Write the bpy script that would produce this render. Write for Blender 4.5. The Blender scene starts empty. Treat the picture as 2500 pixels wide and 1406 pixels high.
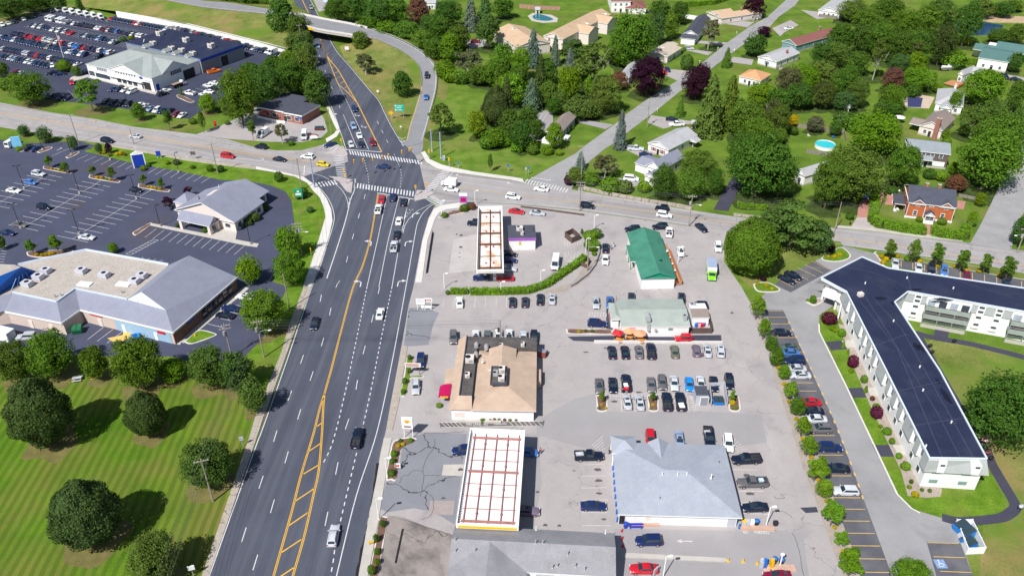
import bpy,bmesh,math,random
import numpy as np
from mathutils import Vector,Matrix
random.seed(7)
sc=bpy.context.scene
R=math.radians
# -- camera
F_PX,PITCH,ROLL,CAM_H=1993.5,0.5838,-0.0047,115.88
W_PX,H_PX=2500.0,1406.0
_F=Vector((0,math.cos(PITCH),-math.sin(PITCH)))
_R0=Vector((1,0,0));_U0=_R0.cross(_F)
_c,_s=math.cos(ROLL),math.sin(ROLL)
_R=_R0*_c+_U0*_s;_U=_U0*_c-_R0*_s
cd=bpy.data.cameras.new('camera');cam=bpy.data.objects.new('camera',cd)
sc.collection.objects.link(cam)
cd.sensor_width=36;cd.lens=F_PX/W_PX*36;cd.clip_start=1;cd.clip_end=6000
M=Matrix(((_R.x,_U.x,-_F.x,0),(_R.y,_U.y,-_F.y,0),(_R.z,_U.z,-_F.z,CAM_H),(0,0,0,1)))
cam.matrix_world=M
sc.camera=cam
# -- sky, sun, exposure
SUN_EL,SHADOW_AZ=50.0,56.0
wd=bpy.data.worlds.new('World');sc.world=wd;wd.use_nodes=True
nt=wd.node_tree;bg=nt.nodes['Background']
sky=nt.nodes.new('ShaderNodeTexSky');sky.sky_type='NISHITA';sky.sun_disc=False
sky.sun_elevation=R(SUN_EL);sky.sun_rotation=R(90-(SHADOW_AZ+180))
nt.links.new(sky.outputs[0],bg.inputs[0]);bg.inputs[1].default_value=0.068
sd=bpy.data.lights.new('sun','SUN');sd.energy=4.4;sd.angle=R(0.5);sd.color=(1,0.975,0.93)
sun=bpy.data.objects.new('sun',sd);sc.collection.objects.link(sun)
_a=R(SHADOW_AZ);_e=R(SUN_EL)
sun.rotation_euler=Vector((math.cos(_a)*math.cos(_e),math.sin(_a)*math.cos(_e),-math.sin(_e))).to_track_quat('-Z','Y').to_euler()
sun.location=(0,0,200)
sc.view_settings.view_transform='Standard';sc.view_settings.look='None'
sc.view_settings.exposure=0.42;sc.view_settings.gamma=1
# -- geometry helpers
COL=sc.collection
def P(x,y,z=0.0):
 """point of the place seen at photo pixel (x, y) and standing z metres above the ground"""
 d=_F*F_PX+_R*(x-W_PX/2)-_U*(y-H_PX/2)
 t=(z-CAM_H)/d.z
 return Vector((0,0,CAM_H))+d*t
def pix(v):
 d=Vector(v)-Vector((0,0,CAM_H));zz=d.dot(_F)
 return(W_PX/2+F_PX*d.dot(_R)/zz,H_PX/2-F_PX*d.dot(_U)/zz)
def mpp(x,y,z=0.0):
 return(P(x,y,z)-Vector((0,0,CAM_H))).dot(_F)/F_PX
def dirang(x,y,dx,dy):
 a=P(x,y);b=P(x+dx,y+dy);return math.atan2(b.y-a.y,b.x-a.x)
def smooth(pts,n=6):
 """Catmull-Rom through points"""
 pts=[Vector(p)for p in pts];out=[]
 for i in range(len(pts)-1):
  p0=pts[max(i-1,0)];p1=pts[i];p2=pts[i+1];p3=pts[min(i+2,len(pts)-1)]
  for k in range(n):
   t=k/n
   out.append(0.5*((2*p1)+(p2-p0)*t+(2*p0-5*p1+4*p2-p3)*t*t+(3*p1-p0-3*p2+p3)*t**3))
 out.append(pts[-1]);return out
def PL(pts,z=0.0,n=0):
 v=[P(p[0],p[1],z)for p in pts]
 return smooth(v,n)if n else v
class MB:
 def __init__(s):s.v=[];s.f=[];s.m=[]
 def add(s,vs,fs,mi=0):
  o=len(s.v);s.v+=[tuple(v)for v in vs]
  for f in fs:s.f.append(tuple(o+i for i in f));s.m.append(mi)
 def poly(s,pts,mi=0):s.add(pts,[tuple(range(len(pts)))],mi)
 def box(s,c,d,rz=0,mi=0,top=None):
  ca,sa=math.cos(rz),math.sin(rz);hx,hy,hz=d[0]/2,d[1]/2,d[2]/2;vs=[]
  for z in(-hz,hz):
   for x,y in((-hx,-hy),(hx,-hy),(hx,hy),(-hx,hy)):
    vs.append((c[0]+x*ca-y*sa,c[1]+x*sa+y*ca,c[2]+z))
  s.add(vs,[(3,2,1,0),(0,1,5,4),(1,2,6,5),(2,3,7,6),(3,0,4,7)],mi)
  s.add(vs[4:],[(0,1,2,3)],mi if top is None else top)
 def prism(s,pts,z0,z1,mi=0,top=None,side=True):
  pts=[(p[0],p[1])for p in pts]
  if sum(pts[i][0]*pts[(i+1)%len(pts)][1]-pts[(i+1)%len(pts)][0]*pts[i][1]for i in range(len(pts)))<0:pts.reverse()
  n=len(pts);s.add([(x,y,z1)for x,y in pts],[tuple(range(n))],mi if top is None else top)
  if side:s.add([(x,y,z0)for x,y in pts]+[(x,y,z1)for x,y in pts],[(i,(i+1)%n,n+(i+1)%n,n+i)for i in range(n)],mi)
 def tube(s,a,b,r0,r1=None,n=8,mi=0,cap=True):
  a=Vector(a);b=Vector(b);r1=r0 if r1 is None else r1
  q=(b-a).to_track_quat('Z','Y');vs=[]
  for c,r in((a,r0),(b,r1)):
   for k in range(n):vs.append(c+q@Vector((r*math.cos(2*math.pi*k/n),r*math.sin(2*math.pi*k/n),0)))
  s.add(vs,[(k,(k+1)%n,n+(k+1)%n,n+k)for k in range(n)]+([tuple(range(n,2*n)),tuple(range(n-1,-1,-1))]if cap else[]),mi)
 def ball(s,c,r,n=8,m=5,mi=0):
  r=(r,r,r)if not hasattr(r,'__len__')else r;vs=[];fs=[]
  for j in range(m+1):
   th=math.pi*j/m
   for k in range(n):vs.append((c[0]+r[0]*math.sin(th)*math.cos(2*math.pi*k/n),c[1]+r[1]*math.sin(th)*math.sin(2*math.pi*k/n),c[2]-r[2]*math.cos(th)))
  for j in range(m):
   for k in range(n):fs.append((j*n+k,j*n+(k+1)%n,(j+1)*n+(k+1)%n,(j+1)*n+k))
  s.add(vs,fs,mi)
 def ribbon(s,pts,w,z,mi=0):
  pts=[Vector((p[0],p[1],0))for p in pts];L=[];n=len(pts)
  for i in range(n):
   t=(pts[min(i+1,n-1)]-pts[max(i-1,0)]);t.normalize();nn=Vector((-t.y,t.x,0))*(w/2)
   L.append((pts[i]-nn,pts[i]+nn))
  for i in range(n-1):
   q=[L[i][0],L[i+1][0],L[i+1][1],L[i][1]]
   s.add([(p.x,p.y,z)for p in q],[(0,1,2,3)],mi)
 def dashes(s,pts,ln,gap,w,z,off=0.0,mi=0):
  pts=[Vector((p[0],p[1],0))for p in pts];acc=-off;seg=[];on=True;left=ln
  cur=[pts[0]];i=0;p=pts[0]
  while i<len(pts)-1:
   d=(pts[i+1]-p).length
   if d<left:
    left-=d;p=pts[i+1];i+=1
    if on:cur.append(p)
   else:
    p=p+(pts[i+1]-p)*(left/d)
    if on:
     cur.append(p);s.ribbon(cur,w,z,mi);on=False;left=gap
    else:cur=[p];on=True;left=ln
 def obj(s,name,mats,parent=None,sm=False,world=True):
  me=bpy.data.meshes.new(name);vs=s.v
  if parent is not None and world:
   mi=parent.matrix_basis.inverted()
   if parent.parent is not None:mi=(parent.parent.matrix_basis@parent.matrix_basis).inverted()
   vs=[tuple(mi@Vector(v))for v in vs]
  me.from_pydata(vs,[],s.f)
  for m in(mats if isinstance(mats,(list,tuple))else[mats]):me.materials.append(m)
  me.polygons.foreach_set('material_index',s.m)
  if sm:
   me.polygons.foreach_set('use_smooth',[True]*len(s.f));me.set_sharp_from_angle(angle=R(40))
  me.update();o=bpy.data.objects.new(name,me);COL.objects.link(o)
  if parent is not None:o.parent=parent
  return o
  # -- naming helpers
ORD='first second third fourth fifth sixth seventh eighth ninth tenth eleventh twelfth thirteenth fourteenth fifteenth sixteenth seventeenth eighteenth nineteenth twentieth twenty-first twenty-second twenty-third twenty-fourth twenty-fifth twenty-sixth twenty-seventh twenty-eighth twenty-ninth thirtieth'.split()
CNT='zero one two three four five six seven eight nine ten'.split()
REG=[]
def tag(o,label,cat,group=None,at=None):
 o['label']=label;o['category']=cat
 if group:o['group']=group
 REG.append((o,at));return o
def struct(o,kind='structure'):
 o['kind']=kind;return o
def thing(name,label,cat,loc,rz=0,group=None):
 o=bpy.data.objects.new(name,None);COL.objects.link(o);o.empty_display_size=0.5
 o.location=loc;o.rotation_euler=(0,0,rz);o.matrix_basis=Matrix.Translation(Vector(loc))@Matrix.Rotation(rz,4,'Z')
 return tag(o,label,cat,group)
def finish_labels():
 by={}
 for o,at in REG:by.setdefault(o['label'],[]).append(o)
 for lab,os in by.items():
  if len(os)<2:continue
  os.sort(key=lambda o:pix(at_world(o))[0]);n=len(os)
  for i,o in enumerate(os):
   if n==2:t=('left','right')[i]+' one of two'
   elif i==0:t='leftmost of '+(CNT[n]if n<11 else 'all')
   elif i==n-1:t='rightmost of '+(CNT[n]if n<11 else 'all')
   else:t=ORD[min(i,29)]+' from left'
   o['label']=lab+', '+t
   if len((lab+' '+t).split())>16:print('LONG',o['label'])
   if 'group' not in o:o['group']=lab
def at_world(o):
 if o.type=='MESH' and o.parent is None and o.location.length==0:
  vs=o.data.vertices;s=Vector()
  for v in vs:s+=v.co
  return s/max(1,len(vs))
 return Vector(o.location)
 # -- materials
MATS={}
def mat(name,c,rough=0.85,var=0.12,sc_=0.6,fine=0.0,fsc=12.0,metal=0.0,spec=0.3,c2=None,bump=0.0,obj=False,coat=0.0):
 """plain procedural material: colour broken by two noises in place coordinates"""
 if name in MATS:return MATS[name]
 m=bpy.data.materials.new(name);m.use_nodes=True;N=m.node_tree.nodes;L=m.node_tree.links
 b=N['Principled BSDF'];b.inputs['Roughness'].default_value=rough;b.inputs['Metallic'].default_value=metal
 b.inputs['Specular IOR Level'].default_value=spec;b.inputs['Coat Weight'].default_value=coat
 geo=N.new('ShaderNodeNewGeometry')
 n1=N.new('ShaderNodeTexNoise');n1.inputs['Scale'].default_value=sc_;n1.inputs['Detail'].default_value=5;n1.inputs['Roughness'].default_value=0.6
 L.new(geo.outputs['Position'],n1.inputs['Vector'])
 mx=N.new('ShaderNodeMix');mx.data_type='RGBA'
 mr=N.new('ShaderNodeMapRange');mr.inputs[1].default_value=0.3;mr.inputs[2].default_value=0.7
 L.new(n1.outputs[0],mr.inputs[0]);L.new(mr.outputs[0],mx.inputs[0])
 if obj:
  oi=N.new('ShaderNodeObjectInfo')
  for k,f in((6,1-var),(7,1+var)):
   vm=N.new('ShaderNodeVectorMath');vm.operation='SCALE';vm.inputs[3].default_value=f
   L.new(oi.outputs['Color'],vm.inputs[0]);L.new(vm.outputs[0],mx.inputs[k])
 else:
  a=[min(1,x*(1-var))for x in c];d=[min(1,x*(1+var))for x in(c2 or c)]
  mx.inputs[6].default_value=(*a,1);mx.inputs[7].default_value=(*d,1)
 out=mx.outputs[2]
 if fine:
  n2=N.new('ShaderNodeTexNoise');n2.inputs['Scale'].default_value=fsc;n2.inputs['Detail'].default_value=2
  L.new(geo.outputs['Position'],n2.inputs['Vector'])
  m2=N.new('ShaderNodeMapRange');m2.inputs[1].default_value=0.25;m2.inputs[2].default_value=0.75;m2.inputs[3].default_value=1-fine;m2.inputs[4].default_value=1+fine
  L.new(n2.outputs[0],m2.inputs[0])
  vm=N.new('ShaderNodeVectorMath');vm.operation='SCALE'
  L.new(out,vm.inputs[0]);L.new(m2.outputs[0],vm.inputs[3]);out=vm.outputs[0]
 L.new(out,b.inputs['Base Color'])
 if bump:
  bp=N.new('ShaderNodeBump');bp.inputs['Strength'].default_value=bump;bp.inputs['Distance'].default_value=0.05
  L.new(n1.outputs[0],bp.inputs['Height']);L.new(bp.outputs[0],b.inputs['Normal'])
 MATS[name]=m;return m
def nodes(m):return m.node_tree.nodes,m.node_tree.links
def base_link(m):
 N,L=nodes(m);b=N['Principled BSDF'];l=b.inputs['Base Color'].links[0];return N,L,b,l.from_socket
def overlay_cracks(m,scale,width,amount,dark=0.25,mask_lo=0.45,mask_hi=0.6):
 """irregular network of old cracks"""
 N,L,b,src=base_link(m);geo=N.new('ShaderNodeNewGeometry')
 nz=N.new('ShaderNodeTexNoise');nz.inputs['Scale'].default_value=0.35;nz.inputs['Detail'].default_value=4;L.new(geo.outputs['Position'],nz.inputs['Vector'])
 ad=N.new('ShaderNodeVectorMath');ad.operation='MULTIPLY_ADD';ad.inputs[1].default_value=(5,5,0)
 L.new(nz.outputs['Color'],ad.inputs[0]);L.new(geo.outputs['Position'],ad.inputs[2])
 vo=N.new('ShaderNodeTexVoronoi');vo.voronoi_dimensions='2D';vo.feature='DISTANCE_TO_EDGE';vo.inputs['Scale'].default_value=scale
 L.new(ad.outputs[0],vo.inputs['Vector'])
 mr=N.new('ShaderNodeMapRange');mr.inputs[1].default_value=width*0.4;mr.inputs[2].default_value=width;mr.inputs[3].default_value=1;mr.inputs[4].default_value=0
 L.new(vo.outputs['Distance'],mr.inputs[0])
 n2=N.new('ShaderNodeTexNoise');n2.inputs['Scale'].default_value=0.05;n2.inputs['Detail'].default_value=2;L.new(geo.outputs['Position'],n2.inputs['Vector'])
 m2=N.new('ShaderNodeMapRange');m2.inputs[1].default_value=mask_lo;m2.inputs[2].default_value=mask_hi;L.new(n2.outputs[0],m2.inputs[0])
 mu=N.new('ShaderNodeMath');mu.operation='MULTIPLY';L.new(mr.outputs[0],mu.inputs[0]);L.new(m2.outputs[0],mu.inputs[1])
 mu2=N.new('ShaderNodeMath');mu2.operation='MULTIPLY';mu2.inputs[1].default_value=amount;L.new(mu.outputs[0],mu2.inputs[0])
 mx=N.new('ShaderNodeMix');mx.data_type='RGBA';L.new(mu2.outputs[0],mx.inputs[0]);L.new(src,mx.inputs[6]);mx.inputs[7].default_value=(dark*.1,dark*.1,dark*.1,1)
 L.new(mx.outputs[2],b.inputs['Base Color'])
def overlay_blotch(m,scale,lo,hi,col,amount,stretch=(1,1,1),rot=0.0,detail=3):
 """worn or stained patches of another colour"""
 N,L,b,src=base_link(m);geo=N.new('ShaderNodeNewGeometry');mp=N.new('ShaderNodeMapping');mp.vector_type='TEXTURE';mp.inputs['Scale'].default_value=[1/q for q in stretch];mp.inputs['Rotation'].default_value=(0,0,rot)
 L.new(geo.outputs['Position'],mp.inputs['Vector'])
 nz=N.new('ShaderNodeTexNoise');nz.inputs['Scale'].default_value=scale;nz.inputs['Detail'].default_value=detail;nz.inputs['Roughness'].default_value=0.62;L.new(mp.outputs[0],nz.inputs['Vector'])
 mr=N.new('ShaderNodeMapRange');mr.inputs[1].default_value=lo;mr.inputs[2].default_value=hi;mr.inputs[4].default_value=amount;L.new(nz.outputs[0],mr.inputs[0])
 mx=N.new('ShaderNodeMix');mx.data_type='RGBA';L.new(mr.outputs[0],mx.inputs[0]);L.new(src,mx.inputs[6]);mx.inputs[7].default_value=(*col,1)
 L.new(mx.outputs[2],b.inputs['Base Color'])
def overlay_stripes(m,ang,width,amt,col):
 """mowing stripes laid at an angle in the place"""
 N,L,b,src=base_link(m);geo=N.new('ShaderNodeNewGeometry');mp=N.new('ShaderNodeMapping');mp.vector_type='TEXTURE';mp.inputs['Rotation'].default_value=(0,0,ang)
 L.new(geo.outputs['Position'],mp.inputs['Vector'])
 wv=N.new('ShaderNodeTexWave');wv.bands_direction='Y';wv.inputs['Scale'].default_value=0.314/width;wv.inputs['Distortion'].default_value=2.2;wv.inputs['Detail'].default_value=3;wv.inputs['Detail Scale'].default_value=0.5
 L.new(mp.outputs[0],wv.inputs['Vector'])
 mr=N.new('ShaderNodeMapRange');mr.inputs[1].default_value=0.4;mr.inputs[2].default_value=0.62;mr.inputs[4].default_value=amt;L.new(wv.outputs['Fac'],mr.inputs[0])
 mx=N.new('ShaderNodeMix');mx.data_type='RGBA';L.new(mr.outputs[0],mx.inputs[0]);L.new(src,mx.inputs[6]);mx.inputs[7].default_value=(*col,1)
 L.new(mx.outputs[2],b.inputs['Base Color'])
GR=mat('lawn',(0.085,0.165,0.02),1,0.25,0.12,0.25,2.5,c2=(0.115,0.175,0.025),spec=0.05)
overlay_blotch(GR,0.045,0.5,0.68,(0.2,0.17,0.06),0.55,detail=6)
GFIELD=mat('mown_field',(0.075,0.17,0.012),1,0.18,0.1,0.2,3,c2=(0.11,0.185,0.015),spec=0.05)
overlay_blotch(GFIELD,0.035,0.42,0.62,(0.185,0.15,0.045),0.85,detail=6)
overlay_stripes(GFIELD,dirang(120,1250,195,-351),1.75,0.5,(0.045,0.095,0.01));overlay_blotch(GFIELD,0.15,0.52,0.72,(0.12,0.15,0.03),0.6,detail=7)
GLUSH=mat('lush_lawn',(0.085,0.185,0.014),1,0.25,0.3,0.25,3,c2=(0.12,0.195,0.02),spec=0.05);overlay_blotch(GLUSH,0.12,0.52,0.7,(0.17,0.17,0.045),0.6,detail=6)
GCORN=mat('corner_lawn_grass',(0.1,0.185,0.022),1,0.22,0.2,0.25,3,c2=(0.13,0.195,0.03),spec=0.05);overlay_blotch(GCORN,0.05,0.5,0.66,(0.19,0.18,0.06),0.6,detail=6)
GDRY=mat('dry_grass',(0.13,0.175,0.035),1,0.25,0.15,0.25,2,c2=(0.16,0.175,0.05),spec=0.05)
overlay_blotch(GDRY,0.06,0.48,0.66,(0.27,0.19,0.085),0.7,detail=6);overlay_blotch(GDRY,0.04,0.5,0.64,(0.1,0.18,0.02),0.8,detail=6)
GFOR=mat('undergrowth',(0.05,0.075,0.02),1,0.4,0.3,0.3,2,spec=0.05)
ROADA=87.0
ASPH=mat('dark_asphalt',(0.07,0.077,0.105),0.85,0.1,0.15,0.12,9,spec=0.25)
overlay_blotch(ASPH,0.5,0.45,0.7,(0.115,0.122,0.15),0.7,(1,0.03,1),R(ROADA-90),5)
overlay_blotch(ASPH,0.12,0.52,0.7,(0.045,0.05,0.072),0.65,(1,0.12,1),R(ROADA-90),5)
LOTD=mat('new_asphalt',(0.06,0.067,0.108),0.8,0.12,0.12,0.12,6,spec=0.25)
overlay_blotch(LOTD,0.05,0.55,0.72,(0.085,0.062,0.062),0.6)
LOTDEAL=mat('dealer_asphalt',(0.046,0.052,0.086),0.8,0.12,0.12,0.12,6,spec=0.25)
ROADC=mat('worn_road',(0.33,0.31,0.31),0.9,0.08,0.2,0.1,6,spec=0.2)
overlay_blotch(ROADC,0.25,0.5,0.68,(0.22,0.205,0.2),0.7,(0.06,1,1),R(-18));overlay_cracks(ROADC,0.16,0.01,0.7,0.6,0.42,0.55)
RAMPC=mat('ramp_asphalt',(0.235,0.235,0.25),0.9,0.08,0.2,0.08,6,spec=0.2)
STREETC=mat('street_asphalt',(0.3,0.295,0.3),0.9,0.1,0.2,0.1,5,spec=0.2);overlay_cracks(STREETC,0.2,0.012,0.6,0.6)
LOTL=mat('old_lot_asphalt',(0.36,0.332,0.328),0.9,0.1,0.1,0.1,6,spec=0.2)
overlay_blotch(LOTL,0.1,0.5,0.72,(0.22,0.205,0.215),0.75,detail=7);overlay_blotch(LOTL,0.07,0.55,0.7,(0.44,0.4,0.385),0.6,(1,.4,1),detail=6);overlay_blotch(LOTL,0.5,0.66,0.75,(0.07,0.065,0.065),0.55,(0.5,1,1),detail=5)
overlay_cracks(LOTL,0.13,0.007,0.55,0.5,0.46,0.56)
LOTG=mat('grey_patch_asphalt',(0.3,0.285,0.292),0.9,0.06,0.15,0.06,8,spec=0.2)
LOTB=mat('forecourt_asphalt',(0.21,0.214,0.24),0.9,0.08,0.2,0.1,8,spec=0.2);overlay_cracks(LOTB,0.09,0.013,1,0.3,0.2,0.4)
LOTA=mat('apartment_asphalt',(0.28,0.275,0.282),0.9,0.1,0.1,0.1,6,spec=0.2)
overlay_blotch(LOTA,0.12,0.5,0.68,(0.2,0.195,0.2),0.6)
APSTALL=mat('stall_asphalt',(0.1,0.1,0.118),0.9,0.15,0.2,0.1,6,spec=0.2);overlay_blotch(APSTALL,0.15,0.5,0.7,(0.16,0.155,0.165),0.7)
PATHD=mat('path_asphalt',(0.05,0.05,0.075),0.9,0.1,0.3,0.1,8)
CONC=mat('concrete',(0.45,0.42,0.385),0.9,0.08,0.4,0.08,5);CONCW=mat('new_concrete',(0.6,0.57,0.54),0.9,0.06,0.4,0.08,5)
WALK=mat('old_walk',(0.38,0.33,0.28),0.9,0.12,0.4,0.12,4);overlay_cracks(WALK,0.4,0.03,0.6,0.6,0.3,0.5)
BRICKP=mat('brick_paving',(0.42,0.2,0.17),0.9,0.1,0.5,0.15,6);PINKP=mat('red_island_paving',(0.42,0.37,0.36),0.9,0.1,0.5,0.1,6)
MULCH=mat('mulch',(0.15,0.085,0.06),1,0.25,0.8,0.3,6);GRAVEL=mat('gravel',(0.33,0.28,0.24),1,0.12,0.6,0.3,6)
SAND=mat('bare_earth',(0.42,0.31,0.19),1,0.2,0.3,0.2,3)
PW=mat('white_paint_line',(0.6,0.6,0.61),0.8,0.08,1.5,0.1,8);overlay_blotch(PW,0.9,0.52,0.75,(0.28,0.28,0.3),0.7,detail=7);PWF=mat('faded_white_line',(0.55,0.52,0.5),0.85,0.2,1.0,0.2,8)
PY=mat('yellow_paint_line',(0.72,0.4,0.03),0.8,0.08,1.5,0.1,8);overlay_blotch(PY,0.9,0.54,0.75,(0.3,0.2,0.07),0.6,detail=7);PYF=mat('faded_yellow_line',(0.62,0.42,0.12),0.85,0.12,1.2,0.1,8)
WATERP=mat('pool_water',(0.03,0.5,0.55),0.08,0.1,0.8,spec=0.5);WATERK=mat('dark_pool_water',(0.012,0.14,0.16),0.08,0.1,0.8,spec=0.5)
PONDW=mat('pond_water',(0.02,0.06,0.14),0.06,0.1,0.3,spec=0.5)
WHITE=mat('white_siding',(0.78,0.77,0.76),0.7,0.03,0.8);TRIM=mat('white_trim',(0.8,0.8,0.8),0.6,0.02,1)
CREAM=mat('cream_siding',(0.68,0.6,0.55),0.8,0.04,0.8);BEIGE=mat('beige_wall',(0.55,0.45,0.4),0.85,0.05,0.6)
GREYW=mat('grey_siding',(0.24,0.25,0.28),0.8,0.06,0.8);TEALW=mat('teal_siding',(0.16,0.3,0.32),0.8,0.05,0.8)
BROWNW=mat('brown_siding',(0.13,0.1,0.09),0.85,0.1,1);REDSH=mat('cedar_shingle',(0.42,0.12,0.045),0.85,0.15,1.5,0.2,8)
BRICK=mat('red_brick',(0.3,0.13,0.1),0.9,0.12,1.2,0.15,9);BLUEW=mat('pale_blue_wall',(0.3,0.45,0.6),0.8,0.04,0.6)
GLASS=mat('dark_glass',(0.02,0.03,0.045),0.06,0.2,1.0,spec=0.6);PANE=mat('window_glass',(0.05,0.065,0.085),0.1,0.3,0.7,spec=0.6)
DOORD=mat('dark_door',(0.03,0.03,0.035),0.6,0.1,1)
def roofmat(n,c,var=0.07,fine=0.2):return mat(n,c,0.92,var,0.5,fine*.75,8,spec=0.15)
RTAN=roofmat('tan_shingle',(0.5,0.36,0.24));RTANR=roofmat('sand_shingle',(0.46,0.345,0.265),0.09,0.2);RBLUE=roofmat('blue_grey_shingle',(0.33,0.355,0.41),0.06,0.26)
RGREY=roofmat('grey_shingle',(0.27,0.265,0.285),0.08,0.26);RLIL=roofmat('slate_grey_shingle',(0.24,0.25,0.32),0.05,0.22);RGRN=roofmat('green_shingle',(0.06,0.215,0.15),0.1,0.25)
RPALE=roofmat('pale_green_grey_roof',(0.34,0.38,0.35),0.06,0.12);RNAVY=mat('dark_membrane',(0.016,0.022,0.055),0.75,0.12,0.12,0.06,3,spec=0.3)
RBLK=mat('old_black_roofing',(0.09,0.08,0.078),0.9,0.3,0.5,0.15,4);RGRAV=mat('gravel_roof',(0.4,0.36,0.32),1,0.08,0.3,0.3,5)
RRED=roofmat('brown_red_shingle',(0.23,0.095,0.085));RDKB=roofmat('charcoal_shingle',(0.07,0.075,0.1),0.1,0.2);RSAGE=roofmat('sage_shingle',(0.29,0.32,0.315),0.06,0.12)
RTEAL=roofmat('sea_green_shingle',(0.085,0.17,0.16));RBRN=roofmat('grey_brown_shingle',(0.25,0.205,0.185));RORG=roofmat('orange_tan_shingle',(0.55,0.29,0.15));RSILV=roofmat('silver_grey_shingle',(0.4,0.4,0.42))
for _m,_c,_a in((RBLUE,(.25,.28,.35),.5),(RGRN,(.035,.14,.1),.6),(RGREY,(.2,.195,.205),.6),(RLIL,(.19,.2,.25),.5),(RTANR,(.36,.26,.19),.5),(RPALE,(.26,.29,.27),.6),(RSAGE,(.23,.25,.22),.5),(RNAVY,(.035,.042,.075),.7),(RTAN,(.4,.28,.19),.5),(RSILV,(.3,.3,.31),.5)):overlay_blotch(_m,.22,.48,.7,_c,_a,detail=7);overlay_blotch(_m,1.6,.55,.75,_c,_a*.6,detail=4)
METAL=mat('galvanised_metal',(0.5,0.5,0.51),0.4,0.1,2,metal=0.4);HVAC=mat('unit_casing',(0.62,0.57,0.53),0.6,0.08,2);RUST=mat('red_oxide_beam',(0.36,0.16,0.14),0.8,0.2,0.8);RUSTD=mat('rusty_beam',(0.1,0.045,0.035),0.8,0.2,0.8)
WOODP=mat('weathered_pole',(0.3,0.25,0.21),0.9,0.15,1.5);DARKM=mat('dark_bronze_metal',(0.03,0.025,0.03),0.5,0.1,1);STEELB=mat('grey_blue_steel',(0.3,0.37,0.5),0.5,0.05,1)
YEL=mat('signal_yellow',(0.75,0.42,0.015),0.5,0.05,1);BLK=mat('black_plastic',(0.015,0.015,0.018),0.5,0.1,1);REDP=mat('red_paint',(0.55,0.02,0.03),0.5,0.05,1)
BLUP=mat('blue_paint',(0.02,0.14,0.5),0.5,0.08,1);SIGNB=mat('sign_blue',(0.015,0.05,0.4),0.4,0.05,0.5);SIGNG=mat('sign_green',(0.01,0.3,0.16),0.4,0.05,0.5);ORNG=mat('orange_fabric',(0.78,0.32,0.18),0.8,0.06,1)
MAGEN=mat('crimson_awning',(0.42,0.005,0.08),0.6,0.05,1);PURP=mat('purple_trim',(0.36,0.12,0.5),0.5,0.05,1);WOODO=mat('orange_wood',(0.55,0.25,0.06),0.8,0.1,1);WOODB=mat('brown_fence_wood',(0.11,0.075,0.065),0.9,0.2,1.2)
FENCEG=mat('weathered_grey_wood',(0.22,0.19,0.17),0.9,0.2,1.5);STONE=mat('dry_stone',(0.36,0.31,0.27),0.95,0.3,1.2,0.3,4,bump=0.6);BARK=mat('bark',(0.13,0.1,0.08),0.95,0.25,2);BARKW=mat('pale_bark',(0.42,0.38,0.33),0.9,0.2,2)
GREENB=mat('dumpster_green',(0.015,0.13,0.06),0.6,0.15,1);BROWND=mat('dumpster_red_brown',(0.24,0.06,0.05),0.7,0.15,1);PINK=mat('pink_fabric',(0.65,0.35,0.4),0.8,0.05,1)
SHELLY=mat('sign_yellow',(0.85,0.5,0.01),0.4,0.03,1);GREYP=mat('grey_paint',(0.45,0.46,0.5),0.6,0.05,1);STAIR=mat('deck_timber',(0.45,0.2,0.1),0.85,0.12,1)
# == GROUND AND ROADS
def sheet(name,pts,m,z,n=0,raw=False):
 b=MB();b.poly(pts if raw else[Vector((p.x,p.y,z))for p in PL(pts,0,n)]);o=struct(b.obj(name,m))
 if o.data.polygons and o.data.polygons[0].normal.z<0:o.data.flip_normals()
 return o
def slab(name,pts,m,z1,mside=None,n=0,z0=0.0):
 b=MB();b.prism(PL(pts,0,n),z0,z1,1 if mside else 0,0);return struct(b.obj(name,[m]+([mside]if mside else[])))
g=MB();g.poly([(-3000,-300,0),(3000,-300,0),(3000,5000,0),(-3000,5000,0)]);struct(g.obj('ground',GR))
field_edge=[(496,1406),(604,1080),(622,1015),(686,862)]
sheet('mown_field_lawn',[(-520,1700),(400,1700)]+field_edge+[(560,905),(300,930),(0,920),(-520,930)],GFIELD,0.02)
0 and sheet('woodland_floor',[(1090,190),(1160,240),(1180,320),(1300,375),(1360,345),(1290,300),(1300,270),(1400,265),(1500,230),(1530,160),(1340,130),(1180,130),(1060,80),(830,40),(800,0),(1250,-60),(1300,60),(1200,90)],GFOR,0.015)
0 and sheet('east_woodland_floor',[(1930,60),(2010,-60),(2500,-60),(2500,60),(2360,100),(2330,150),(2210,200),(2170,270),(2040,290),(1930,250),(1870,320),(1730,330),(1790,250),(1930,150)],GFOR,0.015)
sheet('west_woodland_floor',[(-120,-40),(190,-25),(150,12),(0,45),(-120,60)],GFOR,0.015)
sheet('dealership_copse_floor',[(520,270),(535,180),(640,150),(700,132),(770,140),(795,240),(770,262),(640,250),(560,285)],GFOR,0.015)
sheet('plaza_grass_strip',[(197,368),(260,355),(325,366),(450,390),(625,412),(690,425),(745,447),(770,470),(790,500),(796,530),(775,597),(755,657),(740,700),(720,760),(687,860),(625,1000),(560,905),(640,830),(700,705),(665,690),(690,600),(720,545),(712,490),(697,467),(660,452),(600,440),(545,441),(440,418),(330,399)],GLUSH,0.025)
sheet('dry_side_lawn',[(2225,860),(2300,830),(2500,875),(2640,1100),(2640,1700),(2380,1560),(2400,1270),(2455,1245),(2400,1130),(2350,1060)],GDRY,0.018)
sheet('courtyard_lawn',[(2255,835),(2280,828),(2500,873),(2640,900),(2640,1150),(2360,1040)],GDRY,0.024)
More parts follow.
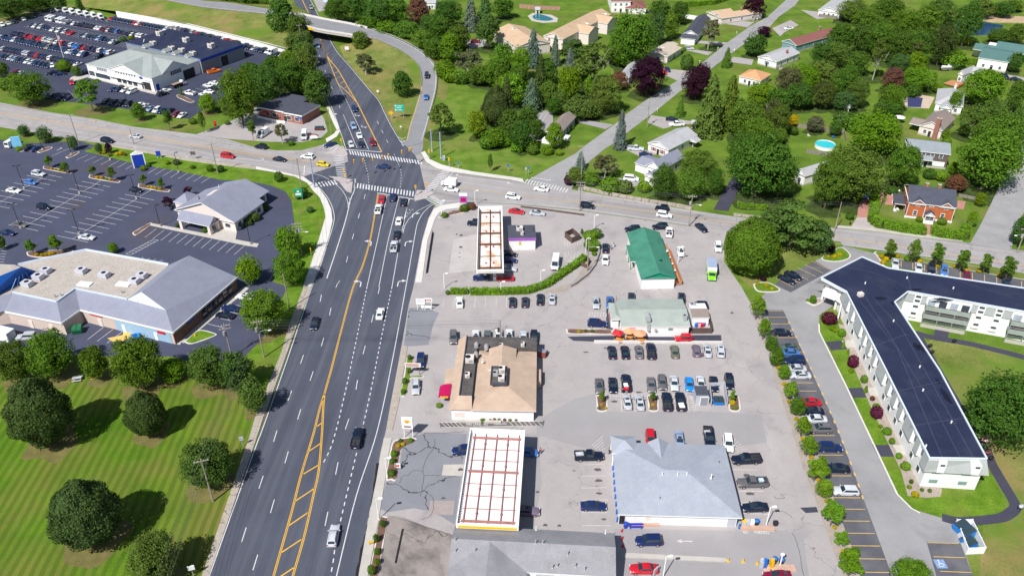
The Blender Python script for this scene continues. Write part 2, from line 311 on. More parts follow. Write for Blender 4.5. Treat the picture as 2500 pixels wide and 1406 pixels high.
sheet('apartment_front_lawn',[(1998,790),(2015,782),(2060,800),(2245,1185),(2375,1200),(2420,1150),(2455,1225),(2456,1248),(2440,1262),(2330,1262),(2290,1262),(2225,1240),(2190,1205),(2150,1120),(2060,930),(2000,810)],GLUSH,0.03)
RAMP=[((990,351),(1030,351),.03),((1000,307),(1043,307),.06),((1012,270),(1053,268),.2),((1025,225),(1064,225),.6),((1029,195),(1067,190),1.2),((1022,163),(1063,165),2),((1007,145),(1050,147),2.6),((982,127),(1022,123),3.3),((947,110),(975,98),4.0),((912,96),(920,77),4.7),((857,87),(860,61),5.3),((760,70),(790,48),5.8),((707,47),(715,32),6),((650,36),(650,22),6.2),((500,20),(560,8),6.3),((390,0),(475,0),6.4),((200,-30),(300,-32),6.4)]
rin=[P(*a,z)for a,b,z in RAMP];rout=[P(*b,z)for a,b,z in RAMP]
sin_=smooth(rin,5);sout=smooth(rout,5)
def loft(name,A,B,m,stop=None):
 b=MB();n=len(A)
 b.add([tuple(p)for p in A]+[tuple(p)for p in B],[(i,i+1,n+i+1,n+i)for i in range(n-1)]);o=struct(b.obj(name,m,sm=True))
 if o.data.polygons[0].normal.z<0:o.data.flip_normals()
 return o
loft('ramp_road',sin_,sout,RAMPC)
rd=Vector((0,0,-0.05))
isl=smooth([P(*p,.02)for p in[(977,346),(967,325),(952,300),(938,275),(926,250),(906,225),(887,205),(862,170),(840,140),(828,112)]],5)
loft('ramp_island_grass',[p+rd for p in sin_[:46]],isl,GDRY)
out_g=smooth([P(*p,.02)for p in[(1045,351),(1062,310),(1080,270),(1092,225),(1097,190),(1094,155),(1077,128),(1047,103),(1002,78),(947,57),(880,44)]],5)
loft('ramp_outer_bank',[p+rd for p in sout[:51]],out_g,GDRY)
wall_top=[P(x,y,z)for x,y,z in[(748,92,2.9),(700,121,2.9),(624,101,2.9),(455,59,2.9),(287,29,2.9),(200,18,.02)]]
loft('ramp_south_bank',[p+rd for p in[P(745,64,5.9)]+[rin[12],rin[13],rin[14],rin[15],rin[16]]],wall_top,GDRY)
loft('ramp_north_bank',[p+rd for p in[P(770,42,5.9)]+[rout[12],rout[13],rout[15],rout[16]]],[P(*p,.02)for p in[(735,22),(722,14),(655,6),(480,-16),(270,-62)]],GDRY)
b=MB();wl=[P(*p,0)for p in[(287,43),(345,53),(455,72),(624,115),(700,134)]]
for i in range(len(wl)-1):
 a,c=wl[i],wl[i+1];d=(c-a);L_=d.length;ang=math.atan2(d.y,d.x)
 b.box(((a.x+c.x)/2,(a.y+c.y)/2+.3,1.5),(L_+.2,.6,3.0),ang)
tag(b.obj('retaining_wall',mat('pale_wall',(.74,.72,.7),.85,.06,.5,.05,4)),'long white concrete retaining wall along the foot of the grass bank','retaining wall')
left_e=[(440,1600),(507,1406),(622,1092),(640,1040),(700,872),(762,705),(786,640),(805,577),(813,540),(810,512),(798,485),(780,459),(764,449),(742,432)]
right_e=[(840,1560),(871,1406),(897,1272),(917,1172),(929,1102),(942,1051),(955,977),(980,845),(997,747),(1009,701),(1030,587),(1045,535),(1057,511),(1075,500),(1122,493)]
main_poly=left_e+[(760,425),(850,395),(846,370),(831,322),(822,295),(809,262),(794,240),(770,190),(757,140),(745,95),(735,60),(717,0),(700,-40),(748,-40),(759,0),(782,48),(800,84),(814,107),(829,132),(854,160),(879,190),(904,220),(926,245),(941,275),(956,305),(979,345),(1012,378),(1024,400),(1040,470),(1060,503)]+right_e[::-1][2:]
west=[(-150,222),(0,251),(125,275),(232,291),(325,310),(475,328),(557,341),(625,361),(675,368),(737,367),(775,358),(815,345),(850,372),(868,440),(860,458),(780,459),(742,432),(690,420),(625,406),(550,396),(450,384),(325,362),(257,352),(190,343),(100,327),(0,311),(-150,286)]
sheet('west_road',west,ROADC,0.04)
east=[(1010,372),(1027,375),(1039,397),(1066,413),(1100,421),(1150,428),(1249,441),(1283,445),(1400,464),(1475,477),(1575,494),(1675,512),(1800,530),(1920,546),(2035,557),(2137,566),(2250,581),(2350,591),(2430,603),(2500,612),(2700,640),(2700,705),(2500,668),(2425,652),(2365,642),(2250,626),(2160,613),(2040,597),(1920,583),(1800,568),(1680,551),(1410,513),(1249,498),(1122,494),(1075,501),(1035,470)]
sheet('east_road',east,ROADC,0.045)
sheet('main_road',main_poly,ASPH,0.06)
sheet('side_street',[(1283,443),(1405,375),(1435,351),(1500,305),(1525,282),(1582,242),(1650,200),(1695,170),(1745,130),(1775,105),(1832,65),(1874,42),(1920,0),(1960,-35),(1995,-35),(1952,0),(1940,15),(1900,43),(1874,72),(1835,95),(1787,130),(1732,172),(1675,212),(1597,275),(1537,320),(1500,350),(1475,365),(1442,392),(1408,430),(1395,464)],STREETC,0.05)
sheet('far_side_street',[(2368,594),(2385,565),(2400,537),(2437,462),(2475,385),(2520,300),(2600,330),(2540,430),(2499,520),(2485,545),(2468,612)],STREETC,0.05)
sheet('ramp_mouth',[(984,343),(1034,343),(1033,362),(1028,376),(1012,381),(976,345)],RAMPC,0.055)
sheet('plaza_lot',[(-200,325),(-20,336),(45,352),(190,345),(235,356),(205,370),(325,399),(440,419),(540,440),(600,441),(660,453),(697,468),(711,490),(719,545),(690,600),(666,688),(702,700),(640,828),(560,905),(420,870),(0,868),(-200,868)],LOTD,0.035)
sheet('dealer_lot',[(-120,60),(0,68),(105,32),(132,26),(270,48),(287,33),(455,68),(624,109),(700,131),(640,155),(590,178),(555,240),(482,278),(462,291),(425,286),(355,275),(317,268),(265,261),(105,241),(0,213),(-120,200)],LOTDEAL,0.03)
sheet('clinic_lot',[(478,329),(540,307),(590,284),(625,262),(775,262),(792,292),(800,322),(783,338),(737,348),(662,347),(557,340)],LOTL,0.047)
bed_l=[(1775,562),(1768,590),(1768,640),(1810,700),(1832,740),(1850,800),(1875,860),(1895,930),(1930,1040),(1960,1140),(1995,1230),(2030,1330),(2058,1406),(2120,1560)]
bed_r=[(1862,750),(1895,842),(1925,930),(1950,985),(1980,1070),(2005,1140),(2030,1205),(2062,1290),(2092,1370),(2160,1560)]
sheet('commercial_lot',[(x-4,y)for x,y in right_e]+[(1249,499),(1410,514),(1680,552)]+bed_l,LOTL,0.03)
sheet('grey_lot_patch',[(1310,1062),(1310,1030),(1345,1005),(1400,975),(1455,960),(1455,1003),(1560,1006),(1700,1003),(1860,1012),(1871,1080),(1800,1090),(1700,1100),(1480,1108)],LOTG,0.038)
sheet('filling_station_forecourt',[(985,1070),(1040,1056),(1140,1058),(1110,1280),(1060,1250),(1010,1240),(945,1250),(925,1240),(945,1170),(975,1140)],LOTB,0.04)
sheet('filling_station_apron',[(1140,1055),(1315,1058),(1322,1180),(1300,1300),(1110,1282)],LOTG,0.039)
sheet('drive_lane_asphalt',[(1500,1290),(1800,1295),(1960,1300),(1975,1406),(2010,1560),(1500,1560)],LOTG,0.037)
sheet('forecourt_concrete_pad',[(1083,1134),(1135,1133),(1128,1162),(1078,1160)],CONC,0.046)
sheet('forecourt_red_pad',[(1050,1222),(1110,1222),(1106,1257),(1046,1255)],mat('worn_pad',(0.32,0.27,0.26),.9,.1),0.046)
sheet('pump_island_pad',[(1107,585),(1170,570),(1165,660),(1095,668)],mat('station_pad',(0.42,0.395,0.385),.9,.08,.3),0.046)
sheet('apartment_lot',[(1868,755),(1845,735),(1870,715),(1900,640),(1980,630),(2050,598),(2140,620),(2160,650),(2500,722),(2700,760),(2700,800),(2400,740),(2100,700),(2000,770),(2000,812),(2060,932),(2150,1122),(2190,1207),(2225,1242),(2300,1264),(2340,1270),(2352,1335),(2375,1406),(2420,1560),(2170,1560)]+bed_r[::-1][1:],LOTA,0.032)
sheet('stall_strip',[(1868,757),(1912,757),(2040,1034),(2175,1397),(2230,1560),(2165,1560),(2092,1372)],APSTALL,0.036)
sheet('back_stall_strip',[(2185,632),(2500,684),(2700,712),(2700,745),(2500,705),(2190,653)],APSTALL,0.036)
sheet('corner_stall_strip',[(1880,690),(1985,635),(2030,660),(1930,714)],APSTALL,0.036)
sheet('end_stall_strip',[(2262,1322),(2345,1325),(2375,1406),(2420,1560),(2330,1560)],APSTALL,0.036)
sheet('asphalt_repair',[(1953,1239),(1993,1237),(1998,1250),(1967,1252)],PATHD,0.05)
sheet('tree_bed_gravel',bed_l[4:]+bed_r[::-1]+[(1845,735)],GRAVEL,0.042)
STN=mat('stained_asphalt',(0.27,0.235,0.22),0.9,0.12,0.2,0.12,5);overlay_blotch(STN,0.16,0.46,0.64,(0.09,0.08,0.078),0.85,(1,.6,1),R(40),6);overlay_cracks(STN,0.1,0.01,0.8,0.3,0.4,0.5)
sheet('repair_yard_asphalt',[(945,1258),(985,1262),(1040,1285),(1108,1306),(1100,1400),(1090,1540),(880,1540),(915,1406),(935,1300)],STN,0.0445)
sheet('fire_lane_strip',[(1072,1031),(1330,1027),(1327,1040),(1076,1044)],mat('fire_lane_asphalt',(.12,.11,.11),.9,.15),0.044)
sheet('lot_entry_patch',[(998,752),(1040,752),(1072,764),(1058,792),(1046,842),(986,846)],LOTB,0.041)
sheet('diner_asphalt_strip',[(1385,822),(1480,820),(1760,818),(1762,834),(1450,834),(1400,832)],PATHD,0.045)
sheet('diner_side_strip',[(1480,755),(1494,755),(1496,805),(1480,803)],PATHD,0.045)
sheet('red_driveway',[(2120,470),(2160,470),(2137,540),(2128,555),(2140,566),(2080,557),(2092,530),(2097,500)],BRICKP,0.048)
sheet('pink_driveway_apron',[(2092,531),(2124,532),(2140,566),(2076,557)],PINKP,0.052)
sheet('dark_driveway',[(1742,512),(1778,516),(1800,470),(1822,440),(1790,430),(1765,470)],PATHD,0.048)
for nm,pts,m in[('house_driveway',[(1590,282),(1690,297),(1690,303),(1655,306),(1620,315),(1580,300)],LOTL),('office_driveway',[(1405,290),(1498,305),(1478,316),(1412,300)],LOTG),('office_lot',[(1290,280),(1350,267),(1350,300),(1315,335),(1330,345),(1290,345)],LOTG),('long_house_driveway',[(1665,118),(1740,128),(1728,136),(1668,122)],LOTL),('maple_driveway',[(1620,168),(1690,175),(1658,200),(1625,185)],LOTL),('white_house_driveway',[(1790,140),(1840,146),(1835,160),(1780,152)],LOTL),('ranch_driveway',[(1752,48),(1840,55),(1825,68),(1750,56)],LOTL),('red_house_driveway',[(1885,70),(1930,50),(1950,62),(1915,80),(1905,90)],LOTL),('minivan_driveway',[(1455,430),(1560,440),(1572,450),(1540,458)],STREETC),('blue_car_driveway',[(1515,360),(1560,360),(1600,378),(1565,384)],LOTL),('townhouse_lane',[(1115,85),(1160,58),(1150,75),(1135,92)],LOTL),('townhouse_parking',[(1130,100),(1180,95),(1200,110),(1150,120)],LOTL),('pool_patio',[(2200,225),(2282,238),(2268,266),(2210,262)],mat('pool_patio',(.5,.4,.32),.9)),('navy_house_drive',[(1702,100),(1780,105),(1760,112),(1700,106)],LOTL),('topside_drive',[(1955,25),(2000,30),(2040,42),(1995,48)],LOTL),('roadside_apron',[(765,0),(800,-5),(795,25),(778,30)],LOTL),('northeast_driveway',[(2440,180),(2500,190),(2500,198),(2445,190)],LOTL)]:
 sheet(nm,pts,m,0.047)
sheet('pond',[(2335,60),(2350,48),(2400,55),(2450,62),(2440,85),(2370,88),(2340,78)],PONDW,0.03)
sheet('marsh_earth',[(2350,28),(2420,38),(2520,42),(2520,58),(2420,56),(2350,42)],SAND,0.022)
0 and sheet('sunlit_house_lawns',[(1520,160),(1650,120),(1740,60),(1850,40),(1870,60),(1760,170),(1640,260),(1560,250)],GLUSH,0.012)
sheet('corner_lawn',[(1078,330),(1090,230),(1160,235),(1180,320),(1300,385),(1390,385),(1340,415),(1283,440),(1150,424),(1070,408),(1045,385),(1048,351)],GCORN,0.013,3)
def walk(nm,A,B,m):slab(nm,A+B[::-1],m,0.15,CONC)
walk('west_sidewalk',[(488,1420),(608,1070),(625,1012),(687,860),(707,792),(739,707),(740,700)],[(505,1420),(624,1078),(640,1030),(698,870),(722,803),(757,712),(760,700)],WALK)
walk('corner_sidewalk',[(740,700),(755,657),(775,597),(795,530),(790,505),(780,482),(765,467),(750,447),(720,432),(675,422),(625,414)],[(760,700),(784,640),(804,576),(812,540),(809,512),(797,485),(779,460),(764,450),(742,433),(690,421),(625,407)],CONCW)
walk('roadside_walk',[(625,414),(550,405),(450,392),(325,368),(262,357)],[(625,407),(550,397),(450,385),(325,363),(257,353)],WALK)
walk('east_sidewalk',[(873,1420),(899,1272),(919,1172),(931,1102),(937,1070)],[(896,1420),(925,1265),(940,1172),(950,1102),(957,1070)],CONC)
walk('verge_walk',[(944,1051),(957,977),(982,845)],[(958,1051),(975,977),(995,845)],WALK)
walk('station_sidewalk',[(1014,690),(1032,587),(1047,535),(1059,512),(1077,502),(1122,496)],[(1030,690),(1044,587),(1062,535),(1072,520),(1090,512),(1145,505)],CONCW)
walk('north_corner_sidewalk',[(1028,374),(1040,396),(1066,412),(1100,420),(1150,427),(1249,440),(1280,446)],[(1037,370),(1050,390),(1078,403),(1110,411),(1155,420),(1249,433),(1275,437)],CONCW)
walk('clinic_walk',[(797,262),(813,300),(822,318),(815,328),(795,340)],[(803,258),(822,297),(831,321),(822,335),(798,349)],CONCW)
walk('house_front_walk',[(2040,556),(2137,565),(2250,580),(2350,590)],[(2040,551),(2137,558),(2255,573),(2350,582)],CONC)
for nm,pts in[('northwest_traffic_island',[(795,374),(838,357),(850,378),(845,382)]),('southwest_traffic_island',[(803,431),(828,434),(862,440),(858,472),(846,468),(828,445)]),('southeast_traffic_island',[(1018,465),(1036,466),(1060,472),(1040,485),(1012,492),(1012,480)])]:
 slab(nm,pts,PINKP,0.16,CONC)
def bed(nm,pts,fill=MULCH,n=4,kerb=CONCW,h=0.16):
 c=P(sum(p[0]for p in pts)/len(pts),sum(p[1]for p in pts)/len(pts));v=smooth(PL(pts+[pts[0]]),n)[:-1]
 b=MB();b.prism(v,0,h,0);inner=[c+(p-c)*(1-min(.35,.22/max(.6,(p-c).length)*1.6))for p in v]
 b.prism(inner,h-.01,h+.03,1);return struct(b.obj(nm,[kerb,fill]))
for nm,pts,f in[('plaza_island',[(106,410),(112,407),(172,420),(175,424),(165,424),(110,414)],MULCH),('plaza_island',[(218,431),(225,428),(288,440),(292,446),(280,446),(222,436)],MULCH),('plaza_island',[(338,453),(345,450),(408,463),(414,468),(402,469),(342,459)],MULCH),('plaza_island',[(65,620),(72,615),(130,612),(176,612),(170,618),(110,630),(72,626)],MULCH),('entrance_island',[(90,372),(110,362),(128,360),(122,366),(98,374)],MULCH),('entrance_island',[(160,385),(180,375),(194,371),(190,377),(168,387)],MULCH),('entrance_island',[(38,367),(50,362),(64,366),(54,371),(42,370)],MULCH),('bank_island',[(323,570),(330,565),(365,546),(368,550),(336,573),(328,575)],MULCH),('plaza_corner_grass',[(450,836),(484,807),(526,815),(522,822),(470,840)],GLUSH),('station_bed',[(955,1090),(965,1075),(1000,1068),(1017,1072),(1010,1078),(975,1098),(968,1168),(955,1172),(942,1165)],MULCH),('station_bed',[(925,1270),(932,1260),(942,1262),(946,1272),(925,1390),(918,1420),(900,1420),(905,1390)],MULCH),('restaurant_bed',[(995,870),(1003,866),(1007,875),(998,915),(1000,920),(1032,918),(1033,922),(1000,927),(990,965),(982,968),(978,960)],GLUSH),('kiosk_sign_bed',[(1070,530),(1120,512),(1150,498),(1165,500),(1150,515),(1080,531)],MULCH),('diner_bed',[(1384,807),(1390,804),(1490,806),(1494,811),(1490,816),(1392,815)],MULCH),('lot_tree_island',[(1456,966),(1480,966),(1483,998),(1478,1005),(1462,1005),(1457,998)],MULCH),('lot_tree_island',[(1580,966),(1604,966),(1608,998),(1603,1005),(1587,1004),(1583,996)],MULCH),('lot_tree_island',[(1777,965),(1800,965),(1808,996),(1802,1005),(1785,1004),(1779,996)],MULCH),('apartment_corner_island',[(2005,630),(2035,612),(2055,605),(2076,622),(2070,634),(2040,640),(2010,636)],GLUSH),('yard_island',[(1838,695),(1858,690),(1880,692),(1905,708),(1890,714),(1850,712)],GLUSH),('porch_island',[(1967,737),(1985,729),(2014,730),(2012,736),(1990,747),(1975,742)],GRAVEL),('back_bed',[(2140,625),(2165,617),(2500,671),(2520,680),(2500,683),(2190,632),(2160,650),(2150,640)],GDRY),('dealer_island',[(431,234),(440,233),(470,246),(474,250),(462,251),(436,240)],MULCH),('dealer_island',[(170,195),(180,188),(215,184),(212,190),(182,198)],CONC)]:
 bed(nm,pts,f)
sheet('kiosk_dirt_bed',[(1400,690),(1432,640),(1445,625),(1460,640),(1440,675),(1405,700),(1360,716),(1320,716)],GRAVEL,0.045)
sheet('corner_tree_lawn',[(1772,600),(1790,575),(1830,560),(2050,590),(2060,600),(2000,632),(1905,680),(1890,700),(1850,695),(1838,705),(1805,680),(1800,640)],GDRY,0.05)
slab('bank_walk',[(357,549),(366,545),(610,592),(632,596),(628,604),(600,600)],CONC,0.14)
slab('bank_entrance_walk',[(500,575),(520,556),(580,560),(575,588)],CONC,0.16)
slab('plaza_walk',[(430,832),(597,700),(608,705),(450,838)],CONC,0.14)
slab('plaza_dumpster_apron',[(420,838),(445,832),(440,842)],CONC,0.1)
slab('middle_curb_strip',[(1522,1352),(1535,1350),(1770,1362),(1776,1367),(1768,1372),(1525,1361)],CONC,0.16)
slab('lot_edge_curb',[(1450,834),(1764,836),(1764,839),(1450,838)],CONCW,0.5)
slab('dealer_front_walk',[(213,190),(225,184),(385,223),(380,232),(340,222)],CONC,0.14)
kv=PL([(1999,792),(2000,812),(2060,932),(2150,1122),(2190,1207),(2225,1242),(2246,1253)]);k=MB();k.ribbon(kv,.35,.17);struct(k.obj('apartment_kerb',CONCW))
for i,(a,c)in enumerate([((2022,845),(2062,842)),((2076,959),(2120,958)),((2137,1100),(2186,1100))]):
 A,C=P(*a),P(*c);k=MB();k.ribbon([A,C],3.2,.036);k.ribbon([A,C],3.2,.037);struct(k.obj('entry_path',PATHD))
 D=C+(C-A).normalized()*2.4;k=MB();k.box(((C+D)/2)+Vector((0,0,.15)),(2.6,2.6,.3),math.atan2((D-C).y,(D-C).x));struct(k.obj('entry_steps',CONC))
k=MB();k.ribbon(PL([(2300,1262),(2340,1272),(2390,1270),(2440,1264),(2460,1256),(2478,1240),(2474,1222),(2452,1185),(2420,1130),(2400,1085),(2330,975),(2250,835),(2240,815)],0,5),2.0,.04);struct(k.obj('garden_path',PATHD))
k=MB();k.ribbon(PL([(2235,812),(2260,820),(2300,828),(2380,842),(2500,872)],0,4),2.0,.041);struct(k.obj('courtyard_path',PATHD))
k=MB();k.ribbon(PL([(2300,806),(2296,826)],0,0),3.0,.043);struct(k.obj('courtyard_spur_path',PATHD))
sheet('apartment_gravel_bed',[(2046,790),(2062,795),(2252,1180),(2300,1192),(2296,1212),(2260,1215),(2216,1210),(2200,1150),(2120,980),(2090,910)],GRAVEL,0.045)
sheet('kidney_pool_deck',[(1288,40),(1300,33),(1345,37),(1362,45),(1360,55),(1325,57),(1298,52)],CONC,0.03)
sheet('kidney_pool',smooth(PL([(1300,40),(1312,35),(1328,38),(1345,44),(1350,49),(1335,52),(1312,50),(1302,46),(1300,40)]),5)[:-1],WATERK,0.05,raw=False)if False else None
b=MB();b.poly([Vector((p.x,p.y,.05))for p in smooth(PL([(1300,40),(1312,35),(1328,38),(1345,44),(1350,49),(1335,52),(1312,50),(1302,46),(1300,40)]),5)[:-1]]);o=struct(b.obj('kidney_pool_water',WATERK))
if o.data.polygons[0].normal.z<0:o.data.flip_normals()
sheet('covered_pool',[(2215,236),(2253,240),(2248,263),(2216,262)],mat('pool_cover',(.04,.05,.13),.6),0.06)
# -- markings
mw=MB();my=MB();ZM=0.075
def rb(b,pts,w,n=6,z=ZM):b.ribbon(PL(pts,0,n),w,z)
rb(mw,[(470,1520),(512,1403),(624,1092),(640,1050),(700,882),(762,700),(782,650),(798,600),(810,562),(816,535),(813,512),(804,490),(790,470),(775,456),(750,441),(715,428)],.18)
rb(mw,[(800,1490),(822,1404),(870,1210),(921,1052),(958,880),(991,701),(1011,587),(1018,550),(1026,532),(1037,516),(1056,501),(1082,493),(1130,489)],.18)
rb(mw,[(798,680),(828,590),(846,530),(855,490),(866,462),(867,437)],.25)
rb(mw,[(850,512),(848,490),(835,465),(812,445),(785,430),(745,420)],.15)
for pts in([(896,701),(921,590),(945,478)],[(925,701),(947,590),(974,482)],[(957,701),(976,590),(999,485)]):rb(mw,pts,.16,0)
rb(mw,[(1000,487),(993,510),(985,540)],.16,0);rb(mw,[(1056,497),(1020,515),(998,535),(988,552),(984,570)],.16,0)
for pts in([(896,701),(870,830),(840,970),(812,1080),(785,1138)],[(957,701),(930,830),(902,970),(872,1100),(825,1300),(812,1380),(795,1460)]):mw.dashes(PL(pts,0,5),.9,.9,.2,ZM)
mw.dashes(PL([(927,701),(904,800),(880,890),(862,990),(840,1060),(815,1180),(788,1310),(765,1420)],0,5),3.2,9.2,.16,ZM,-3)
for pts,off in(([(892,475),(864,570),(837,670),(819,705),(800,790),(777,870),(750,950),(725,1030),(690,1150),(655,1270),(615,1400)],0),([(785,720),(767,800),(740,870),(712,955),(680,1040),(648,1145),(610,1260),(566,1400)],-3)):mw.dashes(PL(pts,0,5),3.2,9.2,.16,ZM,off)
for off in(-.13,.13):
 q=PL([(923,474),(905,580),(885,650),(862,702),(835,800),(812,890),(792,962)],0,5);my.ribbon([p+Vector((off,0,0))for p in q],.14,ZM)
 for pts in([(792,962),(789,1000),(786,1060),(778,1150),(765,1210),(745,1300),(715,1406),(690,1490)],[(792,962),(780,1000),(765,1060),(735,1160),(712,1250),(668,1406),(645,1490)]):
  my.ribbon([p+Vector((off,0,0))for p in PL(pts,0,5)],.14,ZM)
for a,c in[((774,1041),(785,1033)),((755,1101),(782,1083)),((741,1157),(778,1135)),((721,1223),(768,1192)),((705,1283),(752,1251)),((688,1348),(735,1317)),((665,1420),(718,1385))]:rb(my,[a,c],.25,0)
rb(mw,[(737,-30),(757,0),(780,45),(797,82),(810,107),(826,132),(851,160),(876,190),(901,220),(923,245),(938,275),(953,305),(975,342),(985,355)],.18)
rb(mw,[(846,368),(831,322),(822,295),(809,262),(797,240),(778,200),(762,150),(750,95)],.18)
mw.dashes(PL([(773,118),(785,150),(800,190),(815,226),(828,258),(838,285)],0,4),3,8,.16,ZM)
mw.dashes(PL([(826,208),(838,230),(850,255),(857,270)],0,4),.9,.9,.2,ZM)
rb(mw,[(838,280),(867,352),(872,362)],.16,0);rb(mw,[(857,270),(880,320),(900,366)],.16,0);mw.dashes(PL([(921,297),(940,335),(955,365)],0,3),3,6,.16,ZM)
rb(my,[(782,95),(800,140),(824,170),(850,215),(872,252),(896,300),(932,372)],.3,4);rb(my,[(784,100),(803,150),(822,198),(830,210),(850,228),(870,250)],.25,4)
for a,c in[((797,133),(803,131)),((804,152),(812,148)),((810,166),(817,164)),((816,180),(826,176)),((822,192),(833,188)),((830,205),(840,200)),((842,216),(848,210)),((852,228),(857,222)),((860,237),(864,234))]:rb(my,[a,c],.22,0)
rb(my,[(730,-20),(742,10),(755,36)],.3,0);rb(my,[(783,97),(772,78),(762,50)],.3,0)
for pts in([(846,366),(866,369),(932,372)],[(921,472),(1010,487)]):rb(mw,[pts[0],pts[-1]],.4,0)
rb(mw,[(1283,441),(1318,433)]if False else[(1297,434),(1345,441)],.35,0)
def zebra(p0,p1,n,v,w=.4):
 A,B_=P(*p0),P(*p1)
 for i in range(n):
  c=A.lerp(B_,i/(n-1));x,y=pix(c);mw.ribbon([c,P(x+v[0],y+v[1])],w,ZM+.001*(i%2))
zebra((853,368),(1026,393),27,(4,10));zebra((867,447),(1009,468),21,(-1.5,12));zebra((815,381),(823,433),13,(24,1));zebra((1079,417),(1036,465),14,(20,4));zebra((1038,486),(1062,503),7,(22,-7));zebra((770,447),(815,440),7,(8,11));zebra((790,358),(815,372),6,(20,-12))
zebra((1288,438),(1387,461),15,(-7,10),.35)
for pts in([(885,380),(897,420),(900,450),(897,462)],[(962,377),(978,415),(979,440),(977,462)]):mw.dashes(PL(pts,0,4),.9,1.2,.15,ZM)
rb(mw,[(-150,230),(0,257),(232,298),(475,333),(640,367),(760,372)],.12,4);rb(mw,[(-100,287),(0,303),(257,345),(450,377),(625,400),(715,412)],.12,4);rb(mw,[(450,366),(625,392),(720,405),(745,412)],.12,0)
rb(my,[(-150,252),(0,276),(312,326),(450,350),(625,377),(790,398)],.16,4);rb(my,[(-150,254),(0,278.5),(312,329),(450,353),(625,380),(790,401)],.14,4)
mw.dashes(PL([(-50,280),(0,289),(250,333),(430,362)],0,3),3,9,.12,ZM);mw.dashes(PL([(-50,255),(100,283),(312,315),(640,365)],0,3),3,9,.12,ZM)
rb(mw,[(744,405),(742,428)],.3,0);rb(mw,[(1106,421),(1095,433)],.3,0)
rb(mw,[(1120,490),(1249,496),(1410,510),(1680,549)],.12,3);rb(mw,[(1410,467),(1475,480),(1575,497),(1675,515),(1800,533),(2035,561),(2250,586),(2400,606)],.12,4);rb(mw,[(1100,428),(1249,448)],.12,0);rb(mw,[(1120,445),(1249,462)],.12,0)
rb(my,[(1110,456),(1250,475),(1415,495),(1595,518),(1675,531),(1805,547),(1930,565),(2055,582),(2250,610),(2499,649)],.16,3);rb(mw,[(2040,595),(2160,611),(2250,624),(2425,649)],.12,3)
for pts,b,off in((rin,my,.35),(rout,mw,.5)):
 oth=rout if pts is rin else rin;q=smooth([p+(o-p).normalized()*off+Vector((0,0,.02))for p,o in zip(pts,oth)],5)
 for i in range(len(q)-1):
  d=(q[i+1]-q[i]).normalized();nn=Vector((-d.y,d.x,0))*.09;b.poly([q[i]-nn,q[i+1]-nn,q[i+1]+nn,q[i]+nn])
def chevs(a,c0,c1,n,w=.25):
 A,C0,C1=P(*a),P(*c0),P(*c1)
 for i in range(n):
  t=(i+1)/(n+.4);mw.ribbon([A.lerp(C0,t),A.lerp((C0+C1)/2,max(0,t-.18)),A.lerp(C1,t)],w,ZM+.002)
chevs((985,362),(970,332),(992,332),3,.2);chevs((850,520),(852,478),(860,480),3,.15);chevs((988,535),(1000,508),(1012,508),3,.15)
def arrow(x,y,fx,fy,side,s=1.0,b=None,z=ZM+.003):
 """turn arrow: stem, curve, head; forward given as a pixel step, side +1 turns right"""
 b=b or mw;c=P(x,y);a=dirang(x,y,fx,fy);f=Vector((math.cos(a),math.sin(a),0));r=Vector((f.y,-f.x,0))*side
 pts=[c-f*1.3*s,c+f*.3*s,c+f*.8*s+r*.25*s,c+f*1.0*s+r*.8*s]if side else[c-f*1.4*s,c+f*.6*s]
 b.ribbon(smooth(pts,4),.25*s,z);e=pts[-1];h=r if side else f;w=f if side else Vector((f.y,-f.x,0))
 b.poly([(q.x,q.y,z+.001)for q in([e-w*.5*s,e+w*.5*s,e+h*1.0*s]if(w.cross(h)).z>0 else[e+w*.5*s,e-w*.5*s,e+h*1.0*s])])
for x,y,sd in((906,594,-1),(881,693,-1),(990,595,1),(972,692,1),(1008,526,1)):arrow(x,y,15 if x>0 else 0,-70,sd,1.15)
for x,y in((868,282),(884,310)):arrow(x,y,14,32,-1,1.0)
wf=MB()
for x,y in((330,372-12),(455,381),(530,391),(605,403),(640,387)):arrow(x,y,100,16,1,.9,wf)
for x,y in((1120,431),(1245,450)):arrow(x,y,-100,-14,1,.9,mw)
arrow(145,365,18,-10,0,.9,wf);arrow(1672,1321,-60,-1,0,.9,wf)
struct(mw.obj('white_road_markings',PW));struct(my.obj('yellow_road_markings',PY));struct(wf.obj('worn_road_arrows',PWF))
sw=MB();sf=MB();sy=MB();ZS=0.055
def stalls(b,a0,a1,b0,b1,n,w=.11,centre=False,z=ZS):
 A0,A1,B0,B1=P(*a0),P(*a1),P(*b0),P(*b1)
 for i in range(n+1):b.ribbon([A0.lerp(A1,i/n),B0.lerp(B1,i/n)],w,z)
 if centre:b.ribbon([(A0+B0)/2,(A1+B1)/2],w,z+.002)
stalls(sw,(305,475),(140,576),(376,489),(215,592),10,centre=True);stalls(sw,(199,443),(21,549),(269,457),(93,564),11,centre=True);stalls(sw,(80,420),(-48,495),(152,434),(24,509),8,centre=True)
sw.ribbon(PL([(370,464),(340,482)]),.11,ZS);sw.ribbon(PL([(247,441),(234,450)]),.11,ZS)
stalls(sw,(215,379),(330,400),(187,391),(307,414),6);stalls(sw,(386,409),(515,432),(361,424),(492,447),7);stalls(sw,(382,559),(597,600),(354,580),(572,622),11)
stalls(sw,(387,587),(320,623),(374,585),(307,620),9);sw.ribbon(PL([(387,587),(320,623)]),.12,ZS);sw.ribbon(PL([(374,585),(307,620)]),.12,ZS)
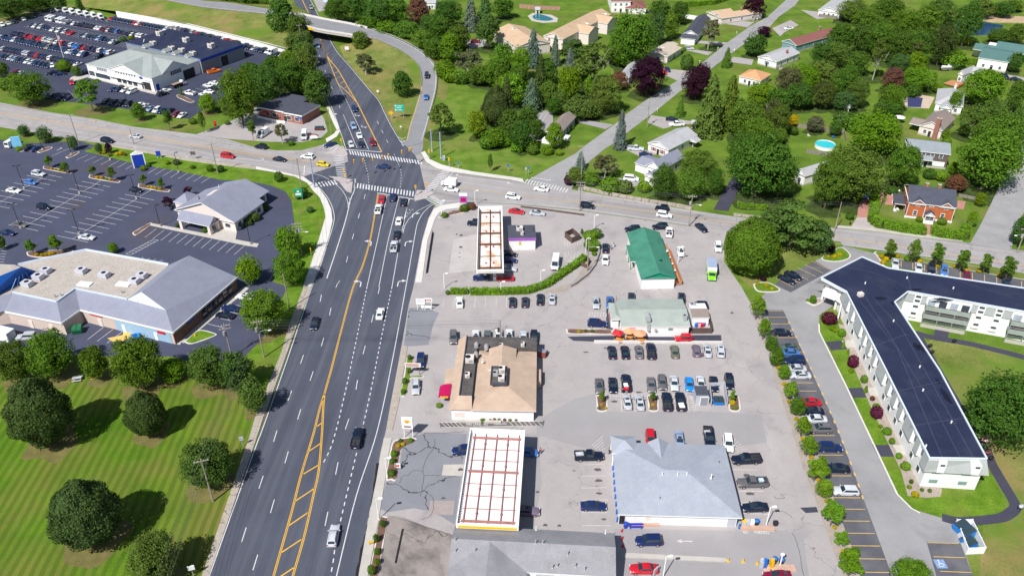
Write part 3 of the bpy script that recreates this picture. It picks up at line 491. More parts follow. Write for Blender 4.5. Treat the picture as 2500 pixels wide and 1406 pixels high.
stalls(sw,(573,725),(505,790),(612,733),(547,801),4);stalls(sw,(253,799),(299,810),(214,829),(261,838),2);stalls(sw,(345,633),(388,637),(350,628),(398,636),3);stalls(sw,(8,600),(-5,640),(20,602),(10,640),6)
sw.ribbon(PL([(127,381),(175,361)]),.12,ZS)
stalls(sy,(1870,759),(2092,1396),(1914,759),(2175,1397),28,.13);stalls(sy,(2264,1324),(2295,1394),(2340,1326),(2372,1397),2,.13);stalls(sy,(2200,637),(2494,687),(2200,653),(2494,704),10,.14);stalls(sy,(1982,638),(1895,680),(2027,659),(1937,701),5,.13)
sy.dashes(PL([(1925,785),(1985,910),(2060,1085),(2115,1240)],0,3),.9,2.0,.3,ZS)
stalls(sf,(1085,726),(1237,727),(1080,750),(1237,751),6);stalls(sf,(1515,962),(1549,962),(1518,1005),(1551,1005),1);stalls(sf,(1641,970),(1646,970),(1646,1005),(1650,1005),1)
stalls(sf,(1415,1135),(1422,1282),(1475,1133),(1491,1283),5);stalls(sf,(1787,1146),(1814,1253),(1848,1147),(1881,1255),4);stalls(sf,(1455,959),(1695,964),(1461,965),(1690,969),30,.09);sf.ribbon(PL([(1453,959),(1697,963)]),.12,ZS);sf.ribbon(PL([(1453,966),(1697,970)]),.12,ZS)
stalls(sf,(1676,958),(1692,1005),(1693,958),(1700,1003),9,.12);sf.ribbon(PL([(1676,958),(1683,1005)]),.13,ZS);sf.ribbon(PL([(1692,958),(1700,1005)]),.13,ZS)
stalls(sf,(1437,773),(1480,773),(1441,764),(1480,764),6,.12);sf.ribbon(PL([(1437,773),(1480,773)]),.14,ZS);sf.ribbon(PL([(1437,764),(1480,764)]),.14,ZS)
stalls(sf,(1378,590),(1424,588),(1380,601),(1422,600),7);stalls(sf,(1380,616),(1424,614),(1380,640),(1395,640),5)
stalls(sf,(1472,1064),(1478,1108),(1445,1088),(1476,1108),6,.09);stalls(sf,(1078,1032),(1120,1031),(1090,1042),(1132,1042),4,.1);stalls(sf,(1244,1030),(1313,1029),(1254,1040),(1323,1039),6,.1);sf.ribbon(PL([(1072,1031.5),(1325,1028)]),.13,ZS);sf.ribbon(PL([(1078,1043),(1325,1039)]),.13,ZS)
stalls(sf,(1795,1070),(1840,1110),(1790,1085),(1800,1105),6,.09)
stalls(sw,(58,68),(305,118),(90,55),(340,100),34,.1);stalls(sw,(125,52),(305,88),(150,42),(340,74),26,.1);sw.ribbon(PL([(112,53),(310,89)]),.12,ZS);stalls(sw,(155,25),(255,45),(160,35),(262,55),8,.1);stalls(sw,(20,90),(250,140),(48,76),(280,122),30,.1);stalls(sw,(5,140),(130,165),(30,127),(160,150),15,.1);stalls(sw,(467,222),(500,205),(486,228),(520,210),3,.1)
stalls(sw,(1305,275),(1335,279),(1300,290),(1325,295),3,.1)
struct(sw.obj('white_stall_lines',PW));struct(sf.obj('faded_stall_lines',PWF));struct(sy.obj('yellow_stall_lines',PYF))
def text(name,s,size,loc,rot,m,parent=None,ext=0.01,ax=1.0):
 cu=bpy.data.curves.new(name,'FONT');cu.body=s;cu.size=size;cu.align_x='CENTER';cu.align_y='CENTER';cu.extrude=ext;cu.resolution_u=2
 t=bpy.data.objects.new(name,cu);COL.objects.link(t);bpy.context.view_layer.update()
 me=bpy.data.meshes.new_from_object(t.evaluated_get(bpy.context.evaluated_depsgraph_get()));me.name=name
 bpy.data.objects.remove(t);bpy.data.curves.remove(cu)
 if ax!=1:me.transform(Matrix.Diagonal((ax,1,1,1)))
 me.materials.clear();me.materials.append(m);o=bpy.data.objects.new(name,me);COL.objects.link(o);o.location=loc;o.rotation_euler=rot
 if parent is not None:o.parent=parent
 return o
def ground_text(s,p0,p1,h,m=PW,z=.06):
 a,c=P(*p0),P(*p1);L_=(c-a).length;o=text('pavement_lettering',s,h*1.35,((a.x+c.x)/2,(a.y+c.y)/2,z),(0,0,math.atan2((c-a).y,(c-a).x)),m,ext=.002)
 o.scale.x=L_/max(.1,o.dimensions.x);return struct(o)
ground_text('FIRE LANE',(1138,1036),(1174,1036),.75);ground_text('NO',(1181,1036),(1191,1036),.75);ground_text('PARKING',(1206,1035),(1236,1034),.75)
ground_text('NO',(1815,1299),(1827,1299),.8);ground_text('PARKING',(1842,1299),(1877,1300),.8)
b=MB();c=P(2296,1376);b.box((c.x,c.y,.055),(1.8,1.8,.004));o=struct(b.obj('accessible_bay_square',mat('bay_blue',(.2,.3,.52),.8,.15,2)))
b=MB();b.ribbon(smooth([c+Vector(v)for v in((-.1,.55,0),(-.1,.1,0),(.35,.05,0),(.5,-.45,0))],3),.14,.062);b.ribbon([c+Vector((.35*math.cos(t),.35*math.sin(t)-.25,0))for t in[R(100+22*i)for i in range(11)]],.12,.063);b.box((c.x-.1,c.y+.75,.062),(.25,.25,.004));struct(b.obj('accessible_bay_symbol',PW))
ck=MB()
for pts in([(1061,1070),(1063,1082),(1058,1092),(1036,1132),(1033,1152),(1037,1160),(1075,1160)],[(1033,1152),(1010,1148),(998,1160),(984,1162),(975,1180)],[(1037,1160),(1030,1190),(1028,1210)],[(1048,1205),(1058,1218),(1054,1255),(1030,1268)],[(990,1055),(1020,1057),(1085,1056),(1140,1054)],[(975,1265),(1020,1280),(1070,1295),(1100,1304)],[(1190,1300-270),(1215,1031)],[(1300,1030),(1320,1040),(1325,1045)],[(1935,1300),(1948,1330),(1955,1370),(1962,1406)],[(1885,1248),(1915,1250),(1935,1265)],[(1905,1205),(1915,1215),(1900,1217),(1890,1212)]):
 v=smooth(PL(pts),5);v=[p+Vector((random.uniform(-.12,.12),random.uniform(-.12,.12),0))for p in v];ck.ribbon(v,.07,.056)
ck.ribbon(PL([(984,1290),(966,1374)]),.4,.055)
v=PL([(870,1420),(885,1340),(905,1260),(915,1190),(924,1130)],0,6);ck.ribbon([p+Vector((random.uniform(-.15,.15),0,0))for p in v],.55,.063)
struct(ck.obj('pavement_cracks',mat('crack_filler',(.02,.018,.02),.9,.2)))
mh=MB()
for x,y,r in((1124,1148,.5),(1082,1217,.35),(1312,1202,.35),(1331,1283,.4),(1365,1284,.35),(1787,765,.4),(1115,573,.3),(1126,576,.5),(1125,605,.5),(1122,618,.2),(1122,628,.2)):mh.tube(P(x,y,.05),P(x,y,.062),r,n=14)
struct(mh.obj('manhole_covers',mat('iron_cover',(.06,.055,.06),.6,.2)))
ol=MB()
for x,y,a,c_ in((1459,1146,.9,.45),(1462,1173,.9,.45),(1463,1204,.7,.3),(1474,1267,.5,.3),(1401,1149,.4,.15),(1822,1160,.7,.5),(1830,1205,.9,.4),(1430,860,.7,.3),(1480,850,.8,.25),(1560,958,.8,.35),(1500,1000-20,.9,.4),(1320,920,.4,.5),(1318,945,.4,.6)):
 ce=P(x,y);ol.poly([(ce.x+a*math.cos(t)*random.uniform(.6,1.1),ce.y+c_*math.sin(t)*random.uniform(.6,1.1),.053)for t in[R(24*i)for i in range(15)]])
struct(ol.obj('oil_stains',mat('oil_stain',(.1,.09,.09),.6,.3,2)))
tb=thing('highway_overpass','concrete ramp overpass crossing above the dark main road','bridge',P(800,95))
i0,i1=47,60
A,B_=sin_[i0:i1],sout[i0:i1];dz=Vector((0,0,-1.1));n=len(A)
b=MB();b.add([p+Vector((0,0,-.08))for p in A]+[p+Vector((0,0,-.08))for p in B_]+[p+dz for p in A]+[p+dz for p in B_],[(i,i+1,n+i+1,n+i)for i in range(n-1)]+[(2*n+i,2*n+i+1,3*n+i+1,3*n+i)[::-1]for i in range(n-1)]+[(i,i+1,2*n+i+1,2*n+i)for i in range(n-1)]+[(n+i,n+i+1,3*n+i+1,3*n+i)for i in range(n-1)]);b.obj('deck',CONC,tb)
for E_,sg in((A,0),(B_,1)):
 b=MB()
 for i in range(n-1):
  d=E_[i+1]-E_[i];b.box((E_[i]+E_[i+1])/2+Vector((0,0,.35)),(d.length+.1,.35,.9),math.atan2(d.y,d.x))
 b.obj('parapet',CONCW,tb)
for q0,q1 in((A[0],B_[0]),(A[-1],B_[-1])):
 b=MB();d=q1-q0;c=(q0+q1)/2;b.box((c.x,c.y,(c.z-.9)/2),(d.length,1.6,c.z-.9),math.atan2(d.y,d.x));b.obj('abutment',CONCW,tb)
b=MB();c=A[8]+Vector((0,-.35,-.1));b.box(c,(2.8,.12,1.2),R(-18));tag(b.obj('clearance_sign',YEL),'yellow clearance sign fixed on the overpass parapet','sign')
def posts(t,PP,h,m,w=.14):
 b=MB();b.box((0,0,h/2),(w,w,h));o=b.obj('post',m,t,world=False);iv=t.matrix_basis.inverted();o.location=iv@PP[0]
 for p in PP[1:100]:c=o.copy();COL.objects.link(c);c.location=iv@p
def guardrail(name,pts,label,h=.75):
 b=MB();PP=[]
 for i in range(len(pts)-1):
  d=pts[i+1]-pts[i]
  b.box((pts[i]+pts[i+1])/2+Vector((0,0,h-.15)),(d.length+.02,.08,.32),math.atan2(d.y,d.x))
  k=max(1,int(d.length/3))
  for j in range(k):p=pts[i].lerp(pts[i+1],j/k);PP.append(p)
 t=thing(name,label,'guardrail',pts[0]);b.obj('rail',METAL,t);posts(t,PP,h,mat('rail_post',(.25,.24,.25),.8,.1));return t
guardrail('guardrail',[p+Vector((0,0,0))for p in sin_[60:]],'long steel guardrail on the bank above the car dealership')
guardrail('guardrail',sin_[17:46],'curved steel guardrail inside the ramp bend')
guardrail('guardrail',sout[10:47],'steel guardrail on the outer side of the ramp bend')
# == TREES AND PLANTS
def leafmat(name,mul=1.0,trans=.38):
 m=bpy.data.materials.new(name);m.use_nodes=True;N,L=nodes(m);N.remove(N['Principled BSDF'])
 oi=N.new('ShaderNodeObjectInfo');geo=N.new('ShaderNodeNewGeometry')
 n1=N.new('ShaderNodeTexNoise');n1.inputs['Scale'].default_value=.45;n1.inputs['Detail'].default_value=4;n1.inputs['Roughness'].default_value=.7;L.new(geo.outputs['Position'],n1.inputs['Vector'])
 mr=N.new('ShaderNodeMapRange');mr.inputs[1].default_value=.3;mr.inputs[2].default_value=.7;mr.inputs[3].default_value=.8*mul;mr.inputs[4].default_value=1.55*mul;L.new(n1.outputs[0],mr.inputs[0])
 m2=N.new('ShaderNodeMapRange');m2.inputs[3].default_value=.8;m2.inputs[4].default_value=1.2;L.new(geo.outputs['Random Per Island'],m2.inputs[0])
 mu=N.new('ShaderNodeMath');mu.operation='MULTIPLY';L.new(mr.outputs[0],mu.inputs[0]);L.new(m2.outputs[0],mu.inputs[1])
 vm=N.new('ShaderNodeVectorMath');vm.operation='SCALE';L.new(oi.outputs['Color'],vm.inputs[0]);L.new(mu.outputs[0],vm.inputs[3])
 d=N.new('ShaderNodeBsdfDiffuse');t=N.new('ShaderNodeBsdfTranslucent');mx=N.new('ShaderNodeMixShader');mx.inputs[0].default_value=trans
 L.new(vm.outputs[0],d.inputs[0]);L.new(vm.outputs[0],t.inputs[0]);L.new(d.outputs[0],mx.inputs[1]);L.new(t.outputs[0],mx.inputs[2]);L.new(mx.outputs[0],N['Material Output'].inputs[0]);return m
LEAF=leafmat('foliage')
rng=np.random.default_rng(5)
def unit(n):
 v=rng.normal(size=(n,3));return v/np.linalg.norm(v,axis=1)[:,None]
def leaf_mesh(name,pos,nor,size,asp=.62):
 n=len(pos);nor=nor/np.linalg.norm(nor,axis=1)[:,None];r=unit(n);t=np.cross(nor,r);t/=np.linalg.norm(t,axis=1)[:,None]+1e-9;u=np.cross(nor,t)
 s=(size*(.65+.7*rng.random(n)))[:,None]
 V=np.stack([pos-t*s,pos-u*s*asp,pos+t*s,pos+u*s*asp],1).reshape(-1,3)
 me=bpy.data.meshes.new(name);me.vertices.add(4*n);me.vertices.foreach_set('co',V.ravel());me.loops.add(4*n);me.loops.foreach_set('vertex_index',np.arange(4*n,dtype=np.int32));me.polygons.add(n)
 me.polygons.foreach_set('loop_start',np.arange(0,4*n,4,dtype=np.int32));me.update(calc_edges=True);me.materials.append(LEAF);return me
def env(kind,z):
 if kind=='cone':return np.clip((1-z)/2,0,1)**.62
 if kind=='col':return np.sqrt(np.clip(1-z*z,0,1))*np.clip(1.05-.45*(z+.2),.15,1)
 if kind=='egg':return np.sqrt(np.clip(1-z*z,0,1))*np.clip(1.0-.28*(z+.1),.2,1)
 return np.sqrt(np.clip(1-z*z,0,1))
def crown(kind,seed,nl,n,size,lr=(.26,.42),rough=.6):
 global rng;rng=np.random.default_rng(seed)
 if kind in('cone',):
  z=1-2*(rng.random(n)**.62);k=np.floor((z+1)*4.5);off=(z+1)*4.5-k
  a=rng.random(n)*2*np.pi;lob=.8+.2*np.sin(a*(4+k%3)+k*1.7)
  rr=env('cone',z)*(1.08-.3*off)*lob*(rng.random(n)**.33)+.02
  pos=np.stack([rr*np.cos(a),rr*np.sin(a),z-.08*rr],1);nor=np.stack([np.cos(a),np.sin(a),np.full(n,.9)],1)+rng.normal(size=(n,3))*.45
  return leaf_mesh('crown_foliage',pos,nor,size)
 if kind in('ball','dense'):
  d=unit(n);e='egg' if kind=='dense' else 'round'
  bump=1+.07*np.sin(d[:,0]*7+seed)*np.sin(d[:,1]*8)+.06*np.sin(d[:,2]*9+d[:,0]*5)
  f=(.86+.16*rng.random(n))*bump
  z=d[:,2];h=np.sqrt(1-z*z)+1e-6;pr=env(e,z)/h
  pos=np.stack([d[:,0]*pr*f,d[:,1]*pr*f,z*f],1);nor=d+rng.normal(size=(n,3))*.5
  return leaf_mesh('crown_foliage',pos,nor,size)
 C=[];Rr=[]
 while len(C)<nl:
  z=rng.uniform(-.75,.8);a=rng.uniform(0,2*np.pi);r=env(kind,np.array(z))*rng.uniform(.25,.78);q=np.array([r*np.cos(a),r*np.sin(a),z*.85])
  if len(C)and min(np.linalg.norm(q-c)for c in C)<(.2 if nl>20 else .26)*rng.uniform(.7,1):continue
  C.append(q);Rr.append(rng.uniform(*lr))
 C=np.array(C);Rr=np.array(Rr);w=Rr**2;idx=rng.choice(nl,n,p=w/w.sum());d=unit(n);d[:,2]=np.where(d[:,2]<-.3,d[:,2]*-.5,d[:,2])
 fl=np.array([1,1,.45 if kind=='pine' else .85]);pos=C[idx]+d*fl*(Rr[idx]*(.55+.5*rng.random(n)**.6))[:,None]
 nor=d+rng.normal(size=(n,3))*rough+np.array([0,0,.25])
 if kind!='pine' and nl>20 and n>2400:
  k=int(n*.22);d=unit(k);z=d[:,2];pr=env(kind,z)/(np.sqrt(1-z*z)+1e-6);sd=seed*1.3;f=(.74+.2*rng.random(k)**.7)*(1+.1*np.sin(d[:,0]*6+sd)*np.sin(d[:,1]*7-sd)+.08*np.sin(z*11+d[:,0]*6+sd))
  pos[:k]=np.stack([d[:,0]*pr*f,d[:,1]*pr*f,z*f],1);nor[:k]=d+rng.normal(size=(k,3))*.7
 return leaf_mesh('crown_foliage',pos,nor,size)
CR={'round':[crown('round',11,34,6500,.055,(.2,.34)),crown('round',12,38,6500,.055,(.18,.32)),crown('egg',13,34,6500,.056,(.2,.34))],'oak':[crown('round',21,54,14000,.036,(.15,.28)),crown('round',22,60,14000,.036,(.14,.27)),crown('egg',23,52,13000,.037,(.15,.28))],'loose':[crown('round',31,24,2300,.06,(.16,.28),.8),crown('egg',32,26,2300,.058,(.15,.28),.8)],'cone':[crown('cone',41,0,3400,.062),crown('cone',42,0,3400,.062)],'pine':[crown('egg',51,26,4200,.06,(.25,.4)),crown('pine',52,26,3800,.06,(.28,.45))],'dense':[crown('dense',61,0,16000,.036),crown('dense',62,0,16000,.036)],'ball':[crown('ball',71,0,1100,.12),crown('ball',72,0,1100,.12)],'col':[crown('col',81,20,2600,.075,(.24,.36)),crown('col',82,22,2600,.075,(.22,.36))],}
def trunk_mesh(seed,limbs,wide,m,spread=.6,base=.05):
 rnd=random.Random(seed);b=MB();bend=Vector((rnd.uniform(-.05,.05),rnd.uniform(-.05,.05),0));m1=Vector((0,0,.45))+bend;top=Vector((0,0,1.1))+bend*2
 b.tube((0,0,0),m1,base,base*.75,7);b.tube(m1,top,base*.75,base*.3,6)
 for i in range(limbs):
  a=i*2.4+rnd.uniform(-.4,.4);t=rnd.uniform(.3,.8);s=m1.lerp(top,max(0,(t-.45)))if t>.45 else Vector((0,0,t));r=rnd.uniform(.5,1)*spread
  e=s+Vector((math.cos(a)*r,math.sin(a)*r,rnd.uniform(.25,.5)));k=s.lerp(e,.5)+Vector((0,0,-.05));b.tube(s,k,base*.5,base*.35,5);b.tube(k,e,base*.35,base*.12,5)
  if wide:
   for j in range(3):f=k.lerp(e,rnd.uniform(0,.8));b.tube(f,f+Vector((rnd.uniform(-.3,.3),rnd.uniform(-.3,.3),rnd.uniform(.1,.4))),base*.2,base*.06,4)
 o=b.obj('trunk',m);me=o.data;bpy.data.objects.remove(o);return me
TR={'n':[trunk_mesh(1,5,False,BARK),trunk_mesh(2,6,False,BARK)],'w':[trunk_mesh(3,9,True,BARKW,.75),trunk_mesh(4,9,True,BARKW,.75)],'s':[trunk_mesh(5,0,False,BARK)]}
GC={'g':((.1,.185,.022),'green'),'d':((.072,.145,.024),'dark green'),'o':((.105,.165,.03),'olive green'),'b':((.13,.24,.018),'bright green'),'y':((.16,.25,.016),'yellow-green'),'k':((.07,.105,.028),'blackish green'),'s':((.13,.18,.14),'blue-grey'),'p':((.045,.014,.03),'purple-leaved'),'r':((.16,.08,.05),'reddish brown'),'l':((.12,.13,.06),'pale olive'),'e':((.08,.15,.04),'sea-green'),'Y':((.45,.34,.012),'golden yellow'),'m':((.11,.02,.05),'magenta-purple')}
NOUN={'round':'broadleaf tree','oak':'broad-crowned tree','loose':'open-crowned tree','cone':'conical evergreen','pine':'pine','dense':'dense rounded evergreen','ball':'shrub','col':'slender tree'}
NAME={'round':'broadleaf_tree','oak':'broadleaf_tree','loose':'open_crowned_tree','cone':'conical_evergreen','pine':'pine_tree','dense':'rounded_evergreen','ball':'shrub','col':'slender_tree'}
LANDM=[('the striped lawn',230,1150),('the strip-mall roof',300,720),('the drive-through bank',540,490),('the long grass strip',350,395),('the car dealership',330,180),('the dealership car rows',130,90),('the small brick office',697,270),('the overpass',800,75),('the ramp bend',1050,130),('the ramp island',940,210),('the corner lawn',1180,350),('the tan townhouses',1420,75),('the kidney-shaped pool',1325,45),('the small tan-roofed house',1250,75),('the grey-roofed office',1355,310),('the flat tan-roofed house',1625,120),('the navy-roofed house',1705,70),('the tan ranch house',1760,25),('the small grey-roofed white house',1890,130),('the brown-roofed teal house',1955,85),('the orange-roofed house',1840,180),('the white top-edge house',2035,25),('the long white house',1635,340),('the white corner house',1595,410),('the dark driveway',1780,480),('the hidden white cottage',1955,410),('the round pool',2015,350),('the sea-green-roofed house',2440,130),('the boat on its trailer',2315,170),('the covered pool',2235,250),('the pool-side grey house',2330,240),('the brown-roofed house',2275,310),('the grey shingled house',2270,365),('the cedar house',2275,500),('the pond',2400,70),('the right-hand side street',2450,520),('the courtyard lawn',2400,900),('the apartment corner',2350,1240),('the apartment front',2130,960),('the apartment entrance',2010,700),('the yard of the green-roofed shop',1780,600),('the green-roofed shop',1600,620),('the kiosk',1275,575),('the diner',1600,770),('the tan-roofed restaurant',1200,920),('the left filling-station bed',950,1130),('the back-lot bins',1720,970),('the woods beside the ramp',1130,130),('the east wood',2180,120),('the street by the maples',1640,220),('the main road',760,800)]
def where(x,y):
 best=min(LANDM,key=lambda l:((l[1]-x)**2+((l[2]-y)*1.6)**2)/(120+.25*l[2]));dx,dy=x-best[1],y-best[2]
 if dx*dx+dy*dy<(14+y*.012)**2:return 'at '+best[0]
 rel=('right of ' if dx>0 else 'left of ')if abs(dx)>1.4*abs(dy)else('in front of ' if dy>0 else 'behind ')
 return rel+best[0]
TREES_N=0;TLOG=[]
def tree(kind,cx,cy,w,h,c='g',label=None,trunk='n',lift=None,group=None,zmin=None):
 """crown box in photo pixels -> a tree of that size standing on the ground"""
 global TREES_N;i=TREES_N;TREES_N+=1;rnd=random.Random(i*17+3)
 s=mpp(cx,cy+h*.3);v=P(cx,cy)-Vector((0,0,CAM_H));ph=math.atan2(-v.z,v.xy.length)
 r=w*s/2;bb=h*s/2;t=bb*bb-(r*math.sin(ph))**2
 hz=math.sqrt(max(t,0))/math.cos(ph)if t>0 else 0
 lo,hi={'ball':(.75,1.3),'cone':(1.0,2.5),'col':(1.0,2.6)}.get(kind,(.62,1.7));hz=min(max(hz,lo*r),hi*r)
 if lift is None:lift={'ball':.0,'dense':.04,'cone':.06,'col':.25,'pine':.1,'loose':.22}.get(kind,.05)
 zc=hz*(1+2*lift)*(.93 if kind in('ball','dense')else 1)
 s2=zc;p=P(cx,cy,zc);col,cn=GC[c]
 if not label:
  sz=('tiny' if r<.5 else 'small' if r<1.6 else 'medium-sized' if r<3.2 else 'large' if r<6 else 'very large')
  label='%s %s %s %s'%(sz,cn,NOUN[kind],where(cx,cy+h*.3))
 TLOG.append((p.x,p.y,r,cx,cy,kind));t=thing(NAME[kind],label,'shrub' if kind=='ball' else 'tree',(p.x,p.y,0),rnd.uniform(0,6.28),group)
 o=bpy.data.objects.new('foliage' if kind=='ball' else 'crown',CR[kind][rnd.randrange(len(CR[kind]))]);COL.objects.link(o);o.parent=t
 f=(.86 if kind=='dense' else .92 if cx>1850 else 1.0 if cx>800 and cy<480 else .95)*(1.12 if kind=='cone' else 1);o.location=(0,0,zc);o.scale=(r*f,r*f,hz*f);v=rnd.uniform(.88,1.14);o.color=(col[0]*v*rnd.uniform(.9,1.12),col[1]*v,col[2]*v*rnd.uniform(.8,1.2),1)
 if kind!='ball':
  k='s' if kind in('cone','dense')else trunk;me=TR[k][rnd.randrange(len(TR[k]))];o=bpy.data.objects.new('trunk',me);COL.objects.link(o);o.parent=t
  q=r if k!='s' else r*.6;o.scale=(q,q,zc*1.05)
 else:
  b_=bpy.data.objects.new('stem',TR['s'][0]);COL.objects.link(b_);b_.parent=t;b_.scale=(r*.8,r*.8,zc)
 return t
def trees(spec):
 for ln in spec.strip().split('\n'):
  for e in ln.split(';'):
   q=e.split()
   if q:tree(K[q[0]],*[float(x)for x in q[1:5]],c=q[5]if len(q)>5 else 'g',trunk=q[6]if len(q)>6 else 'n')
K={'r':'round','o':'oak','l':'loose','c':'cone','p':'pine','d':'dense','b':'ball','t':'col'}
trees('''
r 560 -3 60 30 g; r 605 2 60 28 d; r 640 6 40 22 g; r 520 -8 50 22 g; r 585 -8 70 26 d; o 612 212 74 84 d; r 738 196 62 66 d; r 704 148 66 52 g; r 750 132 44 58 o; r 668 165 70 60 d; d 90 1002 165 195 k; d 352 1007 110 128 k; d 205 1250 185 195 k; o 502 1130 135 135 d; o 375 1358 135 140 o
o 30 880 100 115 o; o 118 862 130 125 g; r 228 885 72 90 g; o 332 882 130 140 g; r 420 905 75 60 b; o 506 892 105 115 o; r 574 905 92 104 d; r 616 962 74 96 o
r 702 588 72 82 b; o 705 652 88 92 b; r 607 656 70 76 y; o 641 757 118 118 b; b 680 432 24 26 d; b 722 478 16 18 Y; b 740 470 26 26 e; b 757 512 18 16 e
t 115 391 24 28 g; t 157 407 24 26 g; t 223 415 22 24 o; t 270 420 26 32 g; t 347 436 22 26 o; t 393 446 22 26 g; t 75 599 32 36 g; t 135 591 36 44 b; r 275 605 28 28 b; r 0 590 26 40 g
r 57 318 32 30 e; r 106 327 42 42 e; r 176 348 28 36 e; l 458 465 30 24 p; l 411 493 40 32 p; r 240 361 20 28 e; r 264 361 20 26 p
b 610 545 13 13 d; b 595 548 12 12 g; b 634 508 16 17 g; b 650 507 13 14 g; b 585 555 14 13 s; b 622 530 26 22 o; b 500 562 15 12 g; b 432 550 9 13 d; b 605 535 26 22 d; b 640 497 12 12 d
b 126 412 7 6 Y; b 134 414 7 6 Y; b 145 416 8 7 Y; b 154 417 8 7 Y; b 238 433 11 7 Y; b 249 434 11 7 Y; b 260 437 8 6 y; b 269 438 8 6 Y; b 362 456 9 7 Y; b 371 458 10 7 Y; b 380 459 9 7 Y; b 391 461 11 8 Y; b 90 622 10 9 Y; b 102 623 10 9 Y; b 112 621 11 9 Y; b 122 619 11 9 Y; b 130 618 10 9 Y
b 253 372 11 7 Y; b 268 378 10 6 y; b 285 376 11 7 Y; b 296 374 13 9 Y; b 306 378 8 6 r; b 349 411 16 14 y; b 361 404 12 10 g; b 408 397 13 11 y; b 430 396 18 10 l; b 512 411 18 18 g; b 538 412 18 18 d; b 470 408 12 9 o; b 45 364 16 10 y; b 60 358 14 12 y
o 70 214 106 82 g; l 214 222 92 72 g w; r 337 271 40 44 g; t 408 286 30 42 g; t 491 292 22 44 g; r 505 252 52 48 b; o 580 232 104 136 g; o 648 206 96 96 d; o 705 186 80 92 d; r 773 212 80 86 d; r 742 160 70 84 o; r 610 180 60 60 d
r 686 42 78 92 d; r 720 68 48 62 o; r 733 60 52 56 o; r 722 102 62 48 o; r 742 128 66 56 o; r 748 96 40 44 o; d 154 160 40 32 b; r 185 173 28 26 g; o 22 16 78 58 d; o 75 6 64 48 d; r 112 2 50 40 d; r 143 7 42 36 d; c 192 10 28 34 d; r 0 170 44 42 o; b 15 205 40 26 b; b 32 190 30 20 o; b 300 96 16 10 g; b 319 93 14 11 y; c 441 221 9 24 g; b 470 296 20 12 g; b 30 38 12 10 b; b 555 300 14 10 o
t 613 311 26 42 g; l 685 320 46 46 l w; r 880 100 46 48 o; l 890 152 62 48 l w; r 982 205 54 62 d; l 1075 282 84 72 o; t 1197 393 15 46 g
''')
trees('''
o 822 22 70 64 d; o 872 18 74 72 d; o 922 28 72 68 d; o 966 24 70 64 g; r 1020 24 62 62 r; r 1052 62 60 56 d; o 1096 34 72 70 d; c 1150 36 50 66 s; c 1185 28 52 66 e; r 1228 18 56 50 d; r 900 62 62 44 g; r 945 74 62 46 b; r 992 76 70 52 g; r 1032 100 62 52 g; r 1075 72 62 62 d; r 1060 122 56 56 d; r 1098 116 62 70 b; l 1142 148 82 62 l w; r 1085 168 56 46 b; r 1120 90 60 60 o; p 1190 74 62 76 e; r 1228 142 66 74 g; r 1206 178 76 62 g; r 1168 182 60 50 o
o 1272 152 52 78 b; c 1302 117 48 78 s; c 1356 124 30 64 s; p 1396 120 62 52 e; c 1392 148 38 52 s; l 1452 146 108 96 o w; c 1320 190 48 96 k; r 1390 202 58 82 y; t 1437 211 36 42 b; o 1478 228 80 92 o; r 1512 196 50 44 r; o 1545 92 116 128 g; r 1604 70 46 74 e; r 1612 32 58 62 d; r 1660 30 46 52 d; r 1640 62 40 60 g; b 1527 125 90 18 g
o 1582 182 94 94 p; o 1702 200 76 78 p; r 1716 180 44 54 p; b 1677 153 32 38 d; c 1776 140 28 42 g; r 1845 108 58 54 d; r 1842 18 58 46 p; r 1866 76 40 26 p; l 1734 74 50 62 l w; c 1662 263 26 38 g; c 1517 316 38 82 s; r 1355 330 46 62 b; c 1736 258 82 126 o; c 1783 250 66 112 o; o 1822 288 92 94 g; o 1862 232 86 72 b; o 1850 322 86 74 g; o 1900 290 70 80 o
r 1230 212 56 60 g; r 1290 285 50 60 d; r 1205 335 60 50 b; r 1245 300 60 70 o; r 1265 190 60 60 d; r 1225 330 60 40 g; r 1310 315 40 50 d;  r 1340 175 50 60 d; r 1352 260 40 40 d; r 1420 175 40 50 g; r 1440 270 60 40 o; b 1190 348 40 18 g; b 1292 352 40 22 b; b 1100 186 40 18 b; b 1125 190 40 20 g; d 1212 262 82 112 k; c 1238 250 50 110 k; r 1164 302 52 66 y; r 1274 330 56 72 d; r 1252 218 72 80 b; c 1298 232 52 72 s; r 1340 228 60 60 o; r 1365 242 50 44 o; r 1415 262 84 58 o; b 1232 346 34 16 b; b 1265 358 34 16 b; b 1300 366 30 16 g; b 1336 368 28 14 b; b 1365 372 20 14 y; b 1340 340 22 16 g; b 1395 312 12 10 b
c 1418 392 32 40 s; r 1405 428 48 44 o; l 1478 400 76 58 l w; b 1442 438 40 24 g; b 1490 452 50 22 b; b 1525 456 40 20 o; b 1572 456 32 28 y; b 1390 440 26 26 p
o 1622 440 70 88 d; o 1686 445 86 80 g; o 1704 394 96 66 o w; o 1748 440 44 78 d; o 1856 402 176 156 d; o 1820 360 90 80 d; o 1908 430 90 100 d
o 2084 420 172 144 o; o 2028 440 92 130 g; o 2210 400 94 112 g; r 2336 446 58 46 r; o 2424 382 170 156 g; r 2395 486 32 36 y; r 2375 533 30 42 y; r 2495 560 50 76 d; p 1942 545 150 130 e; p 1890 540 90 80 e; p 2000 575 80 90 e; l 2190 440 40 30 l; d 2215 460 26 22 d; b 2075 528 22 16 d
d 1838 598 152 154 g; r 1795 640 30 40 g; b 1864 680 16 14 p; r 2031 606 20 34 p
t 2178 604 36 48 g; t 2235 607 38 52 g; t 2293 616 40 58 g; t 2352 630 38 52 g; t 2410 638 36 50 g; t 2466 650 46 62 g
''')
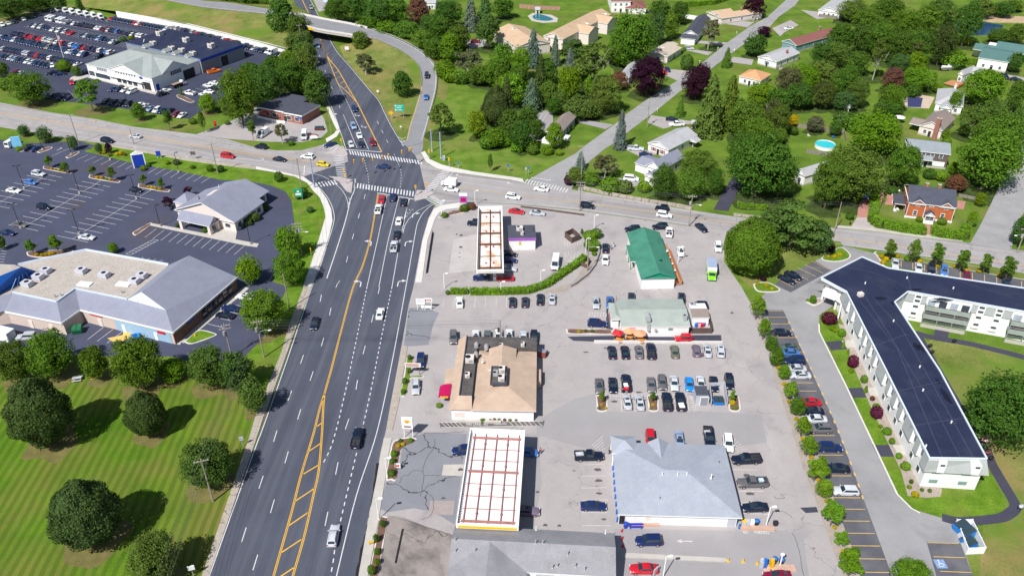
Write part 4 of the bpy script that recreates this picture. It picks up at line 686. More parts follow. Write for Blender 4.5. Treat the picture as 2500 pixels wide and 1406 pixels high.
trees('''
o 2082 24 84 52 o; o 2122 50 92 66 g; o 2172 18 92 52 d; o 2208 58 92 76 g; o 2262 46 90 76 g; o 2300 24 92 62 o; r 2052 92 78 76 d; o 2112 92 80 72 d; o 2150 92 84 84 g; o 2196 112 84 84 d; o 2242 110 86 86 d; l 2238 120 60 60 l w; o 2303 104 72 100 k; o 2366 50 76 108 d; l 2146 130 52 112 o w; r 2006 132 60 60 d; o 2042 130 90 64 o; r 2098 152 62 60 d; o 2196 158 62 60 e; o 2236 150 66 56 y; o 2246 190 92 54 b; r 2180 192 62 60 r; o 1966 186 80 66 b; o 1926 196 76 76 l w; r 2008 180 84 70 o; o 2068 196 82 84 g; r 1952 232 80 66 d; r 2010 228 70 70 k; o 2098 224 56 74 o; r 2062 246 74 50 e; o 2180 236 76 66 g; r 2150 262 40 30 d; r 1900 246 70 70 d; l 1890 270 60 74 l w; r 2182 264 50 36 d
r 2400 20 70 44 o; r 2450 22 60 38 d; r 2478 12 48 30 g; r 2440 86 60 32 d; r 2484 82 50 50 o; b 2340 100 26 22 b; b 2360 100 22 18 Y; r 2405 212 104 92 b w; r 2484 232 50 80 d; o 2440 335 136 136 g; o 2382 292 86 86 o w; r 2490 300 60 120 d; r 2480 150 40 50 d; b 2330 146 60 14 b; t 2310 330 22 34 b; r 2430 270 70 60 o
r 1936 293 32 30 Y; r 1992 302 52 42 l; r 2040 312 36 38 d; o 2140 322 136 112 b; r 2290 215 30 24 b; r 2334 246 34 60 b; b 1938 320 24 22 d; b 1912 312 40 28 g; b 2092 302 60 18 g; b 2060 290 50 16 d; b 1870 352 30 26 d; r 1905 330 40 40 g; b 2170 250 50 16 d; b 2230 222 40 16 d; b 2105 285 20 14 b; d 2312 345 26 26 b; b 2270 425 34 20 d; b 2300 430 34 20 b; r 2330 410 30 34 b; b 2180 465 30 24 d; b 2245 535 18 12 y; b 2300 540 24 14 y
o 2452 1000 190 210 d; o 2228 1405 116 60 b; b 2025 777 40 34 m; b 2055 812 21 22 b; b 2083 882 28 34 m; b 2110 925 19 22 b; b 2140 992 20 16 b; b 2141 1006 32 34 m; b 2166 1052 24 22 b; b 2211 1137 26 24 b; c 2060 838 12 18 b; c 2071 857 10 14 b; c 2115 948 14 18 b; b 2130 972 13 13 r; b 2178 1076 16 18 b; b 2195 1112 17 17 b; b 2032 800 18 10 y; b 2225 1175 11 16 o; b 2235 1206 20 15 Y; b 2251 1195 10 10 b; b 2270 1197 11 11 o; b 2220 1188 13 9 y; b 1985 731 18 24 b; b 1972 733 10 7 y; b 2040 806 14 8 y; b 2150 1040 12 8 y; b 2078 905 14 8 y
b 1850 692 10 9 Y; b 1870 697 12 9 Y; b 1885 704 10 8 Y; b 2022 627 10 10 Y; b 2037 626 12 12 Y; b 2050 621 12 10 Y; b 2152 626 14 12 Y; b 2164 632 14 12 Y; b 2156 640 14 12 Y; b 2190 625 14 8 Y; b 2215 632 16 8 y; b 2245 637 14 8 Y; b 2290 648 14 8 Y; b 2330 650 10 8 Y; b 2360 660 12 8 Y; b 2390 662 12 8 Y; b 2440 672 12 8 Y
t 1470 965 15 28 b; t 1594 965 17 26 g; t 1790 965 18 28 b; b 1469 987 9 8 Y; b 1478 996 9 8 Y; b 1462 996 9 8 o; b 1594 987 9 7 Y; b 1588 998 7 6 y; b 1788 982 15 14 Y; b 1795 995 12 9 y; b 1414 809 11 7 Y; b 1430 807 9 7 o; b 1446 808 10 8 g; t 1421 566 10 17 d; b 1456 570 30 26 g; b 1440 575 34 26 b; b 1445 597 40 22 b; b 1451 619 14 11 b; b 1093 714 12 12 g; b 1133 508 24 14 g; b 1152 504 22 12 r; b 1085 525 18 6 o; b 1000 872 12 20 o; b 1000 905 10 14 g; b 988 930 14 20 g; b 984 955 12 16 g; b 1072 989 16 11 b; b 972 1088 11 11 Y; b 984 1084 12 10 Y; b 978 1075 12 8 o; b 1002 1074 14 8 b; b 962 1107 18 18 b; b 958 1125 16 16 g; b 955 1154 18 20 g; r 934 1277 18 20 o; r 918 1312 18 36 g; r 920 1345 20 20 g; r 920 1370 16 20 y; r 906 1390 22 30 g; b 1178 1027 14 8 o
b 1197 1026 8 8 g; b 1207 1024 8 9 r; b 1218 1025 8 9 g; b 1232 1024 9 9 r; b 1245 1024 10 9 g; b 1260 1023 10 9 r; b 600 460 14 12 o; b 710 350 16 12 g
''')
for x,y,w,h in((1852,742,42,50),(1868,795,38,48),(1884,834,38,46),(1900,872,38,46),(1913,908,38,43),(1929,950,37,40),(1945,989,46,50),(1961,1038,44,48),(1979,1083,50,50),(1997,1134,56,57),(2015,1190,52,56),(2036,1245,60,58),(2055,1310,44,42),(2085,1370,62,68)):
 _k=random.uniform(.96,1.22);tree(['round','round','col'][(x*7+y)%3],x+random.uniform(-3,3),y+random.uniform(-3,3),w*_k,h*_k,'gbb'[(x+y)%3],'small round green tree in the gravel bed beside the apartment parking',group='row of small round trees along the apartment parking')
for x,y in((1901,897),(1915,937),(1927,980),(1945,1022),(1961,1070),(1981,1115),(1998,1170),(2018,1222),(2038,1286),(2058,1345)):tree('ball',x,y,12,11,'Y','golden yellow clipped shrub between small trees beside the apartment parking')
def hedge(name,pts,w,h,c,label,dens=80,cat='hedge'):
 v=PL(pts);pos=[];nor=[];r2=np.random.default_rng(len(pts)*7+int(pts[0][0]))
 for i in range(len(v)-1):
  a,b_=np.array(v[i]),np.array(v[i+1]);d=b_-a;L_=np.linalg.norm(d);d/=L_;nn=np.array([-d[1],d[0],0]);k=int(L_*(w+2*h)*dens*.35);t=r2.random(k)*L_;q=r2.uniform(-1,1,k)*(w/2+h)
  off=np.clip(q,-w/2,w/2);z=np.where(np.abs(q)>w/2,h-(np.abs(q)-w/2),h);j=r2.normal(size=(k,3))*.12+(np.sin(t*2.1)*.12)[:,None]*np.array([0,0,1])
  p=a+d*t[:,None]+nn*off[:,None]+np.array([0,0,1])*z[:,None]+j;p[:,2]=np.maximum(p[:,2],.05)
  m=np.where((np.abs(q)>w/2)[:,None],nn*np.sign(q)[:,None],np.array([0,0,1.]))+r2.normal(size=(k,3))*.5;pos.append(p);nor.append(m)
 global rng;rng=r2;me=leaf_mesh(name,np.concatenate(pos),np.concatenate(nor),.2);o=bpy.data.objects.new(name,me);COL.objects.link(o);o.color=(*[q*1.25 for q in GC[c][0]],1);tag(o,label,cat)
 b=MB()
 for i in range(len(v)-1):
  d=v[i+1]-v[i];b.box((v[i]+v[i+1])/2+Vector((0,0,h*.45)),(d.length,w*.85,h*.88),math.atan2(d.y,d.x))
 k=b.obj('inner_stems',mat('hedge_core',(.05,.08,.015),1,.2),o);return o
hedge('hedge',[(1100,716),(1140,716),(1142,716)],1.6,1.2,'b','short bright green hedge at the left end of the kiosk lot edge')
hedge('hedge',[(1148,717),(1230,716),(1290,714),(1335,698),(1372,672),(1405,650),(1428,632)],1.8,1.3,'b','long curved olive hedge bordering the kiosk lot')
hedge('hedge',[(2134,480),(2132,520),(2128,545),(2155,556),(2210,566),(2258,572)],2.4,2.2,'b','tall bright green hedge left of the cedar house path')
hedge('hedge',[(2274,573),(2300,578),(2352,584),(2356,560)],2.4,2.2,'b','tall bright green hedge right of the cedar house path')
hedge('hedge',[(2318,156),(2390,160)],2.0,2.6,'b','tall clipped hedge in front of the sea-green-roofed house')
hedge('hedge',[(1800,505),(1835,509),(1872,512)],1.2,1.3,'b','row of low clipped conifers right of the dark driveway')
hedge('hedge',[(1668,18),(1740,12),(1790,-4)],2.2,2.4,'b','bright hedge behind the tan ranch house')
hedge('hedge',[(1636,148),(1660,132),(1672,122)],1.2,1.2,'b','low hedge right of the flat tan-roofed house')
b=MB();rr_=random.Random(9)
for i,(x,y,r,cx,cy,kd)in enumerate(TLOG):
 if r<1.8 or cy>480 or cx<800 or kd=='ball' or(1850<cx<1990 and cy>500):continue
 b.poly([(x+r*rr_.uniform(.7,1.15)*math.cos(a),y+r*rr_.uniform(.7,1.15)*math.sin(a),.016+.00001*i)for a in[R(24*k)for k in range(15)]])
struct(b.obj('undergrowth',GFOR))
b=MB()
for i,(x,y,r,cx,cy,kd)in enumerate(TLOG):
 if r<1.2 or(cy<480 and cx>800)or kd=='ball' or not(cx<660):continue
 b.poly([(x+r*(.8+.13*math.sin(2*a+i)+.08*math.sin(5*a+2*i))*math.cos(a),y+r*(.8+.13*math.sin(3*a+i)+.08*math.sin(5*a))*math.sin(a),.0257+.000002*i)for a in[R(10*k)for k in range(36)]])
struct(b.obj('bare_earth_under_trees',mat('worn_earth',(.14,.125,.04),1,.2,.5,.2,4)))
# == VEHICLES
PAINT=mat('car_paint',(1,1,1),.28,.03,1.5,spec=.4,obj=True,coat=.3);TYRE=mat('tyre_rubber',(.018,.018,.02),.85,.1,2);RIM=mat('wheel_rim',(.45,.45,.47),.35,.1,3,metal=.6)
LAMPW=mat('headlight_lens',(.75,.77,.8),.15,.05,1);LAMPR=mat('taillight_lens',(.4,.012,.015),.25,.05,1);CARBLK=mat('car_black_trim',(.02,.02,.022),.6,.1,1);CARGL=mat('car_glass',(.02,.035,.045),.05,.1,1,spec=.7);BEDM=mat('bed_liner',(.035,.035,.038),.8,.2,2)
PLATE=mat('number_plate',(.7,.7,.72),.5,.03,1)
CC={'w':((.8,.8,.8),'white'),'s':((.5,.52,.56),'silver'),'g':((.13,.125,.135),'dark grey'),'k':((.009,.014,.034),'black'),'n':((.01,.024,.1),'navy blue'),'b':((.06,.17,.45),'blue'),'B':((.01,.22,.75),'bright blue'),'l':((.28,.37,.55),'pale blue'),'r':((.5,.012,.025),'red'),'m':((.2,.008,.035),'maroon'),'y':((.85,.6,.01),'yellow'),'o':((.8,.17,.01),'orange'),'e':((.14,.15,.115),'grey-green'),'p':((.17,.13,.18),'purplish grey'),'t':((.1,.13,.12),'dark green'),'a':((.3,.29,.25),'tan')}
CK={'sedan':(4.75,1.82,1.45,.93,.21,.05,-.2,-.36,'sedan'),'coupe':(4.6,1.84,1.36,.9,.18,.02,-.16,-.36,'coupe'),'hatch':(4.3,1.78,1.48,.95,.24,.08,-.36,-.46,'hatchback'),'wagon':(4.7,1.8,1.5,.95,.2,.06,-.4,-.47,'estate car'),'suv':(4.7,1.88,1.74,1.05,.22,.09,-.41,-.47,'SUV'),'minivan':(5.0,1.95,1.76,1.05,.3,.14,-.42,-.48,'minivan'),'pickup':(5.75,1.98,1.85,1.12,.2,.1,-.09,-.12,'pickup truck'),'van':(5.8,2.1,2.45,1.25,.4,.28,-.485,-.495,'van'),'jeep':(4.0,1.8,1.8,1.05,.14,.09,-.44,-.46,'off-roader')}
def car_parts(kind):
 L,W,H,bt,xa,xb,xc,xd,_=CK[kind];hw=W/2;out=[]
 nose={'pickup':.93,'van':.8,'jeep':.97,'suv':.9,'minivan':.82}.get(kind,.84);tail={'pickup':1.0,'van':1.0,'suv':.98,'hatch':.97,'wagon':.97,'minivan':.98,'jeep':1.0}.get(kind,.98);z0=.34 if kind in('suv','pickup','jeep','van')else .24
 st=[(-.5,.84,z0+.16,bt*tail*.82),(-.485,.93,z0+.04,bt*tail*.97),(-.44,.98,z0,bt*tail),(-.3,1,z0,bt*(1 if tail>.9 else .99)),(xa,1,z0,bt*.985),(xa+.12,.985,z0,bt*(nose*.5+.48)),(.44,.95,z0,bt*nose),(.485,.87,z0+.06,bt*nose*.86),(.5,.78,z0+.16,bt*nose*.7)]
 if kind=='jeep':st=[(x,max(w,.92),a,c)for x,w,a,c in st]
 b=MB();S=[]
 for x,w,za,zb in st:
  y=hw*w;S.append([(x*L,-y*.96,za),(x*L,-y,za+(zb-za)*.55),(x*L,-y*.95,zb-.07),(x*L,-y*.84,zb),(x*L,0,zb+.025),(x*L,y*.84,zb),(x*L,y*.95,zb-.07),(x*L,y,za+(zb-za)*.55),(x*L,y*.96,za)])
 n=9;vs=[p for s in S for p in s];fs=[(i*n+k,(i+1)*n+k,(i+1)*n+(k+1)%n,i*n+(k+1)%n)for i in range(len(S)-1)for k in range(n)]
 b.add(vs,[f[::-1]for f in fs]+[tuple(range(n)),tuple(range((len(S)-1)*n,len(S)*n))[::-1]],0)
 wb,wt=hw*.88,hw*(.8 if kind in('van','jeep')else .74 if kind in('suv','pickup','minivan')else .68)
 zb_=bt-.02;q={'a':[(xa*L,-wb,zb_),(xa*L,wb,zb_)],'b':[(xb*L,-wt,H-.03),(xb*L,wt,H-.03)],'c':[(xc*L,-wt,H-.05),(xc*L,wt,H-.05)],'d':[(xd*L,-wb*.97,zb_),(xd*L,wb*.97,zb_)]}
 xm=(xb+xc)/2*L;G=q['a']+q['b']+q['c']+q['d']+[(xm,-wt,H),(xm,wt,H)]
 b.add(G,[(0,1,3,2),(2,3,9,8),(8,9,5,4),(4,5,7,6),(0,2,8,4,6),(1,7,5,9,3)],0)
 if kind in('suv','wagon','minivan'):
  for sg in(-1,1):b.box((xm,sg*wt*.9,H+.03),(abs(xb-xc)*L*.8,.05,.05))
 for sg in(-1,1):b.box((xa*L-.15,sg*(hw+.08),bt+.02),(.16,.2,.14))
 if kind=='jeep':
  b.box((-.52*L,0,.95),(.2,.62,.62));
  for sg in(-1,1):b.box((.38*L,sg*hw*.93,.8),(.75,.3,.08));b.box((-.32*L,sg*hw*.93,.85),(.75,.3,.08))
 if kind=='pickup':
  for sg in(-1,1):b.box((-.31*L,sg*hw*.9,bt+.1),(.36*L,.12,.26))
  b.box((-.49*L,0,bt+.08),(.1,hw*1.78,.26))
 out.append(('body',b,PAINT))
 def glass(nm,c,mg=(.08,.1)):
  c=[Vector(p)for p in c];nn=(c[1]-c[0]).cross(c[3]-c[0]).normalized()*.018;g_=MB()
  def bl(u,v):return(c[0]*(1-u)+c[1]*u)*(1-v)+(c[3]*(1-u)+c[2]*u)*v+nn
  u0,v0=mg;g_.poly([bl(u0,v0),bl(1-u0,v0),bl(1-u0,1-v0),bl(u0,1-v0)]);out.append((nm,g_,CARGL))
 A,B_,C,D=q['a'],q['b'],q['c'],q['d']
 glass('windshield',[A[0],A[1],B_[1],B_[0]],(.05,.06));glass('rear_window',[D[1],D[0],C[0],C[1]],(.08,.12))
 for sg in(0,1):
  f=lambda P_,Q,t:tuple(Vector(P_[sg]).lerp(Vector(Q[sg]),t));a0,d0,b0,c0=A[sg],D[sg],B_[sg],C[sg]
  if kind=='van':d0=f(A,D,.3);c0=f(B_,C,.2)
  qd=[a0,d0,c0,b0]if sg==1 else[d0,a0,b0,c0]
  glass('side_window',qd,(.05,.12))
 for x in(-.3,.31):
  for sg in(-1,1):
   r=.36 if kind in('pickup','suv','van','jeep')else .32;g_=MB();y=sg*(hw-.1)
   g_.tube((x*L,y-.11,r),(x*L,y+.13*1,r),r,r,12,0);g_.tube((x*L,y+sg*.135-.012,r),(x*L,y+sg*.135+.012,r),r*.62,r*.62,10,1);out.append(('wheel',g_,[TYRE,RIM]))
 for sg in(-1,1):
  g_=MB();g_.box((.478*L,sg*hw*.66,bt*nose*.78),(.16,.38,.17));out.append(('headlight',g_,LAMPW))
  g_=MB();g_.box((-.487*L,sg*hw*.74,bt*.84),(.1,.26,.2));out.append(('taillight',g_,LAMPR))
 g_=MB();g_.box((-.502*L,0,bt*.62),(.03,.5,.14));out.append(('number_plate',g_,PLATE))
 g_=MB();g_.box((.497*L,0,bt*nose*.6),(.05,hw*1.0,.2));out.append(('grille',g_,CARBLK))
 if kind=='pickup':g_=MB();g_.box((-.305*L,0,bt+.012),(.33*L,hw*1.6,.02));out.append(('cargo_bed',g_,BEDM))
 if kind in('sedan','suv','minivan','coupe'):g_=MB();g_.box(((xb*.8+xc*.2)*L,0,H-.005),(.55,.75,.012));out.append(('sunroof',g_,CARGL))
 return out
PARTS={};FAR={}
for kd in CK:
 L_=[]
 for nm,b,m in car_parts(kd):
  o=b.obj(nm,m,sm=(nm=='body'));L_.append((nm,o.data));bpy.data.objects.remove(o)
 PARTS[kd]=L_
 big=MB();ms=[PAINT,CARGL,TYRE,RIM,LAMPW,LAMPR,CARBLK,BEDM,PLATE]
 for nm,b,m in car_parts(kd):
  if nm in('number_plate','sunroof'):continue
  mm=m if isinstance(m,list)else[m];o0=len(big.v);big.v+=[tuple(v)for v in b.v];big.f+=[tuple(i+o0 for i in f)for f in b.f];big.m+=[ms.index(mm[k])for k in b.m]
 o=big.obj('parked_car',ms,sm=True);FAR[kd]=o.data;bpy.data.objects.remove(o)
def car(kind,c,x,y,ang,zone,far=False,z=0.0,group=None,label=None,extra=None,state='parked'):
 p=P(x,y,z+.75);p.z=z;col,cn=CC[c];jit=random.uniform(-.025,.025)
 v=random.uniform(.85,1.15);color=(*[k*v for k in col],1)if c!='w' else(*col,1)
 lab=label or '%s %s %s'%(cn,CK[kind][8],zone);nm={'pickup':'pickup_truck','van':'van','minivan':'minivan'}.get(kind,'car' if state!='parked' else 'parked_car');cat={'pickup':'pickup truck','van':'van','minivan':'van'}.get(kind,'car')
 if far:
  o=bpy.data.objects.new(nm,FAR[kind]);COL.objects.link(o);o.location=p;o.rotation_euler=(0,0,ang+jit);o.color=color;tag(o,lab,cat,group);return o
 t=thing(nm,lab,cat,p,ang+jit,group)
 for pn,me in PARTS[kind]:
  if pn=='sunroof' and random.random()<.45:continue
  o=bpy.data.objects.new(pn,me);COL.objects.link(o);o.parent=t
  if pn=='body':o.color=color
 return t
def cars(zone,spec,head,far=False,group=None,state='parked'):
 """spec 'kind colour x y' separated by ; head = pixel step the noses point along"""
 for e in spec.split(';'):
  q=e.split()
  if not q:continue
  x,y=float(q[2]),float(q[3]);h=(float(q[4]),float(q[5]))if len(q)>5 else head
  car(KD[q[0]],q[1],x,y,dirang(x,y,*h),zone,far,group=group,state=state)
KD={'s':'sedan','c':'coupe','h':'hatch','w':'wagon','u':'suv','m':'minivan','p':'pickup','v':'van','j':'jeep'}
D='driving'
cars('waiting at the near stop line of the intersection','s r 932 485; u n 959 481; s k 985 492',(14,-70),state=D,group='vehicles queueing at the intersection')
cars('queueing behind the red car at the near stop line','p w 924 510',(14,-70),state=D,group='vehicles queueing at the intersection')
cars('queueing in the right-hand lane before the intersection','s w 974 538; s k 969 571; p s 962 601',(14,-70),state=D,group='vehicles queueing at the intersection')
cars('driving away along the main road past the restaurant','s w 928 764',(15,-75),state=D);cars('driving towards the viewer on the left side of the main road','s k 768 788',(-18,70),state=D)
cars('driving on the main road beside the hatched yellow median','p k 872 1068',(16,-80),state=D);cars('driving on the main road near the bottom of the picture','w s 814 1305',(18,-90),state=D)
cars('crossing the middle of the intersection','s n 935 406',(-100,-8),state=D)
cars('waiting in the queue on the far side of the intersection','u n 865 266 16 34; u l 863 308 16 34; s w 877 330 16 34; h s 857 352 18 36; s k 882 352 18 36; u m 909 348 18 36',(16,34),state=D,group='vehicles queueing at the intersection')
cars('coming out from under the overpass','s l 775 112',(14,34),state=D);cars('on the main road beyond the overpass','u a 760 19',(12,30),state=D)
cars('turning at the corner beside the brick office','s n 806 352',(-40,14),state=D)
cars('driving on the pale road left of the intersection','u k 637 358 -100 -14; m r 556 380 100 16; s k 683 388 100 14; u w 751 382 -100 -12; s s 331 332 -100 -16; m k 262 343 100 16',(100,15),state=D)
car('hatch','y',789,400,dirang(789,400,100,12),'',label='yellow small car with a black roof waiting left of the intersection',state=D)
cars('driving on the pale road right of the intersection','s w 1102 461 100 12; u w 1253 480 100 12; s w 1322 460 -100 -12; u k 1433 502 100 12; j k 1616 508 -100 -14; u w 1622 524 100 14',(100,12),state=D)
cars('turning into the lot beside the green-roofed shop','s k 1713 555',(40,30),state=D)
car('suv','k',1042,184,dirang(1042,184,0,40),'',z=1.4,label='small black car on the ramp bend, farther one',state=D);car('sedan','b',1040,236,dirang(1040,236,-3,40),'',z=.55,label='blue-grey car coming down the ramp, nearer one',state=D)
cars('beside the kiosk canopy','s r 1261 515 100 12; s s 1312 519 100 10; h k 1243 619 100 6; h n 1243 634 100 6; s s 1240 655 100 6; u n 1176 677 -100 0; s r 1233 678 -100 0',(100,8))
car('jeep','k',1157,544,dirang(1157,544,-100,-4),'',label='open black off-roader by the left side of the kiosk canopy')
cars('standing on the kiosk lot','v w 1356 643',(-6,40));cars('behind the green-roofed shop','u k 1545 559 -100 4; u k 1612 553 -100 2',(-100,3));car('pickup','w',1634,566,dirang(1634,566,4,-40),'',label='white pickup behind the right corner of the green-roofed shop')
cars('left of the green-roofed shop','s k 1479 604 0 -40; s w 1478 633 -4 40',(0,-40));cars('right of the green-roofed shop','s w 1662 613',(4,40));cars('on the lane by the big round tree','u w 1753 603',(4,40))
cars('in the row below the long kiosk hedge','s w 1122 736; h k 1251 736; h k 1282 736; s k 1319 729; s s 1348 728',(1,-40))
cars('left of the diner','s s 1455 738 0 40; s b 1489 737 0 40; u n 1458 789 100 3',(0,40));cars('behind the diner','u k 1706 746 -100 -5; s k 1542 728 0 40; s k 1664 728 0 40',(0,40))
cars('in the row behind the tan-roofed restaurant','u g 1107 823; s w 1162 821; h t 1190 821; s w 1217 819; s w 1243 819; s s 1278 823; u k 1304 824',(0,40))
cars('left of the tan-roofed restaurant','u n 1027 880 -2 40; w s 1015 943 -3 40',(-3,40))
cars('in the row directly below the diner','s k 1494 858; s k 1526 858; s g 1560 857; p k 1589 856; s e 1647 856; h p 1700 854; s s 1727 854; u s 1759 855',(-5,-40),group='cars in the rows between restaurant and diner')
cars("in the back lot's upper row",'s g 1463 941; s k 1496 939; p k 1528 934 -4 -40; s g 1590 938; w g 1617 932; s s 1646 934; h B 1683 937; s s 1711 935; s k 1743 936; u k 1780 931',(4,40),group='cars in the rows between restaurant and diner')
cars("in the back lot's lower row",'s s 1531 979; s s 1562 981; p k 1628 979; p k 1661 979',(-6,-40),group='cars in the rows between restaurant and diner')
car('jeep','r',1668,826,dirang(1668,826,-100,0),'',label='red off-roader with grey soft top below the diner')
cars('under the red-beamed canopy','u n 1132 1098 -100 6; h b 1288 1102 100 6; s p 1286 1245 100 6',(100,0))
cars('left of the blue-grey shingled store','p k 1438 1112; s n 1449 1233',(100,0));cars('behind the blue-grey shingled store','u r 1588 1070 5 40; s l 1659 1073 5 40; p k 1731 1068 6 40; u w 1778 1081 5 40',(5,40));cars('right of the blue-grey shingled store','p k 1822 1120; p g 1837 1177; s k 1844 1236',(-100,3))
cars('on the drive lane below the blue-grey shingled store','u n 1584 1318',(-100,2));cars('at the bottom edge beside the white lamp post','s r 1572 1386',(-100,0));cars('at the bottom edge beside the vacuum stand','s m 1898 1404',(-100,4))
cars('in the apartment parking row','h k 1910 811 100 3; s t 1927 846; s b 1926 859; u n 1940 879; s s 1942 898; s s 1953 914; s r 1977 980; s k 1983 1001; s s 1990 1021; u g 2002 1045; u n 2026 1091 100 3; s k 2044 1141; w s 2065 1196',(-100,-2),group='cars along the apartment parking row')
cars('in the angled corner bay by the apartment entrance','s k 1921 681; s k 1937 671',(60,28));cars('in the bays behind the apartment block','s s 2186 642; s s 2243 653; u k 2274 657; u b 2305 661; h m 2361 674; s k 2457 690',(2,40))
cars('in the strip-mall car park','s w 33 464 100 16; h b 75 444 100 16; u s 94 424 100 16; h k 332 463 100 16; u k 108 505 100 16; s g 48 547 100 16; s n 18 567 100 16; s s 212 578 100 10',(100,16));cars('below the strip mall','u s 65 821 -100 6',(-100,6));cars('right of the strip mall','s n 563 751 -100 -14; s k 549 768 -100 -14; s w 598 723 -100 -14',(-100,-14));cars('at the strip-mall entrance','s k 72 360 30 -12; s n 90 362 30 -12',(30,-12));car('van','w',30,351,dirang(30,351,20,-12),'',label='white van at the strip-mall entrance')
cars('on the lot of the small brick office','v w 643 327 -30 22; v w 743 332 -6 30',(-6,30))
cars('on a driveway among the houses','u m 1161 102 100 0; s n 1594 29 100 3; s k 1777 45 100 2; u s 1682 118 100 3; h n 1630 170 20 20; h r 1622 176 20 20; s k 1641 290 100 5; p w 1652 303 -100 5; p s 1552 362 100 6; s n 1577 376 100 2; m w 1541 435 100 8; s b 2010 35 -100 -4; s s 2036 39 -100 -3; s w 1925 69 -100 10; u k 2453 187 30 18; s k 2480 193 100 5; s k 2465 254 100 3; s l 2120 476 -20 20',(100,5))
DG='cars parked in rows at the dealership'
def row(zone,a,b,n,head,mix,kinds='suhuscup'):
 A,B_=P(*a),P(*b)
 for i in range(n):
  x,y=pix(A.lerp(B_,i/max(1,n-1)));c=mix[i%len(mix)]
  if c=='.':continue
  k=KD[kinds[(i*5+n)%len(kinds)]];kk='van' if c=='W' else k;c='w' if c=='W' else c
  car(kk,c,x+random.uniform(-.4,.4),y,dirang(x,y,*head),zone,True,group=DG)
for i in range(7):
 x,y=141+105*i/6,24+19*i/6;car('van','w',x,y,dirang(x,y,10,7),'',True,group='white vans in a line',label='white van in the angled line at the back of the dealership')
hd=(-26,11);hu=(26,-11)
row('in the dealership row nearest the white vans',(122,46),(165,54),6,hu,'WWkWWs');row('in the dealership row nearest the white vans',(182,57),(348,88),24,hu,'wnkknkkkwwkmskkbkknkwkww')
row('in the dealership second row from the back',(79,62),(182,83),15,hd,'kwksknnwkwksmm'[:13]+'r.','ususuhs');row('in the dealership second row from the back',(202,86),(283,104),11,hd,'ksknklnknwk','suhuscu')
row('in the dealership third row from the back',(34,81),(270,128),33,hu,'nknkkmrrkrrsswawkrknsbBkrkknkwkbwr','suhsuc');row('in the dealership fourth row from the back',(2,91),(206,134),30,hd,'wnnnnsnknknnknknkaknnknnwlnkwn','suuhsu');car('suv','k',242,138,dirang(242,138,*hd),'at the right end of the dealership fourth row',True,group=DG)
row('in the dealership fifth row from the back',(-4,116),(190,154),26,hu,'nkskknkknssknrknkwkknknkkn','suhsu');row('in the dealership front row',(6,138),(120,161),12,hd,'nkslknwsnnkn','ushuu');cars('by the clipped evergreen at the dealership','h w 127 160 0 30; s w 190 156 26 -11; p k 130 178 -30 4; s n 146 180 -30 4; s k 205 175 0 20; h r 175 201 0 20',(0,30),True,DG)
row('along the white wall left of the dealership roof',(272,46),(406,71),17,hd,'rnnknnkrwmknknknw','suhsu');row('along the white wall behind the dealership roof',(424,67),(578,104),16,hu,'asgnksrknkknwrmk','suhu');row('along the white wall right of the dealership roof',(598,113),(690,134),9,hd,'nksnkwWks','suhs')
cars('by the grass edge left of the dealership','u w 5 61; s s 20 57; u k 34 53; s s 57 47; u k 79 40; s k 98 34; u k 125 27',(16,12),True,DG);cars('along the lawn in front of the dealership','s k 258 245; s k 276 247; u k 296 251; u k 312 254; s w 341 256; s w 352 259; s l 366 265; u w 383 269; s n 394 270; s k 414 270; h m 428 279; s w 444 281',(-22,14),True,DG);cars('under the big tree in front of the dealership','s k 120 233; s k 150 236; s n 163 239; h m 38 175; s s 48 179',(-22,14),True,DG)
cars('at the white front of the dealership','s n 277 217; u n 291 217; s w 306 219; m w 322 223',(-24,10),True,DG);cars('right of the dealership','s w 404 221 30 -8; u k 397 229 30 -10; p w 462 227 -30 -6; s w 498 230 -30 -6; s w 510 223 -30 -6; s w 508 208 -30 -6; s w 522 202 -30 -6; s k 520 215 -30 -6',(30,-8),True,DG);car('pickup','o',522,174,dirang(522,174,34,-8),'',label='bright orange pickup truck right of the dealership workshop')
car('sedan','n',594,130,dirang(594,130,30,-10),'behind the dealership workshop corner',True,group=DG)
